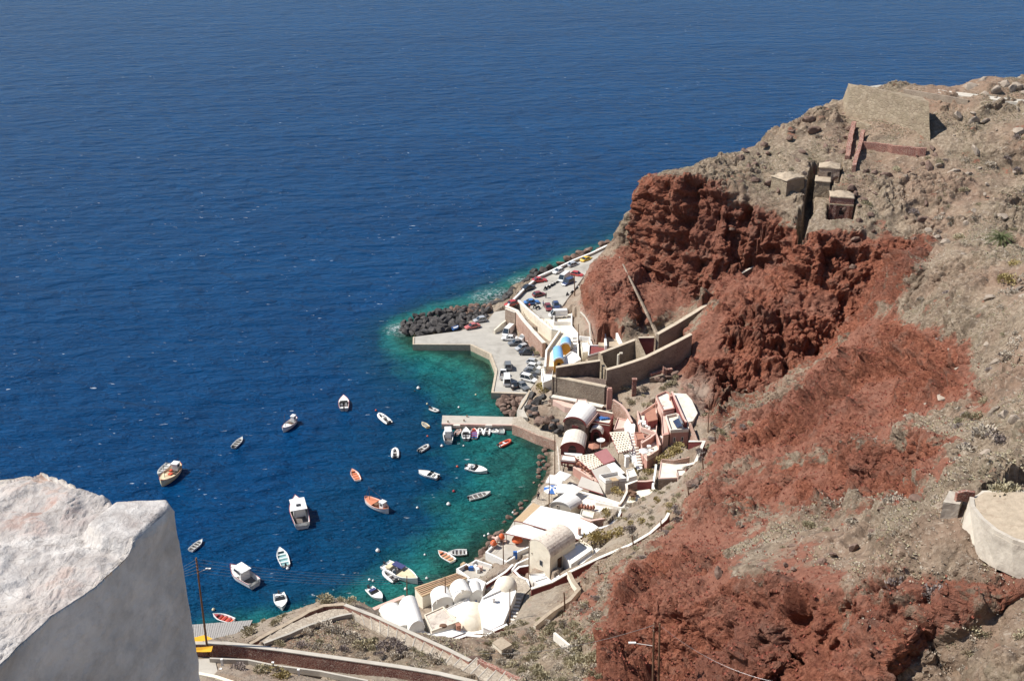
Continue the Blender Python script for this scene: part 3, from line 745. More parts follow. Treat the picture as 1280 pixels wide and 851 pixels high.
def opening(root, a, b, z0, z1, name='window', m='glass', frame='old_whitewash', arch=False, out=0.06, mull=True):
    """door or window set on the wall between plan points a->b (world xy), outward normal to the right of a->b"""
    a = Vector((a[0], a[1], 0)); b = Vector((b[0], b[1], 0)); d = (b-a).normalized(); nn = Vector((d.y, -d.x, 0)); L = (b-a).length
    loc = root.location
    def pt(u, z, o): q = a+d*u+nn*o; return (q.x, q.y, z)
    fr = MB(loc); w_ = 0.10
    for (u0, u1, q0, q1) in ((0, w_, z0, z1), (L-w_, L, z0, z1), (w_, L-w_, z1-w_, z1), (w_, L-w_, z0, z0+w_)):
        fr.add([pt(u0, q0, -0.1), pt(u1, q0, -0.1), pt(u1, q1, -0.1), pt(u0, q1, -0.1), pt(u0, q0, out), pt(u1, q0, out), pt(u1, q1, out), pt(u0, q1, out)],
               [(0, 1, 2, 3), (4, 7, 6, 5), (0, 4, 5, 1), (1, 5, 6, 2), (2, 6, 7, 3), (3, 7, 4, 0)])
    if arch:
        vs = [pt(L/2, z1, out)]+[pt(L/2-L/2*math.cos(k*math.pi/8), z1+L/2*math.sin(k*math.pi/8), out) for k in range(9)]
        fr.add(vs, [(0, k+1, k+2) for k in range(8)])
    f = fr.build(name, frame, root)
    pn = MB(loc); pn.add([pt(w_, z0+w_, out*0.4), pt(L-w_, z0+w_, out*0.4), pt(L-w_, z1-w_, out*0.4), pt(w_, z1-w_, out*0.4)], [(0, 1, 2, 3)])
    if arch:
        k0 = [pt(L/2, z1+0.004, out+0.006)]+[pt(L/2-L*0.38*math.cos(k*math.pi/8), z1+L*0.38*math.sin(k*math.pi/8), out+0.006) for k in range(9)]
        pn.add(k0, [(0, k+1, k+2) for k in range(8)])
    p = pn.build('pane' if m == 'glass' else 'infill', m, root); p.parent = f  # a dark one is only a flat sheet with the inner shade painted in
    return f
def vault(name, label, A, B, C, D, ze, zb, rise, wm, rm, trim=None, cat='house', group=None, seg=12, over=0.12, back=True):
    """barrel-vaulted house: A,B front eave corners, C,D the back ones (C behind B)"""
    A, B, C, D = [G(p[0], p[1], ze) for p in (A, B, C, D)]
    c = (A+B+C+D)/4
    root = thing(name, label, cat, (c.x, c.y, zb), group=group)
    CARVE.append(([xy(p) for p in (A, B, C, D)], ze-2.6, 0, 0.9))
    o = root.location
    mb = MB(o); mb.prism([xy(p) for p in (A, B, C, D)], zb, ze)
    arcF = [A.lerp(B, 0.5-0.5*math.cos(k*math.pi/seg))+Vector((0, 0, rise*math.sin(k*math.pi/seg))) for k in range(seg+1)]
    arcB = [D.lerp(C, 0.5-0.5*math.cos(k*math.pi/seg))+Vector((0, 0, rise*math.sin(k*math.pi/seg))) for k in range(seg+1)]
    mb.add(arcF, [tuple(range(seg+1))]); mb.add(arcB, [tuple(range(seg, -1, -1))])
    mb.build('wall', wm, root)
    ax = (arcB[seg//2]-arcF[seg//2]); ax.z = 0; ax.normalize()
    up = 0.14
    def ring(arc, e, lift):
        cc = (arc[0]+arc[-1])/2; r = []
        for p in arc:
            v = p-cc; L = max(v.length, .01); r.append(p+v/L*lift+ax*e)
        return r
    rf = MB(o)
    r0, r1, r2, r3 = ring(arcF, -over, 0.02), ring(arcF, -over, up+0.02), ring(arcB, over, up+0.02), ring(arcB, over, 0.02)
    rf.grid([r0, r1, r2, r3, r0])
    k = seg+1
    rf.add([r0[0], r1[0], r2[0], r3[0]], [(0, 1, 2, 3)]); rf.add([r0[-1], r1[-1], r2[-1], r3[-1]], [(3, 2, 1, 0)])
    rf.build('vaulted_roof', rm, root, smooth=False)
    if trim:
        tm = MB(o); t0, t1 = ring(arcF, -over-0.1, -0.16), ring(arcF, -over-0.1, up+0.05); t2, t3 = ring(arcF, -over+0.06, up+0.05), ring(arcF, -over+0.06, -0.16)
        tm.grid([t0, t1, t2, t3, t0]); tm.build('arch_trim', trim, root)
    return root, (A, B, C, D)
def canopy(name, label, pts, z, m, post='timber', cat='canopy', ground_z=None, th=0.06, beam=None, holes=None, posts=True, group=None, sag=0.0):
    """awning or pergola roof on posts; pts (px,py[,z])"""
    P_ = plan(pts, z); c = sum(P_, Vector())/len(P_)
    gz = ground_z if ground_z is not None else ground(c.x, c.y)
    root = thing(name, label, cat, (c.x, c.y, gz), group=group); o = root.location
    CARVE.append(([xy(p) for p in P_], min(p.z for p in P_)-2.3, 0, 0.4))
    if holes and len(P_) == 4:
        nu, nv = holes; cl = MB(o)
        def q(u, v): return (P_[0].lerp(P_[1], u)).lerp(P_[3].lerp(P_[2], u), v)
        def cell(u0, u1, v0, v1):
            a = [q(u0, v0), q(u1, v0), q(u1, v1), q(u0, v1)]
            cl.add([p+Vector((0, 0, -th)) for p in a]+a, [(3, 2, 1, 0), (4, 5, 6, 7), (0, 1, 5, 4), (1, 2, 6, 5), (2, 3, 7, 6), (3, 0, 4, 7)])
        for j in range(nv):
            sh = 0.5 if j % 2 else 0.0
            v0, v1 = j/nv, (j+1)/nv; vm = v0+0.5/nv
            cell(0, 1, v0, vm)
            for i in range(-1, nu+1):
                u0 = (i+sh)/nu; u1 = u0+0.42/nu; u0, u1 = max(0, u0), min(1, u1)
                if u1 > u0: cell(u0, u1, vm, v1)
        cl.build('woven_shade', m, root)
    else:
        n = len(P_); cl = MB(o)
        if sag:
            cc = c-Vector((0, 0, sag)); mid = [(P_[i]+P_[(i+1) % n])/2-Vector((0, 0, sag*0.35)) for i in range(n)]
            vs = []; 
            for i in range(n): vs += [P_[i], mid[i]]
            vs.append(cc); k = 2*n
            lo = [v-Vector((0, 0, th)) for v in vs]
            fs = [(i, (i+1) % k, k) for i in range(k)]+[((i+1) % k+k+1, i+k+1, 2*k+1) for i in range(k)]+[(i, i+k+1, (i+1) % k+k+1, (i+1) % k) for i in range(k)]
            cl.add(vs+lo, fs)
        else: cl.prism([xy(p) for p in P_], [p.z-th for p in P_], [p.z for p in P_])
        cl.build('shade_cloth', m, root)
    if beam:
        bm_ = MB(o); n = len(P_)
        for i in range(n):
            a, b = P_[i]-Vector((0, 0, th+0.1)), P_[(i+1) % n]-Vector((0, 0, th+0.1)); bm_.tube([a, b], 0.09, 4)
        bm_.build('beam', beam, root)
    if posts:
        for p in P_:
            q_ = c+(p-c)*0.95; g_ = min(gz, q_.z-1.0); pm = MB(o); pm.tube([(q_.x, q_.y, g_-0.2), (q_.x, q_.y, p.z-th-0.02)], 0.06, 6); pm.build('post', post, root)
    return root
def rough_solid(name, Vb, Fb, edge, fn, m, parent=None, org=(0, 0, 0), smooth_=True):
    """finely divided block with a noise surface: fn(V,N)->offset along the normal"""
    V_, F_ = np.array([tuple(v) for v in Vb], float), np.array(Fb, np.int64)
    while True:
        ln = np.linalg.norm(V_[F_[:, 0]]-V_[F_[:, 1]], axis=1)
        V2, F2 = subdivide_plain(V_, F_, edge)
        if len(F2) == len(F_): break
        V_, F_ = V2, F2
    N_ = normals(V_, F_); V_ = V_+N_*fn(V_, N_)[:, None]-np.array(org)
    me = bpy.data.meshes.new(name); me.from_pydata(V_.tolist(), [], F_.tolist()); me.update()
    if smooth_: me.polygons.foreach_set('use_smooth', [True]*len(F_))
    me.materials.append(MATS[m] if isinstance(m, str) else m)
    o = bpy.data.objects.new(name, me); COL.objects.link(o)
    if parent: o.parent = parent
    else: o.location = org
    return o
def subdivide_plain(V, F, lim):
    E = np.concatenate([F[:, [0, 1]], F[:, [1, 2]], F[:, [2, 0]]]); Es = np.sort(E, 1); key = Es[:, 0]*len(V)+Es[:, 1]
    uk, inv = np.unique(key, return_inverse=True); a = uk//len(V); b = uk % len(V)
    mk = np.linalg.norm(V[a]-V[b], axis=1) > lim
    if not mk.any(): return V, F
    idx = np.full(len(uk), -1); idx[mk] = len(V)+np.arange(mk.sum()); V2 = np.concatenate([V, ((V[a]+V[b])/2)[mk]])
    m = idx[inv].reshape(3, -1).T; n = (m >= 0).sum(1); out = [F[n == 0]]; f = F[n == 3]; e = m[n == 3]
    out += [np.stack([f[:, 0], e[:, 0], e[:, 2]], 1), np.stack([f[:, 1], e[:, 1], e[:, 0]], 1), np.stack([f[:, 2], e[:, 2], e[:, 1]], 1), e]
    for r in range(3):
        s = (n == 1) & (m[:, r] >= 0); f = np.roll(F[s], -r, 1); e = m[s, r]
        out += [np.stack([f[:, 0], e, f[:, 2]], 1), np.stack([e, f[:, 1], f[:, 2]], 1)]
        s = (n == 2) & (m[:, r] < 0); f = np.roll(F[s], -r, 1); e = np.roll(m[s], -r, 1)
        out += [np.stack([e[:, 1], f[:, 2], e[:, 2]], 1), np.stack([f[:, 0], f[:, 1], e[:, 1]], 1), np.stack([f[:, 0], e[:, 1], e[:, 2]], 1)]
    return V2, np.concatenate(out)
def tri_prism(top, bot):
    """triangulated closed prism between two rings of equal length"""
    n = len(top); vs = list(top)+list(bot); fs = []
    t3 = geometry.tessellate_polygon([[Vector(p) for p in top]])
    nz = sum(((Vector(top[b])-Vector(top[a])).cross(Vector(top[c])-Vector(top[a]))).z for a, b, c in t3)
    ccw = sum(top[i][0]*top[(i+1) % n][1]-top[(i+1) % n][0]*top[i][1] for i in range(n)) > 0
    for a, b, c in t3:
        A_, B_, C_ = Vector(top[a]), Vector(top[b]), Vector(top[c])
        if (B_-A_).cross(C_-A_).z < 0: b, c = c, b
        fs += [(a, b, c), (n+a, n+c, n+b)]
    for i in range(n):
        j = (i+1) % n
        q = [(i, n+i, n+j), (i, n+j, j)] if ccw else [(i, n+j, n+i), (i, j, n+j)]
        fs += q
    return vs, fs

def wall_on(name, label, base, h, th, m, **k):
    pts = [hit(x, y) for x, y in base]; P_ = []
    for p in pts:
        q = proj(p.x, p.y, p.z+h); P_.append((q[0], q[1], p.z+h))
    return wall(name, label, P_, h+1.5, th, m, carve=0, **k)
def carve_terrain():
    """cut level terraces under the floors and houses"""
    for poly, zc, below, grow in CARVE:
        c = (sum(p[0] for p in poly)/len(poly), sum(p[1] for p in poly)/len(poly))
        x0, x1 = min(p[0] for p in poly)-grow-1, max(p[0] for p in poly)+grow+1; y0, y1 = min(p[1] for p in poly)-grow-1, max(p[1] for p in poly)+grow+1
        idx = np.nonzero((V[:, 0] > x0) & (V[:, 0] < x1) & (V[:, 1] > y0) & (V[:, 1] < y1))[0]
        if not len(idx): continue
        X, Y = V[idx, 0], V[idx, 1]
        n = len(poly); ins = np.zeros(len(idx), bool); dm = np.full(len(idx), 1e9)
        for i in range(n):
            (ax, ay), (bx, by) = poly[i], poly[(i+1) % n]
            ins ^= ((ay > Y) != (by > Y)) & (X < (bx-ax)*(Y-ay)/((by-ay) or 1e-9)+ax)
            dx, dy = bx-ax, by-ay; t_ = np.clip(((X-ax)*dx+(Y-ay)*dy)/(dx*dx+dy*dy+1e-9), 0, 1); dm = np.minimum(dm, np.hypot(X-ax-t_*dx, Y-ay-t_*dy))
        ok = ins | (dm < grow+0.35)
        if isinstance(zc, list):
            Q_ = np.array(zc); A_ = np.c_[Q_[:, :2], np.ones(len(Q_))]; co, *_ = np.linalg.lstsq(A_, Q_[:, 2], rcond=None); res = (A_ @ co-Q_[:, 2]).max()
            lim = X*co[0]+Y*co[1]+co[2]-below-max(res, 0)
            lim = np.maximum(lim, Q_[:, 2].min()-below)
        else: lim = np.full(len(idx), zc)
        lim = lim+np.where(ins, 0, np.maximum(dm-grow, 0)*1.0)
        V[idx, 2] = np.where(ok, np.minimum(V[idx, 2], lim), V[idx, 2])
    TERR_ME.vertices.foreach_set('co', V.astype(np.float32).ravel()); TERR_ME.update()
# ================================================================= FOREGROUND PARAPET (beside the viewpoint)
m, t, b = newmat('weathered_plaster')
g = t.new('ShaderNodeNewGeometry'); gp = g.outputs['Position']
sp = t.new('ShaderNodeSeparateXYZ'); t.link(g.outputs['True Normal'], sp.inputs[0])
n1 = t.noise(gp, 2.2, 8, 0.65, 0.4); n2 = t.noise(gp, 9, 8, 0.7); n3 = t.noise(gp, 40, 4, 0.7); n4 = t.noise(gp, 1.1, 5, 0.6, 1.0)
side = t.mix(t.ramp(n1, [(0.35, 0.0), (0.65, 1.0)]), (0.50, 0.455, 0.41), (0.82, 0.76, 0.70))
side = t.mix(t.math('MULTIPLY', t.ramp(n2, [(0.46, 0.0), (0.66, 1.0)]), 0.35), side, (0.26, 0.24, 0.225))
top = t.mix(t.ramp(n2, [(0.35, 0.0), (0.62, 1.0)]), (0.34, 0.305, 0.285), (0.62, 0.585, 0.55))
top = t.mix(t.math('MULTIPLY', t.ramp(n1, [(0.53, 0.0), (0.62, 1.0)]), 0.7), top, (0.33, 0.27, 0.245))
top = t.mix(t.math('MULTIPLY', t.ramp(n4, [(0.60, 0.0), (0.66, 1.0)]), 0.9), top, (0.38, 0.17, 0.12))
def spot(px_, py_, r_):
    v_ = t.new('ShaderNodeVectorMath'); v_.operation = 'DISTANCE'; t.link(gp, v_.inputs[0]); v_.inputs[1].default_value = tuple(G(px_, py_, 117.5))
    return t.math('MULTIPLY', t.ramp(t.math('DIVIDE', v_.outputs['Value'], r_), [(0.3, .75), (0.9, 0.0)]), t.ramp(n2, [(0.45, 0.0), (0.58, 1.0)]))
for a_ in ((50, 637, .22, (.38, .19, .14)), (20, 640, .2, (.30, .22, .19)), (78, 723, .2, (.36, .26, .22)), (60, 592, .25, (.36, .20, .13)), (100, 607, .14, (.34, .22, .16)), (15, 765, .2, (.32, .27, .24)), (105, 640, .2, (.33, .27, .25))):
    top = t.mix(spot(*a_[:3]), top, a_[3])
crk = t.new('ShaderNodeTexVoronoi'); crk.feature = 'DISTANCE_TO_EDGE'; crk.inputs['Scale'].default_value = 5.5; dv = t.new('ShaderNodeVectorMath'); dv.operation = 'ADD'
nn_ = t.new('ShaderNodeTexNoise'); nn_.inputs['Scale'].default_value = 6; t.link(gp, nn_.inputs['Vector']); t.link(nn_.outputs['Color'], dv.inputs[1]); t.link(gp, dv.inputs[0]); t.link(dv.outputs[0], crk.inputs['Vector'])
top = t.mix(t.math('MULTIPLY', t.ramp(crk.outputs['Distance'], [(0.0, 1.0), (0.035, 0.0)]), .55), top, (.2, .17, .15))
c = t.mix(t.ramp(sp.outputs[2], [(0.35, 0.0), (0.6, 1.0)]), side, top)  # besides wear: sides paled and top darkened by slope, to offset shade and sun
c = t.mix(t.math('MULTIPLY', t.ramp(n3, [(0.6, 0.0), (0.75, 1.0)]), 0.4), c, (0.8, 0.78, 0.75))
t.link(c, b.inputs['Base Color']); b.inputs['Roughness'].default_value = 0.95; b.inputs['Specular IOR Level'].default_value = 0.15
bp = t.new('ShaderNodeBump'); bp.inputs['Distance'].default_value = 0.02
t.link(t.math('ADD', n2, t.math('MULTIPLY', n3, 0.35)), bp.inputs['Height']); t.link(bp.outputs[0], b.inputs['Normal'])
ZP = 117.5
ring = [(217,640),(211,632),(176,633),(143,634),(134,622),(96,608),(51,589),(37,594),(0,600),(-90,602),(-90,905),(0,828),(62,770),(120,732),(168,688)]
ringw = [tuple(G(x, y, ZP)) for x, y in ring]
low = [(x, y, ZP-5.5) for x, y, z in ringw]
vs, fs = tri_prism(ringw, low)
blk = [(x, y) for x, y in [(217,642),(211,630),(146,634),(108,664),(128,686),(168,690)]]
def fpar(V_, N_):
    top = np.clip((N_[:, 2]-0.5)*3, 0, 1)
    x_, y_ = proj(V_[:, 0], V_[:, 1], V_[:, 2])
    inb = inpoly(x_, y_, blk, 6.0)
    p = V_*np.array([1, 1, 2.0])
    led = fbm(p*2.6, 5, 301, 0.55); led = np.where(inb > .01, led, np.floor(led*7)/7*0.6+led*0.4)
    rg = fbm(p*12, 5, 311, .6)*0.016+(0.5-worley(p*np.array([7, 7, 3])+fbm(p*4, 2, 3)[:, None]*.5, 315))*0.022
    t_ = (led*0.06+rg*1.1-0.012-np.clip(vnoise(p*5+3, 340)-.45, 0, 1)*.08)*(1-inb)+inb*(0.045+fbm(p*9, 3, 320)*0.006)
    s_ = fbm(V_*3, 4, 331)*0.015+fbm(V_*14, 3, 335)*0.006
    return np.where(top > 0.5, t_, s_*(1-top)+t_*top)
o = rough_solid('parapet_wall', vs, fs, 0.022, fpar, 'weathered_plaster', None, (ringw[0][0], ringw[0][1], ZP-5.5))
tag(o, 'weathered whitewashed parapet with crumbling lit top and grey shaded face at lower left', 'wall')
# ================================================================= FORT ON THE RIDGE
def ringz(pts): return [tuple(G(*p)) for p in pts]
def solid(name, top, bot, m, parent=None, edge=1.0, amp_=0.12, sc=0.8, org=None):
    vs, fs = tri_prism(top, bot); og = org if org is not None else (parent.location if parent else Vector(bot[0]))
    return rough_solid(name, vs, fs, edge, lambda V_, N_: fbm(V_*sc, 3, 7)*amp_, m, parent, tuple(og), smooth_=False)
A, B, C = G(1064,110,61.4), G(1075,106,62.8), G(1161,128,63.6)
A0, B0, C0 = G(1056,148,54.0), G(1071,150,54.2), G(1164,173,55.6)
CARVE.append(([xy(A0), xy(B0), xy(C0), (C0.x+2, C0.y-3), (B0.x+2, B0.y-9), (A0.x-2, A0.y-4)], 56.0, 0, 0.2)); CARVE.append(([xy(A), xy(B), xy(C), (C.x+1, C.y+7), (A.x+1, A.y+6)], 61.5, 0, 0))
fort = thing('fort_wall', 'tall tan stone fort bastion on the ridge with a sloping face towards the sea', 'fort', B0)
solid('bastion', [tuple(A), tuple(B), tuple(C), (C.x+1, C.y+7, 63.3), (A.x+1, A.y+6, 61.3)], [tuple(A0-Vector((0,0,1.5))), tuple(B0-Vector((0,0,1.5))), tuple(C0-Vector((0,0,1.5))), (C0.x+2, C0.y+8, 54), (A0.x, A0.y+8, 52)], 'fort_stone', fort, 0.8, 0.16, 0.6)
wall_on('fort_terrace_wall', 'low grey parapet wall running right from the fort along the hilltop road', [(1130,118),(1160,123),(1185,127),(1210,132)], 1.3, 0.7, 'grey_stone')
lo_ = [hit(x, y) for x, y in ((1084,109),(1110,110),(1140,113),(1170,117),(1210,122),(1250,127),(1300,133))]; hi_ = [hit(x, y) for x, y in ((1100,107),(1120,108),(1145,110.5),(1175,114),(1212,118.5),(1252,123.5),(1300,129))]
mb = MB(lo_[0]); mb.grid([[p+Vector((0, 0, .25)) for p in lo_], [p+Vector((0, 0, .3)) for p in hi_]]); mb.grid([[p-Vector((0, 0, .8)) for p in lo_], [p+Vector((0, 0, .25)) for p in lo_]]); tag(mb.build('hilltop_road', 'concrete'), 'pale road along the hilltop behind the fort', kind='structure')
wall('fort_footing', 'short stone footing stepping down below the left corner of the fort', [(1056,148,54.2),(1071,150,54.5),(1090,157,54.7)], 3.2, 1.2, 'fort_stone')
wall_on('ruined_stair_wall', 'left one of two broken red brick stair walls falling from the fort', [(1067,160),(1064,172),(1061,186),(1058,204)], 1.7, 1.1, 'red_stone', jit=0.15)
wall_on('ruined_stair_wall', 'right one of two broken red brick stair walls falling from the fort', [(1078,172),(1074,188),(1070,202),(1067,216)], 1.8, 0.9, 'red_stone', jit=0.15)
wall_on('terrace_wall', 'long low red stone terrace wall on the slope below the fort', [(1078,184),(1095,186),(1110,188),(1135,191),(1157,193)], 1.4, 0.8, 'red_stone', jit=0.12)
# ruined houses beside the ravine
def face_house(name, label, fl, fr, zt, zb, depth_, wm, rm, skewx=0.0, vis=None, mound=.9):
    a, b_ = G(*fl, zt), G(*fr, zt); d = (b_-a).normalized(); nn = Vector((-d.y, d.x, 0))
    root = thing(name, label, 'ruin', ((a+b_)/2).xy.to_3d()+Vector((0, 0, zb)))
    q = [a, b_, b_+nn*depth_+d*skewx, a+nn*depth_+d*skewx]
    CARVE.append(([xy(a), xy(b_), xy(b_-nn*4.5), xy(a-nn*4.5)], vis if vis else zb+1.5, 0, 0.2)); CARVE.append(([xy(p) for p in q], zt-1.5, 0, 0.3))
    solid('wall', [tuple(p) for p in q], [(p.x, p.y, zb) for p in q], wm, root, 1.2, 0.10, 0.7)
    cen = sum(q, Vector())/4
    rt = [(cen.x+(p.x-cen.x)*1.05, cen.y+(p.y-cen.y)*1.05, zt+0.16) for p in q]
    vs, fs = tri_prism(rt, [(x, y, zt+0.01) for x, y, z in rt])
    rough_solid('earth_roof', vs, fs, 0.5, lambda V_, N_: np.clip(N_[:, 2], 0, 1)*(0.12+mound*np.clip(1-np.hypot(V_[:, 0]-cen.x, V_[:, 1]-cen.y)/((b_-a).length*0.55), 0, 1)+fbm(V_*1.2, 3, 5)*0.35*mound), rm, root, tuple(root.location))
    return root, a, b_
r1, a, b_ = face_house('ruined_house', 'small ruined stone house with one square window on the lip of the ravine', (1024,210), (1050,212), 48.6, 41.5, 4.5, 'stone_wall', 'tan_earth', vis=45.6)
d = (b_-a).normalized(); opening(r1, xy(a+d*2.0), xy(a+d*3.0), 46.6, 47.9, 'window', 'painted_opening_dark', 'stone_wall', mull=False)
r2, a, b_ = face_house('retaining_block', 'tall plain tan retaining wall block below the house with one window', (1019,227), (1038,228.5), 46.2, 39.5, 4.5, 'fort_stone', 'tan_earth', vis=42.4, mound=.1)
r3, a, b_ = face_house('ruined_house', 'dark brick ruin with an arched doorway nearest the cliff edge', (1038,247), (1068,249), 44.7, 38.0, 4.5, 'red_stone', 'tan_earth', vis=38.9)
d = (b_-a).normalized()
opening(r3, xy(a+d*2.2), xy(a+d*3.6), 40.2, 41.9, 'door', 'painted_opening_dark', 'red_stone', arch=True)
for u in (1.2, 4.1):
    q = a+d*u+Vector((d.y, -d.x, 0))*0.3; pp = MB(r3.location); pp.box((q.x, q.y, 41.3), (0.8, 0.6, 3.6), math.atan2(d.y, d.x)); pp.build('pillar', 'red_stone', r3)
q0, q1 = a+Vector((d.y, -d.x, 0))*0.22, b_+Vector((d.y, -d.x, 0))*0.22
pp = MB(r3.location); wall_mb(pp, [q0, q1], 0.5, [43.3, 43.3], [43.0, 43.0]); pp.build('cornice', 'fort_stone', r3)
r0, a, b_ = face_house('ruined_house', 'pale windowless ruin on the left side of the dark ravine', (984,227), (1006,222), 46.4, 40.5, 5.0, 'fort_stone', 'tan_earth', vis=43.6)
wall('cliff_nook_wall', 'small grey wall built into a nook halfway up the red cliff', [(927,341,25.2),(940,334,26),(953,331,26.6)], 3.4, 0.5, 'grey_stone', cope='concrete')
# ================================================================= CURVED TERRACE ON THE NEAR SPUR (right)
ct = thing('curved_terrace', 'pale plastered terrace with a long curved battered wall at the right edge', 'terrace', GD(1224,682,87.2))
topo = [(1211,625,59.5),(1212,636,59.6),(1224,652,59.8),(1242,667,60),(1265,679,60.2),(1300,690,60.5),(1400,715,61)]
boto = [(1199,652,90),(1199,665,89.3),(1223,683,87.2),(1248,698,84.8),(1270,707,83.3),(1310,723,81.3),(1420,760,78)]
tp = [tuple(G(*p)) for p in topo]; bt = [tuple(GD(*p)) for p in boto]
CARVE.append(([xy(p) for p in tp]+[xy(G(1400,600,60)), xy(G(1260,598,60)), xy(G(1215,610,60))], 59.0, 0, 0.0))
for i_ in range(len(bt)-1):
    p_, q_ = bt[i_], bt[i_+1]; CARVE.append(([xy(p_), xy(q_), (q_[0]-.7, q_[1]-2.0), (p_[0]-1.0, p_[1]-1.5)], min(p_[2], q_[2])+.5, 0, 0.3))
    CARVE.append(([xy(p_), xy(q_), xy(tp[i_+1]), xy(tp[i_])], min(p_[2], q_[2])+.5, 0, 0.1))
bk = [tuple(G(1400,612,60.5)), tuple(G(1260,612,60.0)), tuple(G(1228,613,59.6))]
solid('curved_wall', tp+bk, [(x, y, z-1.2) for x, y, z in bt]+[(x, y, 56) for x, y, z in bk], 'worn_plaster', ct, 0.5, 0.10, 0.9)
pm = MB(ct.location); pt_ = [Vector(p)+Vector((0.0, 0.0, 0)) for p in tp]; ins = offset(pt_, 0.22)
wall_mb(pm, [Vector((x, y, 0)) for x, y in ins], 0.4, [p[2]+0.45 for p in tp], [p[2]-0.2 for p in tp]); pm.build('parapet', 'worn_plaster', ct)
fp = [(1216,626),(1218,636),(1229,650),(1246,663),(1268,673),(1300,683),(1390,700),(1390,616),(1260,616),(1230,616)]
mf = MB(ct.location); q_ = [G(x, y, 59.75+.012*(x-1216)) for x, y in fp]; mf.prism([xy(p) for p in q_], [p.z-.1 for p in q_], [p.z+.12 for p in q_]); mf.build('floor', 'tan_earth', ct)
tb = thing('plastered_block', 'square pale plastered block jutting out beside the curved terrace', 'wall', G(1176,648,56.8))
q = ringz([(1179,627,59.2),(1187,613,59.2),(1205,618,59.2),(1200,630,59.2)])
solid('block', q, [(x, y, 55.2) for x, y, z in q], 'worn_plaster', tb, 0.4, 0.06, 1.2)
wall('terrace_ruin', 'small brick-red broken wall standing on the terrace behind the block', [(1196,615,60.2),(1206,612,60.3),(1219,614,60.2)], 1.2, 0.35, 'red_stone', jit=0.05)
# ================================================================= BOTTOM: ZIGZAG PATH AND ITS WALLS
wall('path_wall', 'stone wall of the upper path leg running from the bend down towards the right', [(431,755,14.2),(470,770,15.1),(520,793,16.6),(560,811,18),(588,825,19.2)], 1.7, 0.5, 'red_stone', cope='concrete', cope_h=0.1)
wall('path_wall', 'dark faced stone wall falling left from the path bend beside the sea', [(431,754,14.2),(404,756,14),(386,764,13.9),(346,785,14.2),(312,804,14.6)], 2.0, 0.5, 'red_stone', cope='tan_earth', cope_h=0.12, jit=0.05)
wall('path_kerb', 'low pale kerb wall along the inner side of the left path leg', [(440,766,14.2),(420,770,14.2),(388,780,14.6),(362,791,15),(330,803,15.3)], 0.7, 0.35, 'concrete', jit=0.04)
wall('long_retaining_wall', 'long dark faced retaining wall with a cream top across the bottom of the view', [(236,803,17.3),(282,803,17.4),(349,811,17.9),(448,825,18.9),(500,832.5,19.6),(550,841,20.3),(592,851,21),(640,866,22)], 2.8, 0.55, 'red_stone', cope='concrete', cope_h=0.14)
wall('low_path_wall', 'thin pale edged wall below the long retaining wall at the bottom left', [(262,822,17),(310,824,17.1),(345,831,17.5),(400,838,18.2),(460,850,19)], 0.9, 0.25, 'concrete')
slab('lower_path', 'grey concrete path at the foot of the long wall', [(240,824,16.2),(268,822,16.2),(272,838,16.6),(262,851,17),(225,851,17)], 0, 1.2, 'concrete', kind='structure')
wall('bottom_kerb', 'buff kerb crossing the very bottom left corner beside the parapet', [(245,840,17.6),(270,845,17.8),(300,855,18.2)], 0.8, 0.5, 'cream_plaster')
for k, (x, y, z) in enumerate([(277,824,17.6),(276,836,17.4),(341,828,18.1),(373,837,18.6)]):
    p = G(x, y, z); mb = MB(p-Vector((0, 0, 1.2))); mb.box(p-Vector((0, 0, 0.6)), (0.25, 0.25, 1.3)); mb.box(p+Vector((0, 0, .08)), (0.32, 0.32, 0.08))
    tag(mb.build('path_post', 'whitewash'), 'short white concrete post along the path below the long wall', 'post', 'white path posts')
# stepped path legs
def stepped(name, label, L, Rr, n, m='paving', nose='concrete'):
    Lw, Rw = plan(L), plan(Rr)
    def along(W, t_):
        ds = [0]; 
        for i in range(1, len(W)): ds.append(ds[-1]+(W[i]-W[i-1]).length)
        d_ = t_*ds[-1]
        for i in range(1, len(W)):
            if d_ <= ds[i]+1e-6: return W[i-1].lerp(W[i], (d_-ds[i-1])/(ds[i]-ds[i-1]))
        return W[-1]
    root = thing(name, label, 'path', Lw[0]); root['kind'] = 'structure'; del root['category']
    for i in range(n):
        a0, a1 = along(Lw, i/n), along(Lw, (i+1)/n); b0, b1 = along(Rw, i/n), along(Rw, (i+1)/n)
        z = max(a0.z, a1.z, b0.z, b1.z); CARVE.append(([xy(a0), xy(a1), xy(b1), xy(b0)], z-.35, 0, 0.15)); zb = min(a0.z, a1.z, b0.z, b1.z)-1.0
        mb = MB(root.location); mb.prism([xy(a0), xy(a1), xy(b1), xy(b0)], zb, z); st = mb.build('step', m, root)
        hi0, hi1 = (a0, b0) if a0.z < a1.z else (a1, b1); o0, o1 = (a1, b1) if a0.z < a1.z else (a0, b0)
        dd = (o0-hi0).normalized()*0.16; dd.z = 0; d2 = (o1-hi1).normalized()*0.16; d2.z = 0
        ms = MB(root.location); ms.prism([xy(hi0), xy(hi0+dd), xy(hi1+d2), xy(hi1)], z+0.004, z+0.05); nn_ = ms.build('nosing', nose, root); nn_.parent = st
    return root
stepped('stepped_path', 'stepped stone path descending beside the wall to the bend', [(440,766,13.6),(470,777,14.4),(520,800,15.9),(560,817,17.2),(588,830,18.4)], [(446,778,13.7),(470,790,14.5),(515,812,16),(555,830,17.3),(574,842,18.5)], 13)
stepped('stepped_path', 'stepped path continuing to the bottom of the view after the gap', [(596,826,18.6),(618,836,20),(650,852,22)], [(578,842,18.7),(600,852,20.1),(640,870,22)], 6)
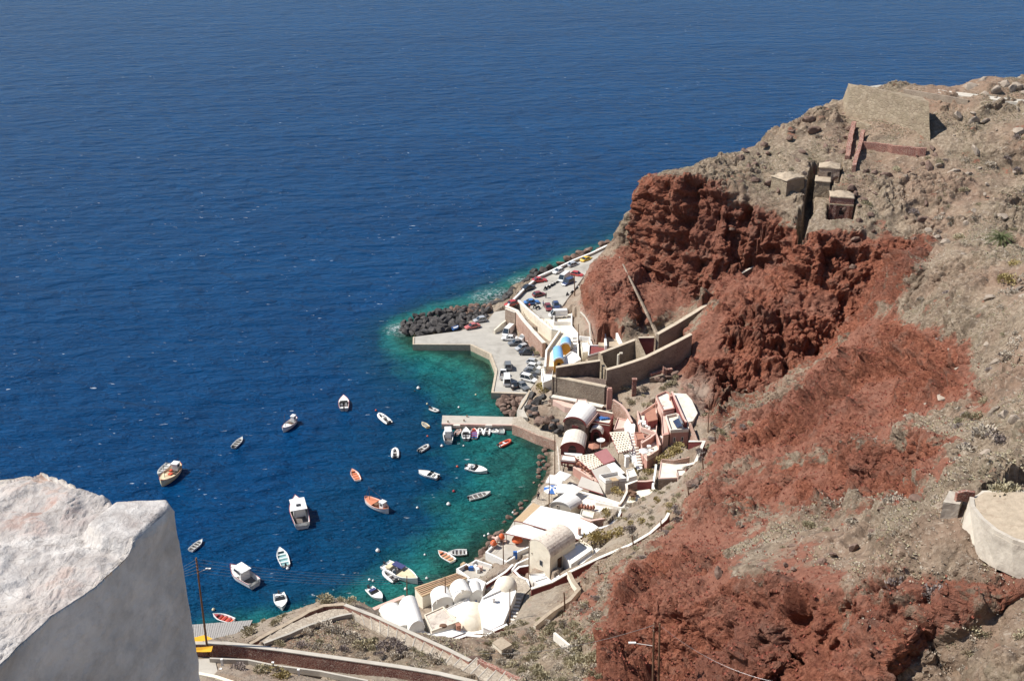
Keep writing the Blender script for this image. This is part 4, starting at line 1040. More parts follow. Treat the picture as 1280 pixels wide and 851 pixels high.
stepped('stepped_path', 'left leg of the path running down from the bend to the sea', [(428,760,13.0),(390,771,13.2),(350,789,13.5),(322,803,13.8)], [(440,768,13.5),(412,774,13.5),(372,789,13.9),(336,806,14.2)], 7, nose='paving')
wall('tumbled_wall', 'tumbled stone wall beside the last steps at the bottom', [(598,824,20.3),(622,835,21.2),(650,848,22.4)], 1.0, 0.5, 'red_stone', jit=0.12)
wall('slope_wall', 'straight pale low wall lying down the scrub slope', [(693,790,19.2),(712,806,20.6),(731,823,22)], 1.3, 0.35, 'old_whitewash')
wall('slope_kerb', 'buff kerb wall bending down the scrub slope from the white boundary wall', [(711,714,12.4),(717,726,12.9),(724,735,13.2),(712,749,13.1),(690,763,12.7),(668,781,12.4)], 1.3, 0.5, 'cream_plaster', cope='tan_earth')
# deck of grey boards down at the water, bottom left
dk = thing('boarded_deck', 'grey slatted boarded deck beside the water at the lower left', 'deck', G(262,785,1.6))
nsl = 26
Ld = [G(236+ (316-236)*k/nsl, 780.5-(780.5-775.5)*k/nsl*1.2, 1.6) for k in range(nsl+1)]
Lb = [G(236+ (300-236)*k/nsl, 806, 1.6) for k in range(nsl+1)]
for k in range(nsl):
    mb = MB(dk.location); e = 0.06
    mb.prism([xy(Ld[k].lerp(Ld[k+1], e)), xy(Ld[k].lerp(Ld[k+1], 1-e)), xy(Lb[k].lerp(Lb[k+1], 1-e)), xy(Lb[k].lerp(Lb[k+1], e))], 1.5, 1.6+random.uniform(-.02, .02)); mb.build('board', 'grey_timber', dk)
mb = MB(dk.location); wall_mb(mb, [Ld[0]-Vector((0,.5,0)), Ld[-1]-Vector((0,.5,0))], 0.3, [1.48, 1.48], [-1, -1]); wall_mb(mb, [Lb[0]+Vector((0,.5,0)), Lb[-1]+Vector((0,.5,0))], 0.3, [1.48, 1.48], [-1, -1]); mb.build('bearer', 'timber', dk)
canopy('yellow_awning', 'yellow cloth awning by the sea seen just above the long wall', [(236,797),(256,793),(272,800),(240,803)], 4.6, 'yellow_cloth', sag=0.25, cat='awning', ground_z=1.6)
canopy('yellow_awning', 'smaller yellow awning tucked in front of the long wall beside the tall pole', [(238,809,17.6),(246,812,17.6),(266,806,17.5),(262,813,17.3),(240,814,17.3)][:1]+[(266,807,17.5),(264,814,17.2),(242,814,17.2)], 17.4, 'yellow_cloth', sag=0.15, cat='awning', ground_z=15.8)
# ================================================================= QUAY, ROAD AND CAR PARK
QZ = 1.5
slab('quay', 'pale concrete quay and lower car park', [(517,421),(516,430.5),(589.5,431),(613,442.5),(621,462),(615,490.5),(658,492),(680,464),(688,452),(676,440),(647,420),(634,401),(634,387),(618,390),(610,400),(576,413.5)], QZ, 3, 'asphalt_pale', kind='structure', depth_to=-4)
wall('quay_kerb', 'yellowish stone kerb along the harbour edge of the car park', [(589,430.5,1.72),(613,442,1.72),(620.5,462,1.72),(615.5,490,1.72),(657,491.5,1.72)], 3.8, 0.55, 'kerb_stone', cat='kerb')
wall('quay_edge', 'dark edged concrete rim along the front of the narrow quay arm', [(517,421,1.7),(516.8,430,1.7),(589,430.4,1.7)], 3.6, 0.4, 'kerb_stone', cat='kerb')
for x0_, x1_, y_ in ((543, 552, 431.5),):
    a, b_ = G(x0_, y_, 1.1), G(x1_, y_, 1.1); mb = MB(a); wall_mb(mb, [a, b_], 0.9, [1.15, 1.15], [-1, -1]); tag(mb.build('boat_step', 'kerb_stone'), 'small landing step on the front of the quay arm', 'step')
slab('upper_car_park', 'concrete upper car park and road climbing along the coast', [(635,382.5,6.3),(656,361,6.5),(690,340,6.9),(716,327,7.5),(740,317,8.1),(764,305.5,8.9),(782,297,9.6),(786,300,9.6),(762,312,9.0),(744,327,8.6),(735,338,8.2),(724,357,7.2),(712,372,6.9),(704,384,6.6),(690,400,6.5),(675,397,6.4),(662,383,6.4),(648,376,6.3)], 0, 2.5, 'asphalt_pale', kind='structure')
wall('sea_parapet', 'white parapet along the sea side of the upper road', [(634,382,7.2),(655,360.5,7.4),(674,344.5,7.6),(690,337.5,7.9),(716,325,8.5),(740,315.5,9.1),(764,304,9.9),(790,290.5,11)], 2.2, 0.45, 'stone_wall', cope='whitewash', cope_h=0.5, cat='wall')
wall('quay_retaining_wall', 'tall pinkish stone wall holding the upper car park above the quay', [(633.5,381.5,7.3),(634.5,383,7.3),(646,388,7.2),(654,399,6.8),(666,413,6.2),(680,428,5.6)], None, 0.9, 'pink_stone', cope='old_whitewash', cope_h=0.2, bottom=0.5)
wall('corner_block', 'front face of the stone corner block where the upper wall meets the quay', [(634,384.5,6.9),(646.5,389.5,6.9)], None, 1.6, 'stone_wall', bottom=0.5, cope='old_whitewash')
r_ = thing('stair_flight', 'long stone stair descending behind the pink quay wall', 'stairs', G(656,390,5.5))
for k in range(12):
    t_ = k/11; a, b_ = G(650+15*t_, 381+28*t_, 6.2-2.3*t_), G(659+12*t_, 384+20*t_, 6.2-2.3*t_)
    mb = MB(r_.location); mb.add([], []); wall_mb(mb, [a, b_], 0.75, [a.z, a.z], [a.z-2, a.z-2]); mb.build('step', 'concrete', r_)
wall('stair_wall', 'cream inner wall above the long stair', [(648,375,7.4),(660,386,7.3),(673,397,7.2)], 3.2, 0.4, 'cream_plaster', cope='whitewash')
wall('ramp_wall', 'low buff wall with a dark side on the quay beside the parked truck', [(618,412.5,2.6),(626,405,3.2),(634,399,3.6)], 2.4, 0.4, 'cream_plaster')
wall('terrace_parapet', 'white topped wall curving from the stair towards the blue roofed restaurant', [(673,397.5,7.3),(690,411,7.4),(700,412.5,7.4),(683,437.5,7.2),(681.5,458,7.0)], 4.8, 0.35, 'cream_plaster', cope='whitewash', cope_h=0.18)
slab('restaurant_terrace', 'white and cream paved terrace between the car park and the restaurant', [(674,398,6.45),(690,399,6.5),(714,391,6.6),(715,407,6.6),(723,417,6.7),(724,446,6.5),(700,458,6.4),(683,458,6.3),(684,438,6.4),(700,413.5,6.5),(690,412,6.45)], 0, 3.5, 'cream_plaster', kind='structure')
wall('white_rail_wall', 'white railing wall with cross steps above the terrace', [(692.5,389,7.6),(692.5,402,7.5),(714,402,7.5),(714.5,391.5,7.7)], 1.1, 0.18, 'whitewash')
wall('white_side_wall', 'white wall running down the right side of the terrace', [(714.5,392,7.7),(714.5,407,7.6),(722.5,417,7.6),(722.5,444,7.4)], 1.6, 0.3, 'whitewash')
mh, q_ = vault('blue_roofed_house', 'small restaurant room with a light blue vault and orange front, upper of the two', (701,433), (713,433), (713,426), (702,426), 8.7, 6.0, 1.0, 'orange_plaster', 'blue_paint', trim='whitewash')
mh, q_ = vault('blue_roofed_house', 'longer restaurant room with a light blue vault and orange front, lower of the two', (692.5,452), (704.5,451), (702,437), (692,437), 8.3, 5.5, 0.9, 'orange_plaster', 'blue_paint', trim='whitewash')
opening(mh, xy(q_[0].lerp(q_[1], .3)), xy(q_[0].lerp(q_[1], .7)), 6.2, 8.0, 'door', 'painted_opening_dark', 'orange_plaster')
lt = MB(G(707, 437, 8)); cc = G(707, 437, 6.4); lt.lathe((cc.x, cc.y, 6.0), [(1.9, 0), (1.9, 1.6), (1.7, 2.3), (1.2, 2.8), (0.6, 3.05), (0.1, 3.1)], 14); tag(lt.build('grey_dome', 'grey_cloth', None, True), 'grey rounded dome roof between the two blue vaults', 'dome')
house('white_block', 'white flat roofed annexe on the seaward slope right of the blue roofs', [(705,447),(714,440),(722,444),(726,450),(712,458),(702,456)], 7.3, 4, 'whitewash', parapet=0.3)
house('white_block', 'small white roofed kiosk at the corner of the lower car park', [(676.5,462),(691,462),(690,475),(679,479)], 5.0, 1, 'whitewash', parapet=0.25)
rt = thing('terrace_stairs', 'white stair with landings climbing between terrace and rock', 'stairs', G(718,440,6))
for k in range(7):
    a, b_ = G(715.5, 446-k*4.2, 6.8+k*0.17), G(721, 446-k*4.2, 6.8+k*0.17); mb = MB(rt.location); wall_mb(mb, [a, b_], 0.9, [a.z]*2, [a.z-1]*2); mb.build('step', 'whitewash', rt)
wall('garden_wall', 'white low wall enclosing the small plot above the restaurant', [(724,420,8.2),(737,421,8.6),(740,431,8.4),(745,432,8.5)], 1.4, 0.3, 'whitewash')
house('cream_house', 'cream block with a wine red roof recess beside the long pit walls', [(736,433),(768,433),(766,438),(752,441),(735,446)], 9.6, 6.5, 'cream_plaster', 'wine', parapet=0.4, pm='whitewash')
wall('white_pier', 'slim white pillar wall standing on the bare ground above the pit, left', [(756,417,11.6),(757.5,432,10.8)], 1.4, 0.5, 'whitewash')
wall('white_pier', 'slim white pillar wall standing on the bare ground above the pit, right', [(771,416,12.2),(777,429,11.4)], 1.4, 0.5, 'whitewash')
slab('bare_yard', 'pale earth yard above the pit walls', [(748,419,10.4),(795,417,11.2),(797,424,11.2),(768,433,10.4),(748,432,10)], 0, 3, 'tan_earth', kind='structure', carve=False)
# the great pit and retaining walls
wall('front_retaining_wall', 'large panelled grey stone retaining wall facing the harbour', [(691,469,11.6),(720,475,11.7),(757,482.5,11.8)], None, 1.0, 'grey_stone', cope='kerb_stone', cope_h=0.22, bottom=4)
wall('lower_band_wall', 'projecting lower band of the big retaining wall', [(690,494.5,7.7),(720,500,7.8),(754,507.5,8.0)], None, 1.2, 'stone_wall', cope='old_whitewash', cope_h=0.2, bottom=2)
for nm, pp_ in (('left', [(691.5,469,11.4),(691,495,7.6)]), ('right', [(756,482,11.6),(753.5,507,8)])):
    a = G(*pp_[0]); mb = MB(a-Vector((0,0,5))); mb.box(a+Vector((0.3, -0.75, -2.2)), (0.9, 0.7, 4.6)); tag(mb.build('buttress', 'dark_stone'), nm+' corner buttress of the big grey retaining wall', 'buttress')
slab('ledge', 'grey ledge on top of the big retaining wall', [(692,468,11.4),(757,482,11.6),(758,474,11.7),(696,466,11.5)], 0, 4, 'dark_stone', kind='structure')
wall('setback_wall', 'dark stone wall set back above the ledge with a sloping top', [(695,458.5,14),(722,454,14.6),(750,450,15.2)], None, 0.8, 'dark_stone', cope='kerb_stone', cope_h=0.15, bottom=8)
wall('pit_wall', 'light faced left end wall of the open pit', [(750,441,14.6),(752,452,13.9),(758,461.5,13.8)], None, 0.8, 'fort_stone', bottom=7)
wall('pit_wall', 'dark inner wall of the open pit rising to the right', [(750,441,14.8),(772,432.5,15.3),(795.5,423.5,16.2)], None, 0.8, 'grey_stone', cope='kerb_stone', cope_h=0.15, bottom=8)
wall('pit_wall', 'short bright cross wall dividing the pit', [(795.5,423.5,16.2),(800,433,15.7),(806,446,15.2)], None, 0.9, 'fort_stone', bottom=8)
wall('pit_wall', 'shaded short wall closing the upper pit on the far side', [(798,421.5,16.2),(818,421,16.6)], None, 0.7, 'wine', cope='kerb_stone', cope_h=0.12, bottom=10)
wall('long_stone_wall', 'long grey stone retaining wall with stepped top climbing to the cliff', [(758,461.5,14.2),(775,457,14.9),(790,452,15.5),(806,446.5,16.1),(825,437,17),(845,427,18.2),(864,417,19.3)], None, 0.9, 'grey_stone', cope='kerb_stone', cope_h=0.2, bottom=6)
wall('upper_retaining_wall', 'dark shaded retaining wall climbing the scree towards the cliff', [(822,417,17.5),(845,404,18.6),(868,390,19.8),(890,376,21.2)], None, 0.9, 'grey_stone', cope='kerb_stone', cope_h=0.2, bottom=11)
a = G(773, 446, 14); mb = MB(a-Vector((0,0,4.5))); mb.tube([a-Vector((0,0,4.5)), a+Vector((0,0,.6)), a+Vector((.3,0,.9)), a+Vector((.9,0,.9))], 0.28, 8); tag(mb.build('vent_pipe', 'cream_plaster'), 'bent cream vent pipe standing in the open pit', 'pipe')
wall('broken_red_wall', 'broken red stone wall under the long grey wall', [(813,467,12.6),(826,462,13),(840,460,13.4)], None, 0.8, 'red_stone', jit=0.15)
wall('broken_red_wall', 'short red stone pier at the end of the broken wall', [(829,459,14),(834,461,13.6)], None, 1.2, 'red_stone', jit=0.1)
wall('low_grey_wall', 'short low grey wall below the broken red wall', [(812,472,11.8),(832,467,12.6)], 1.4, 0.5, 'grey_stone')
a = G(793, 478, 12.5); mb = MB(a-Vector((0, 0, 4))); mb.box(a-Vector((0, 0, 1.5)), (0.9, 0.8, 4.4)); mb.box(a+Vector((0,0,.8)), (1.1, 1.0, .3)); tag(mb.build('stone_pillar', 'red_stone'), 'free standing red stone pillar on the scrub terrace', 'pillar')
a = G(762, 492, 11.5); mb = MB(a-Vector((0, 0, 4))); mb.box(a-Vector((0, 0, 1.3)), (1.1, 0.9, 4.8)); mb.box(a+Vector((0,0,1.15)), (0.8, 0.7, .5)); tag(mb.build('stone_pillar', 'pink_plaster'), 'red plastered chimney pillar at the corner of the big retaining wall', 'pillar')
# drain running down the lower bluff
pts = [hit(774+(822-774)*k/14, 325+(424-325)*k/14)+Vector((0, -0.3, 0.9)) for k in range(15)]
mb = MB(pts[0]); mb.tube(pts, [0.16+0.025*k for k in range(15)], 5); tag(mb.build('drain_chute', 'grey_stone'), 'pale concrete drain chute slanting down the lower red bluff', 'chute')
pts = [hit(x, y)+Vector((0, -0.2, 0.25)) for x, y in ((726,391),(732,397),(737,406),(738,418),(739,426))]
mb = MB(pts[0]); mb.tube(pts, 0.25, 5); tag(mb.build('rock_kerb', 'concrete'), 'thin pale kerb curling down the brown rock behind the restaurant', 'kerb')
# ================================================================= MIDDLE JETTY AND ARCHED WALK
jt = thing('jetty', 'straight concrete jetty in the middle of the bay with small boats tied up', 'jetty', G(600,530,0))
mb = MB(jt.location); P_ = plan([(553,519),(552,529.5),(640,531),(652,528.5),(645,521)], 1.3); mb.prism([xy(p) for p in P_], -5, 1.3); mb.build('deck', 'concrete', jt)
mb = MB(jt.location); wall_mb(mb, [G(552.3,529.2,1.42), G(640,530.8,1.42)], 0.35, [1.42]*2, [1.0]*2); mb.build('kerb', 'pale_pink', jt)
for x in (571, 611):
    a = G(x, 529.5, 1.5); mb = MB(jt.location); mb.box(a+Vector((0, -.2, -.35)), (1.5, 0.8, 0.5)); mb.build('landing_block', 'old_whitewash', jt)
for x, y in ((583.7, 521), (580, 526.5), (560, 528)):
    a = G(x, y, 1.3); mb = MB(jt.location); mb.lathe(a, [(0.12, 0), (0.1, .3), (0.2, .34), (0.2, .44)], 8); mb.build('bollard', 'timber', jt)
slab('harbour_walk', 'curving paved walkway from the jetty along the foot of the rocks', [(641,521),(652,520),(660,528),(676,536),(694,542),(706,547),(704,553),(690,549),(670,543),(652,535),(640,531)], 2.2, 3, 'paving', kind='structure', depth_to=-3)
wall('harbour_walk_wall', 'pink edged quay wall with an arched culvert below the walkway', [(641,531,2.35),(653,535,2.35),(671,543,2.35),(690,549.5,2.35),(702,554,2.35)], 5, 0.4, 'pink_stone', cat='wall')
a, b_ = G(661, 540.5, 1.2), G(666, 543, 1.2); cul = thing('culvert', 'dark arched culvert in the harbour wall right of the jetty', 'culvert', a)
opening(cul, xy(a+Vector((0,-.5,0))), xy(b_+Vector((0,-.5,0))), -0.2, 0.5, 'arch', 'painted_opening_dark', 'pink_stone', arch=True)
cul.children[0].name = 'arch_frame'
slab('shore_path', 'path climbing from the walkway to the lower car park', [(652,521,2.2),(646,514,2.2),(652,500,2.0),(660,490,1.9),(665,487,1.9),(660,500,2.1),(655,512,2.2),(660,522,2.3)], 0, 3, 'concrete', kind='structure')
wall('shore_path_wall', 'narrow yellowish kerb wall from the car park corner towards the rocks', [(662,487.5,2.4),(657,499,2.4),(650,510,2.4)], 1.6, 0.35, 'kerb_stone')
slab('village_quay', 'narrow quay along the waterline in front of the dark red houses', [(695,548),(706,550),(706,575),(703,592),(697,592),(695,570)], 2.4, 3, 'paving', kind='structure', depth_to=-2)
# ================================================================= VILLAGE: DARK RED AND PINK HOUSES
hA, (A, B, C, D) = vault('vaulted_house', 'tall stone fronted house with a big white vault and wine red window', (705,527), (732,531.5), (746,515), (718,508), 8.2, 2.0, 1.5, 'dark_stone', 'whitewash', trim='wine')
opening(hA, xy(A.lerp(B, .38)), xy(A.lerp(B, .66)), 6.1, 7.7, 'window', 'wine', 'wine')
tr = MB(hA.location); e0, e1 = B+Vector((.25, 0, 0)), C+Vector((.25, 0, 0)); wall_mb(tr, [e0, e1], 0.4, [8.35]*2, [7.7]*2); tr.build('eave_ledge', 'pale_pink', hA)
hB, (A, B, C, D) = vault('vaulted_house', 'lower vaulted house with a dark red arched porch by the water', (701,560), (730,561.5), (733,546), (706,543.5), 5.6, 0.5, 1.5, 'wine', 'old_whitewash', trim='wine')
opening(hB, xy(A.lerp(B, .3)), xy(A.lerp(B, .7)), 4.6, 5.7, 'window', 'painted_opening_dark', 'wine', arch=True)
o_ = canopy('white_awning', 'narrow white curved awning over the porch of the lower vaulted house', [(704,563),(728,567),(727,570.5),(706,567.5)], 4.7, 'white_cloth', cat='awning', posts=False, ground_z=2.5)
hp = house('porch', 'flat topped dark red porch with open front below the lower vaulted house', [(702,569),(719,571),(720,577),(701,575)], 4.6, 3.9, 'wine', 'whitewash', parapet=0.15, pm='pale_pink')
for x, y in ((702.5,573),(710,574.5),(718.5,576)):
    a = G(x, y, 3.95); mb = MB(hp.location); mb.box((a.x, a.y, 2.4), (0.35, 0.35, 3.1)); mb.build('post', 'wine', hp)
hC = house('terrace_house', 'square dark pink house with a flat roof carrying a blue tarpaulin bundle', [(746,515.5),(767,520.5),(762,531),(739,527.5)], 7.2, 2.0, 'wine', 'cream_plaster', parapet=0.35, pm='wine')
opening(hC, xy(G(749,529.5,7)), xy(G(756,530.5,7)), 4.2, 6.0, 'window', 'painted_opening_dark', 'pale_pink', arch=True)
mb = MB(G(755.5, 524, 7.2)); c_ = G(755.5, 524, 7.2)
for k in range(5): mb.box(c_+Vector((-0.9+0.45*k, 0.1*k, 0.25+0.06*(k % 2))), (0.4, 1.2, 0.35), 0.5)
tag(mb.build('tarpaulin_bundle', 'deep_blue'), 'blue and grey tarpaulin bundle on the flat roof beside the big white vault', 'tarpaulin')
hN, (A, B, C, D) = vault('arched_niche', 'small arched entrance bay with a thick white rim beside the big vaulted house', (738.5,539.5), (753,541.5), (755,535.5), (741,533), 5.6, 2.0, 1.1, 'wine', 'whitewash', trim='old_whitewash')
opening(hN, xy(A.lerp(B, .2)), xy(A.lerp(B, .8)), 3.0, 5.2, 'door', 'painted_opening_dark', 'wine', arch=True)
mb = MB(G(751,550,3)); c_ = G(751, 550, 5.1); mb.lathe(c_, [(0.9, 0), (0.9, .1), (0.1, 0.22)], 18); mb.lathe(G(751,550,5.1)-Vector((0,0,2.3)), [(0.06, 0), (0.06, 2.4)], 6); tag(mb.build('round_parasol', 'white_cloth'), 'round white parasol below the arched bay', 'parasol')
house('courtyard_room', 'low red room in the shaded court behind the checkered shades', [(733,552),(747,549),(757,553),(745,560)], 3.4, 1.5, 'pink_plaster', 'terracotta')
wall('court_wall', 'curved pale pink wall leaning beside the big vaulted house', [(766.5,499,10.5),(776,505,10.2),(783,513,9.6),(790,527,8.8)], 4.0, 0.35, 'pink_stone', cope='pale_pink', cope_h=0.12)
house('wedge_terrace', 'pale pink wedge shaped terrace with a dark stair slot', [(772,523),(785,526),(787,535),(767,538)], 7.6, 4, 'pale_pink', 'pale_pink', parapet=0.3, pm='pale_pink')
wall('pink_step_wall', 'short pink wall between the big retaining wall and the court', [(746,512,8.9),(757,514,8.9),(766,516,8.8)], 2.4, 0.4, 'pink_plaster', cope='cream_plaster')
slab('round_terrace', 'pink edged curved terrace under the big retaining wall', [(691,500.5),(706,508),(720,511.5),(720,506),(705,502),(694,496)], 7.2, 1.6, 'pale_pink', cat='terrace')
canopy('checkered_shade', 'cream checkered woven shade in front of the pink tarp roof, the lower one', [(718,570),(743,566.5),(754,580),(739,587.5)], 5.9, 'cream_plaster', beam='wine', holes=(6, 8), ground_z=3)
canopy('checkered_shade', 'cream checkered woven shade beside the white stair alley, the upper one', [(762,540),(785,538.5),(791,561.5),(773,566)], 8.4, 'cream_plaster', beam='wine', holes=(6, 9), ground_z=5)
canopy('pink_tarp_roof', 'faded wine pink roof sheet between the two checkered shades', [(743,566,6.5),(758,560,7.4),(769,574.5,7.2),(755,580,6.3)], 6.6, 'wine_cloth', beam='wine', ground_z=3.5)
canopy('grey_roof_sheet', 'beige grey roof sheet left of the white roof', [(739.5,587.5,6.5),(757.5,580.5,7.3),(769,592.5,6.8),(748.5,602.5,6.1)], 6.6, 'grey_cloth', beam='wine', ground_z=3.5)
canopy('white_roof_sheet', 'bright white roof sheet above the stair alley', [(758,580.5,7.1),(768,577.5,7.6),(781,590.5,7.4),(769.5,595.5,6.9)], 7.1, 'white_cloth', ground_z=4)
canopy('grey_roof_sheet', 'long slanting beige grey sheet in front of the corner house', [(727,595,4.9),(748,603.5,6.0),(754,617,5.6),(722,607,4.5)], 5, 'grey_cloth', beam='wine', ground_z=2.5)
h_ = house('corner_house', 'white corner house with an open roof terrace and striped awning', [(749,597),(757,604),(783,601),(772,592.5)], 7.2, 3.5, 'old_whitewash', 'grey_cloth', parapet=0.7, pm='whitewash')
canopy('striped_awning', 'small green and cream awning on the roof of the white corner house', [(762,597.5),(769,596),(774,600),(766,601)], 8.1, 'reed', ground_z=7.2, cat='awning')
wall('pink_dining_wall', 'slanting pink parapet below the lower checkered shade', [(717,583,4.4),(729,590.5,4.5),(742,599,4.7)], 2.4, 0.3, 'pink_plaster', cope='pale_pink')
def table(x, y, z, cloth, label, grp, r=0.45, chairs=4):
    c = G(x, y, z); t_ = thing('dining_table', label, 'table', c, group=grp)
    mb = MB(c); mb.lathe(c, [(r*0.75, 0.28), (r*1.02, 0.7), (r, 0.76), (0.05, 0.78)], 10); mb.build('tablecloth', cloth, t_)
    mb = MB(c); mb.lathe(c, [(0.2, 0), (0.05, .05), (0.05, .7)], 6); mb.build('leg', 'timber', t_)
def chair(x, y, z, rz, m, label, grp):
    c = G(x, y, z); t_ = thing('dining_chair', label, 'chair', c, rz, grp)
    mb = MB(); mb.box((0, 0, 0.45), (0.44, 0.44, 0.05)); mb.build('seat', m, t_)
    mb = MB(); mb.box((-0.2, 0, 0.72), (0.04, 0.42, 0.4)); mb.build('backrest', m, t_)
    for a in (-1, 1):
        for e in (-1, 1):
            mb = MB(); mb.box((a*.19, e*.19, .21), (.04, .04, .42)); mb.build('leg', 'timber', t_)
    return t_
for k, (x, y) in enumerate([(722,582),(727,584),(731,587),(735,590),(739,593)]):
    table(x, y, 3.6, 'terracotta', 'terracotta clothed table under the lower checkered shade', 'tables under the lower checkered shade')
slab('dining_floor', 'pink paved dining floor under the lower checkered shade', [(717,574),(742,572),(756,590),(745,603),(716,588)], 3.3, 1.5, 'pale_pink', kind='structure')
slab('court_floor', 'shaded floor of the court between the dark red houses', [(731,545),(760,538),(770,555),(757,565),(735,565)], 2.9, 1.5, 'pink_stone', kind='structure')
# pink restaurant with roof terraces on the slope
slab('stair_alley', 'pale stepped alley running down between the shades and the pink restaurant', [(786,520,8.6),(794,531,8.3),(793,548,7.8),(796,565,7.2),(803,585,6.8),(797,587,6.8),(790,572,7.1),(784,548,7.8),(780,530,8.4)], 0, 1.5, 'whitewash', kind='structure')
st = thing('alley_stairs', 'white steps climbing the alley beside the pink restaurant', 'stairs', G(800,575,7))
for k in range(12):
    t_ = k/11; a, b_ = G(797-9*t_, 582-40*t_, 6.9+1.1*t_), G(803-9*t_, 581-40*t_, 6.9+1.1*t_); mb = MB(st.location); wall_mb(mb, [a, b_], 0.5, [a.z+.12]*2, [a.z-.6]*2); mb.build('step', 'old_whitewash', st)
pr = house('pink_restaurant', 'salmon pink restaurant block with a terracotta roof room, upper left of the terraces', [(796.5,517),(801,519),(819,507),(822,524),(820,545),(801,538)], 9.4, 6, 'pink_plaster', 'cream_plaster', parapet=0.75, pm='pale_pink')
house('roof_room', 'small terracotta roofed room on top of the pink restaurant', [(806,517),(818,509.5),(822,524),(810,526.5)], 11.3, 9.42, 'wine', 'terracotta')
house('stepped_block', 'pale pink stair block running up between the two restaurant terraces', [(819,505),(826,504),(827,518),(829,545),(836,543.5),(833,524),(828,500),(820,496)], 11.0, 7, 'pale_pink', 'pale_pink', parapet=0.25, pm='pink_plaster')
house('pink_house', 'pale pink upper house with white roof panels, top of the restaurant', [(820,496),(832,490.5),(836,492),(843,512),(829,515)], 11.9, 8, 'pale_pink', 'old_whitewash', parapet=0.4, pm='pink_plaster')
hS = house('pink_house', 'dusky pink house carrying a solar water panel, nearest the red slope', [(832,522),(845,519),(858,524),(861,538.5),(838,540)], 11.6, 6.5, 'pink_plaster', 'cream_plaster', parapet=0.55, pm='old_whitewash')
a, b_, c_, d_ = G(841,526,12.0), G(849,521.5,13.4), G(853.5,531,13.4), G(846,534.5,12.0)
sp_ = thing('solar_panel', 'dark tilted solar water panel on the dusky pink house', 'solar panel', G(847,530,11.62)); mb = MB(sp_.location); mb.add([a, d_, c_, b_, a-Vector((0,0,.1)), d_-Vector((0,0,.1)), c_-Vector((0,0,.1)), b_-Vector((0,0,.1))], [(0,1,2,3),(4,7,6,5),(0,4,5,1),(1,5,6,2),(2,6,7,3),(3,7,4,0)]); mb.build('panel', 'solar', sp_)
mb = MB(sp_.location); mb.tube([b_+Vector((0,.2,.1)), c_+Vector((0,.2,.1))], 0.25, 8); mb.build('tank', 'metal_grey', sp_)
mb = MB(sp_.location); mb.tube([(b_.x, b_.y, 11.6), b_], .04, 4); mb.tube([(c_.x, c_.y, 11.6), c_], .04, 4); mb.build('frame', 'metal_grey', sp_)
house('lower_terrace', 'pale floored lower terrace of the pink restaurant with salmon parapets', [(801,555),(818,543),(824,556),(823,566),(809,575),(802,566)], 8.4, 4.5, 'pink_plaster', 'cream_plaster', parapet=0.8, pm='pale_pink')
wall('pink_parapet', 'salmon pink parapet wall crossing the middle of the restaurant terraces', [(802,553,9.8),(812,547,10),(820,541,10.2),(825,556,9.6)], 2.2, 0.35, 'pink_plaster', cope='pale_pink')
house('side_room', 'small salmon side room with a tiled roof beside the alley', [(793,541),(803,541),(806,549),(796,550)], 9.2, 6, 'pink_plaster', 'terracotta', parapet=0.2)
slab('upper_yard', 'long pale concrete yard on the slope behind the pink restaurant', [(842,491),(858,492),(865,500),(872,516),(866,526),(858,528),(851,512)], 12.4, 2.5, 'old_whitewash', kind='structure')
wall('yard_wall', 'long red topped wall between the pink houses and the pale yard', [(840,489,13.3),(847,505,13.3),(855,523,13.2),(858,527,13.2)], 2.6, 0.3, 'wine', cope='pale_pink')
for k, (x, y) in enumerate([(801,530),(805,533),(809,536),(813,534),(808,530),(829,550),(832,548),(814,567),(811,561)]):
    table(x, y, 9.45 if k < 5 else 8.45 if k > 6 else 8.6, 'white_cloth', 'white clothed table on the pink restaurant terraces', 'white tables on the pink restaurant')
slab('middle_terrace', 'white terrace with tables at the foot of the dusky pink house', [(824,545),(837,541),(840,549),(828,556)], 8.5, 3, 'old_whitewash', kind='structure')
wall('ruin_wall', 'tall leaning old wall with a pointed end above the green bush', [(862,528,12.8),(867,540,12.2),(872,553,11.4)], None, 0.5, 'pink_stone', bottom=6)
wall('zig_wall', 'white topped zigzag wall at the edge of the slope', [(861,551,12.6),(880,551,13.3),(874,566,12.9),(869,578,12.6),(858,581,12.2)], 1.8, 0.5, 'wine', cope='old_whitewash', cope_h=0.15)
house('white_platform', 'pale grey concrete platform with a masonry front above the scrub', [(826.5,575),(861,576.5),(853,597),(823,598.5)], 9.6, 5.5, 'stone_wall', 'old_whitewash', parapet=0.12, pm='pale_pink', cat='platform')
wall('platform_wall', 'pinkish wall along the back of the pale platform', [(827,573.5,10.3),(842,575,10.4),(862,571,10.8)], 1.2, 0.3, 'pink_stone')
wall('platform_post_wall', 'short white wall with a stair beside the pale platform', [(820,580,9.9),(819,590,9.3),(816,607,8.4),(818,612,8.2)], 1.8, 0.4, 'whitewash')
wall('s_wall', 'curving pink walled path edge below the white corner house', [(797,600,8.6),(783,605,7.8),(784,613,7.4),(778,625,6.8),(774,630,6.4)], 1.8, 0.35, 'pink_stone', cope='old_whitewash')
wall('small_court_wall', 'low dark wall of the small court left of the platform', [(797,601,8.8),(807,601,8.9),(816,600,9)], 1.9, 0.35, 'wine', cope='pale_pink')
slab('small_court', 'pale round court with benches below the platform', [(785,618,6.7),(798,613,7.3),(812,611,7.7),(816,615,7.6),(806,623,6.9),(790,628,6.4),(778,630,6.1)], 0, 1.2, 'cream_plaster', kind='structure')
for x, y in ((788,617),(792,619),(790,622)):
    table(x, y, 7.0, 'timber', 'dark round table in the small court below the platform', 'dark tables in the small court')
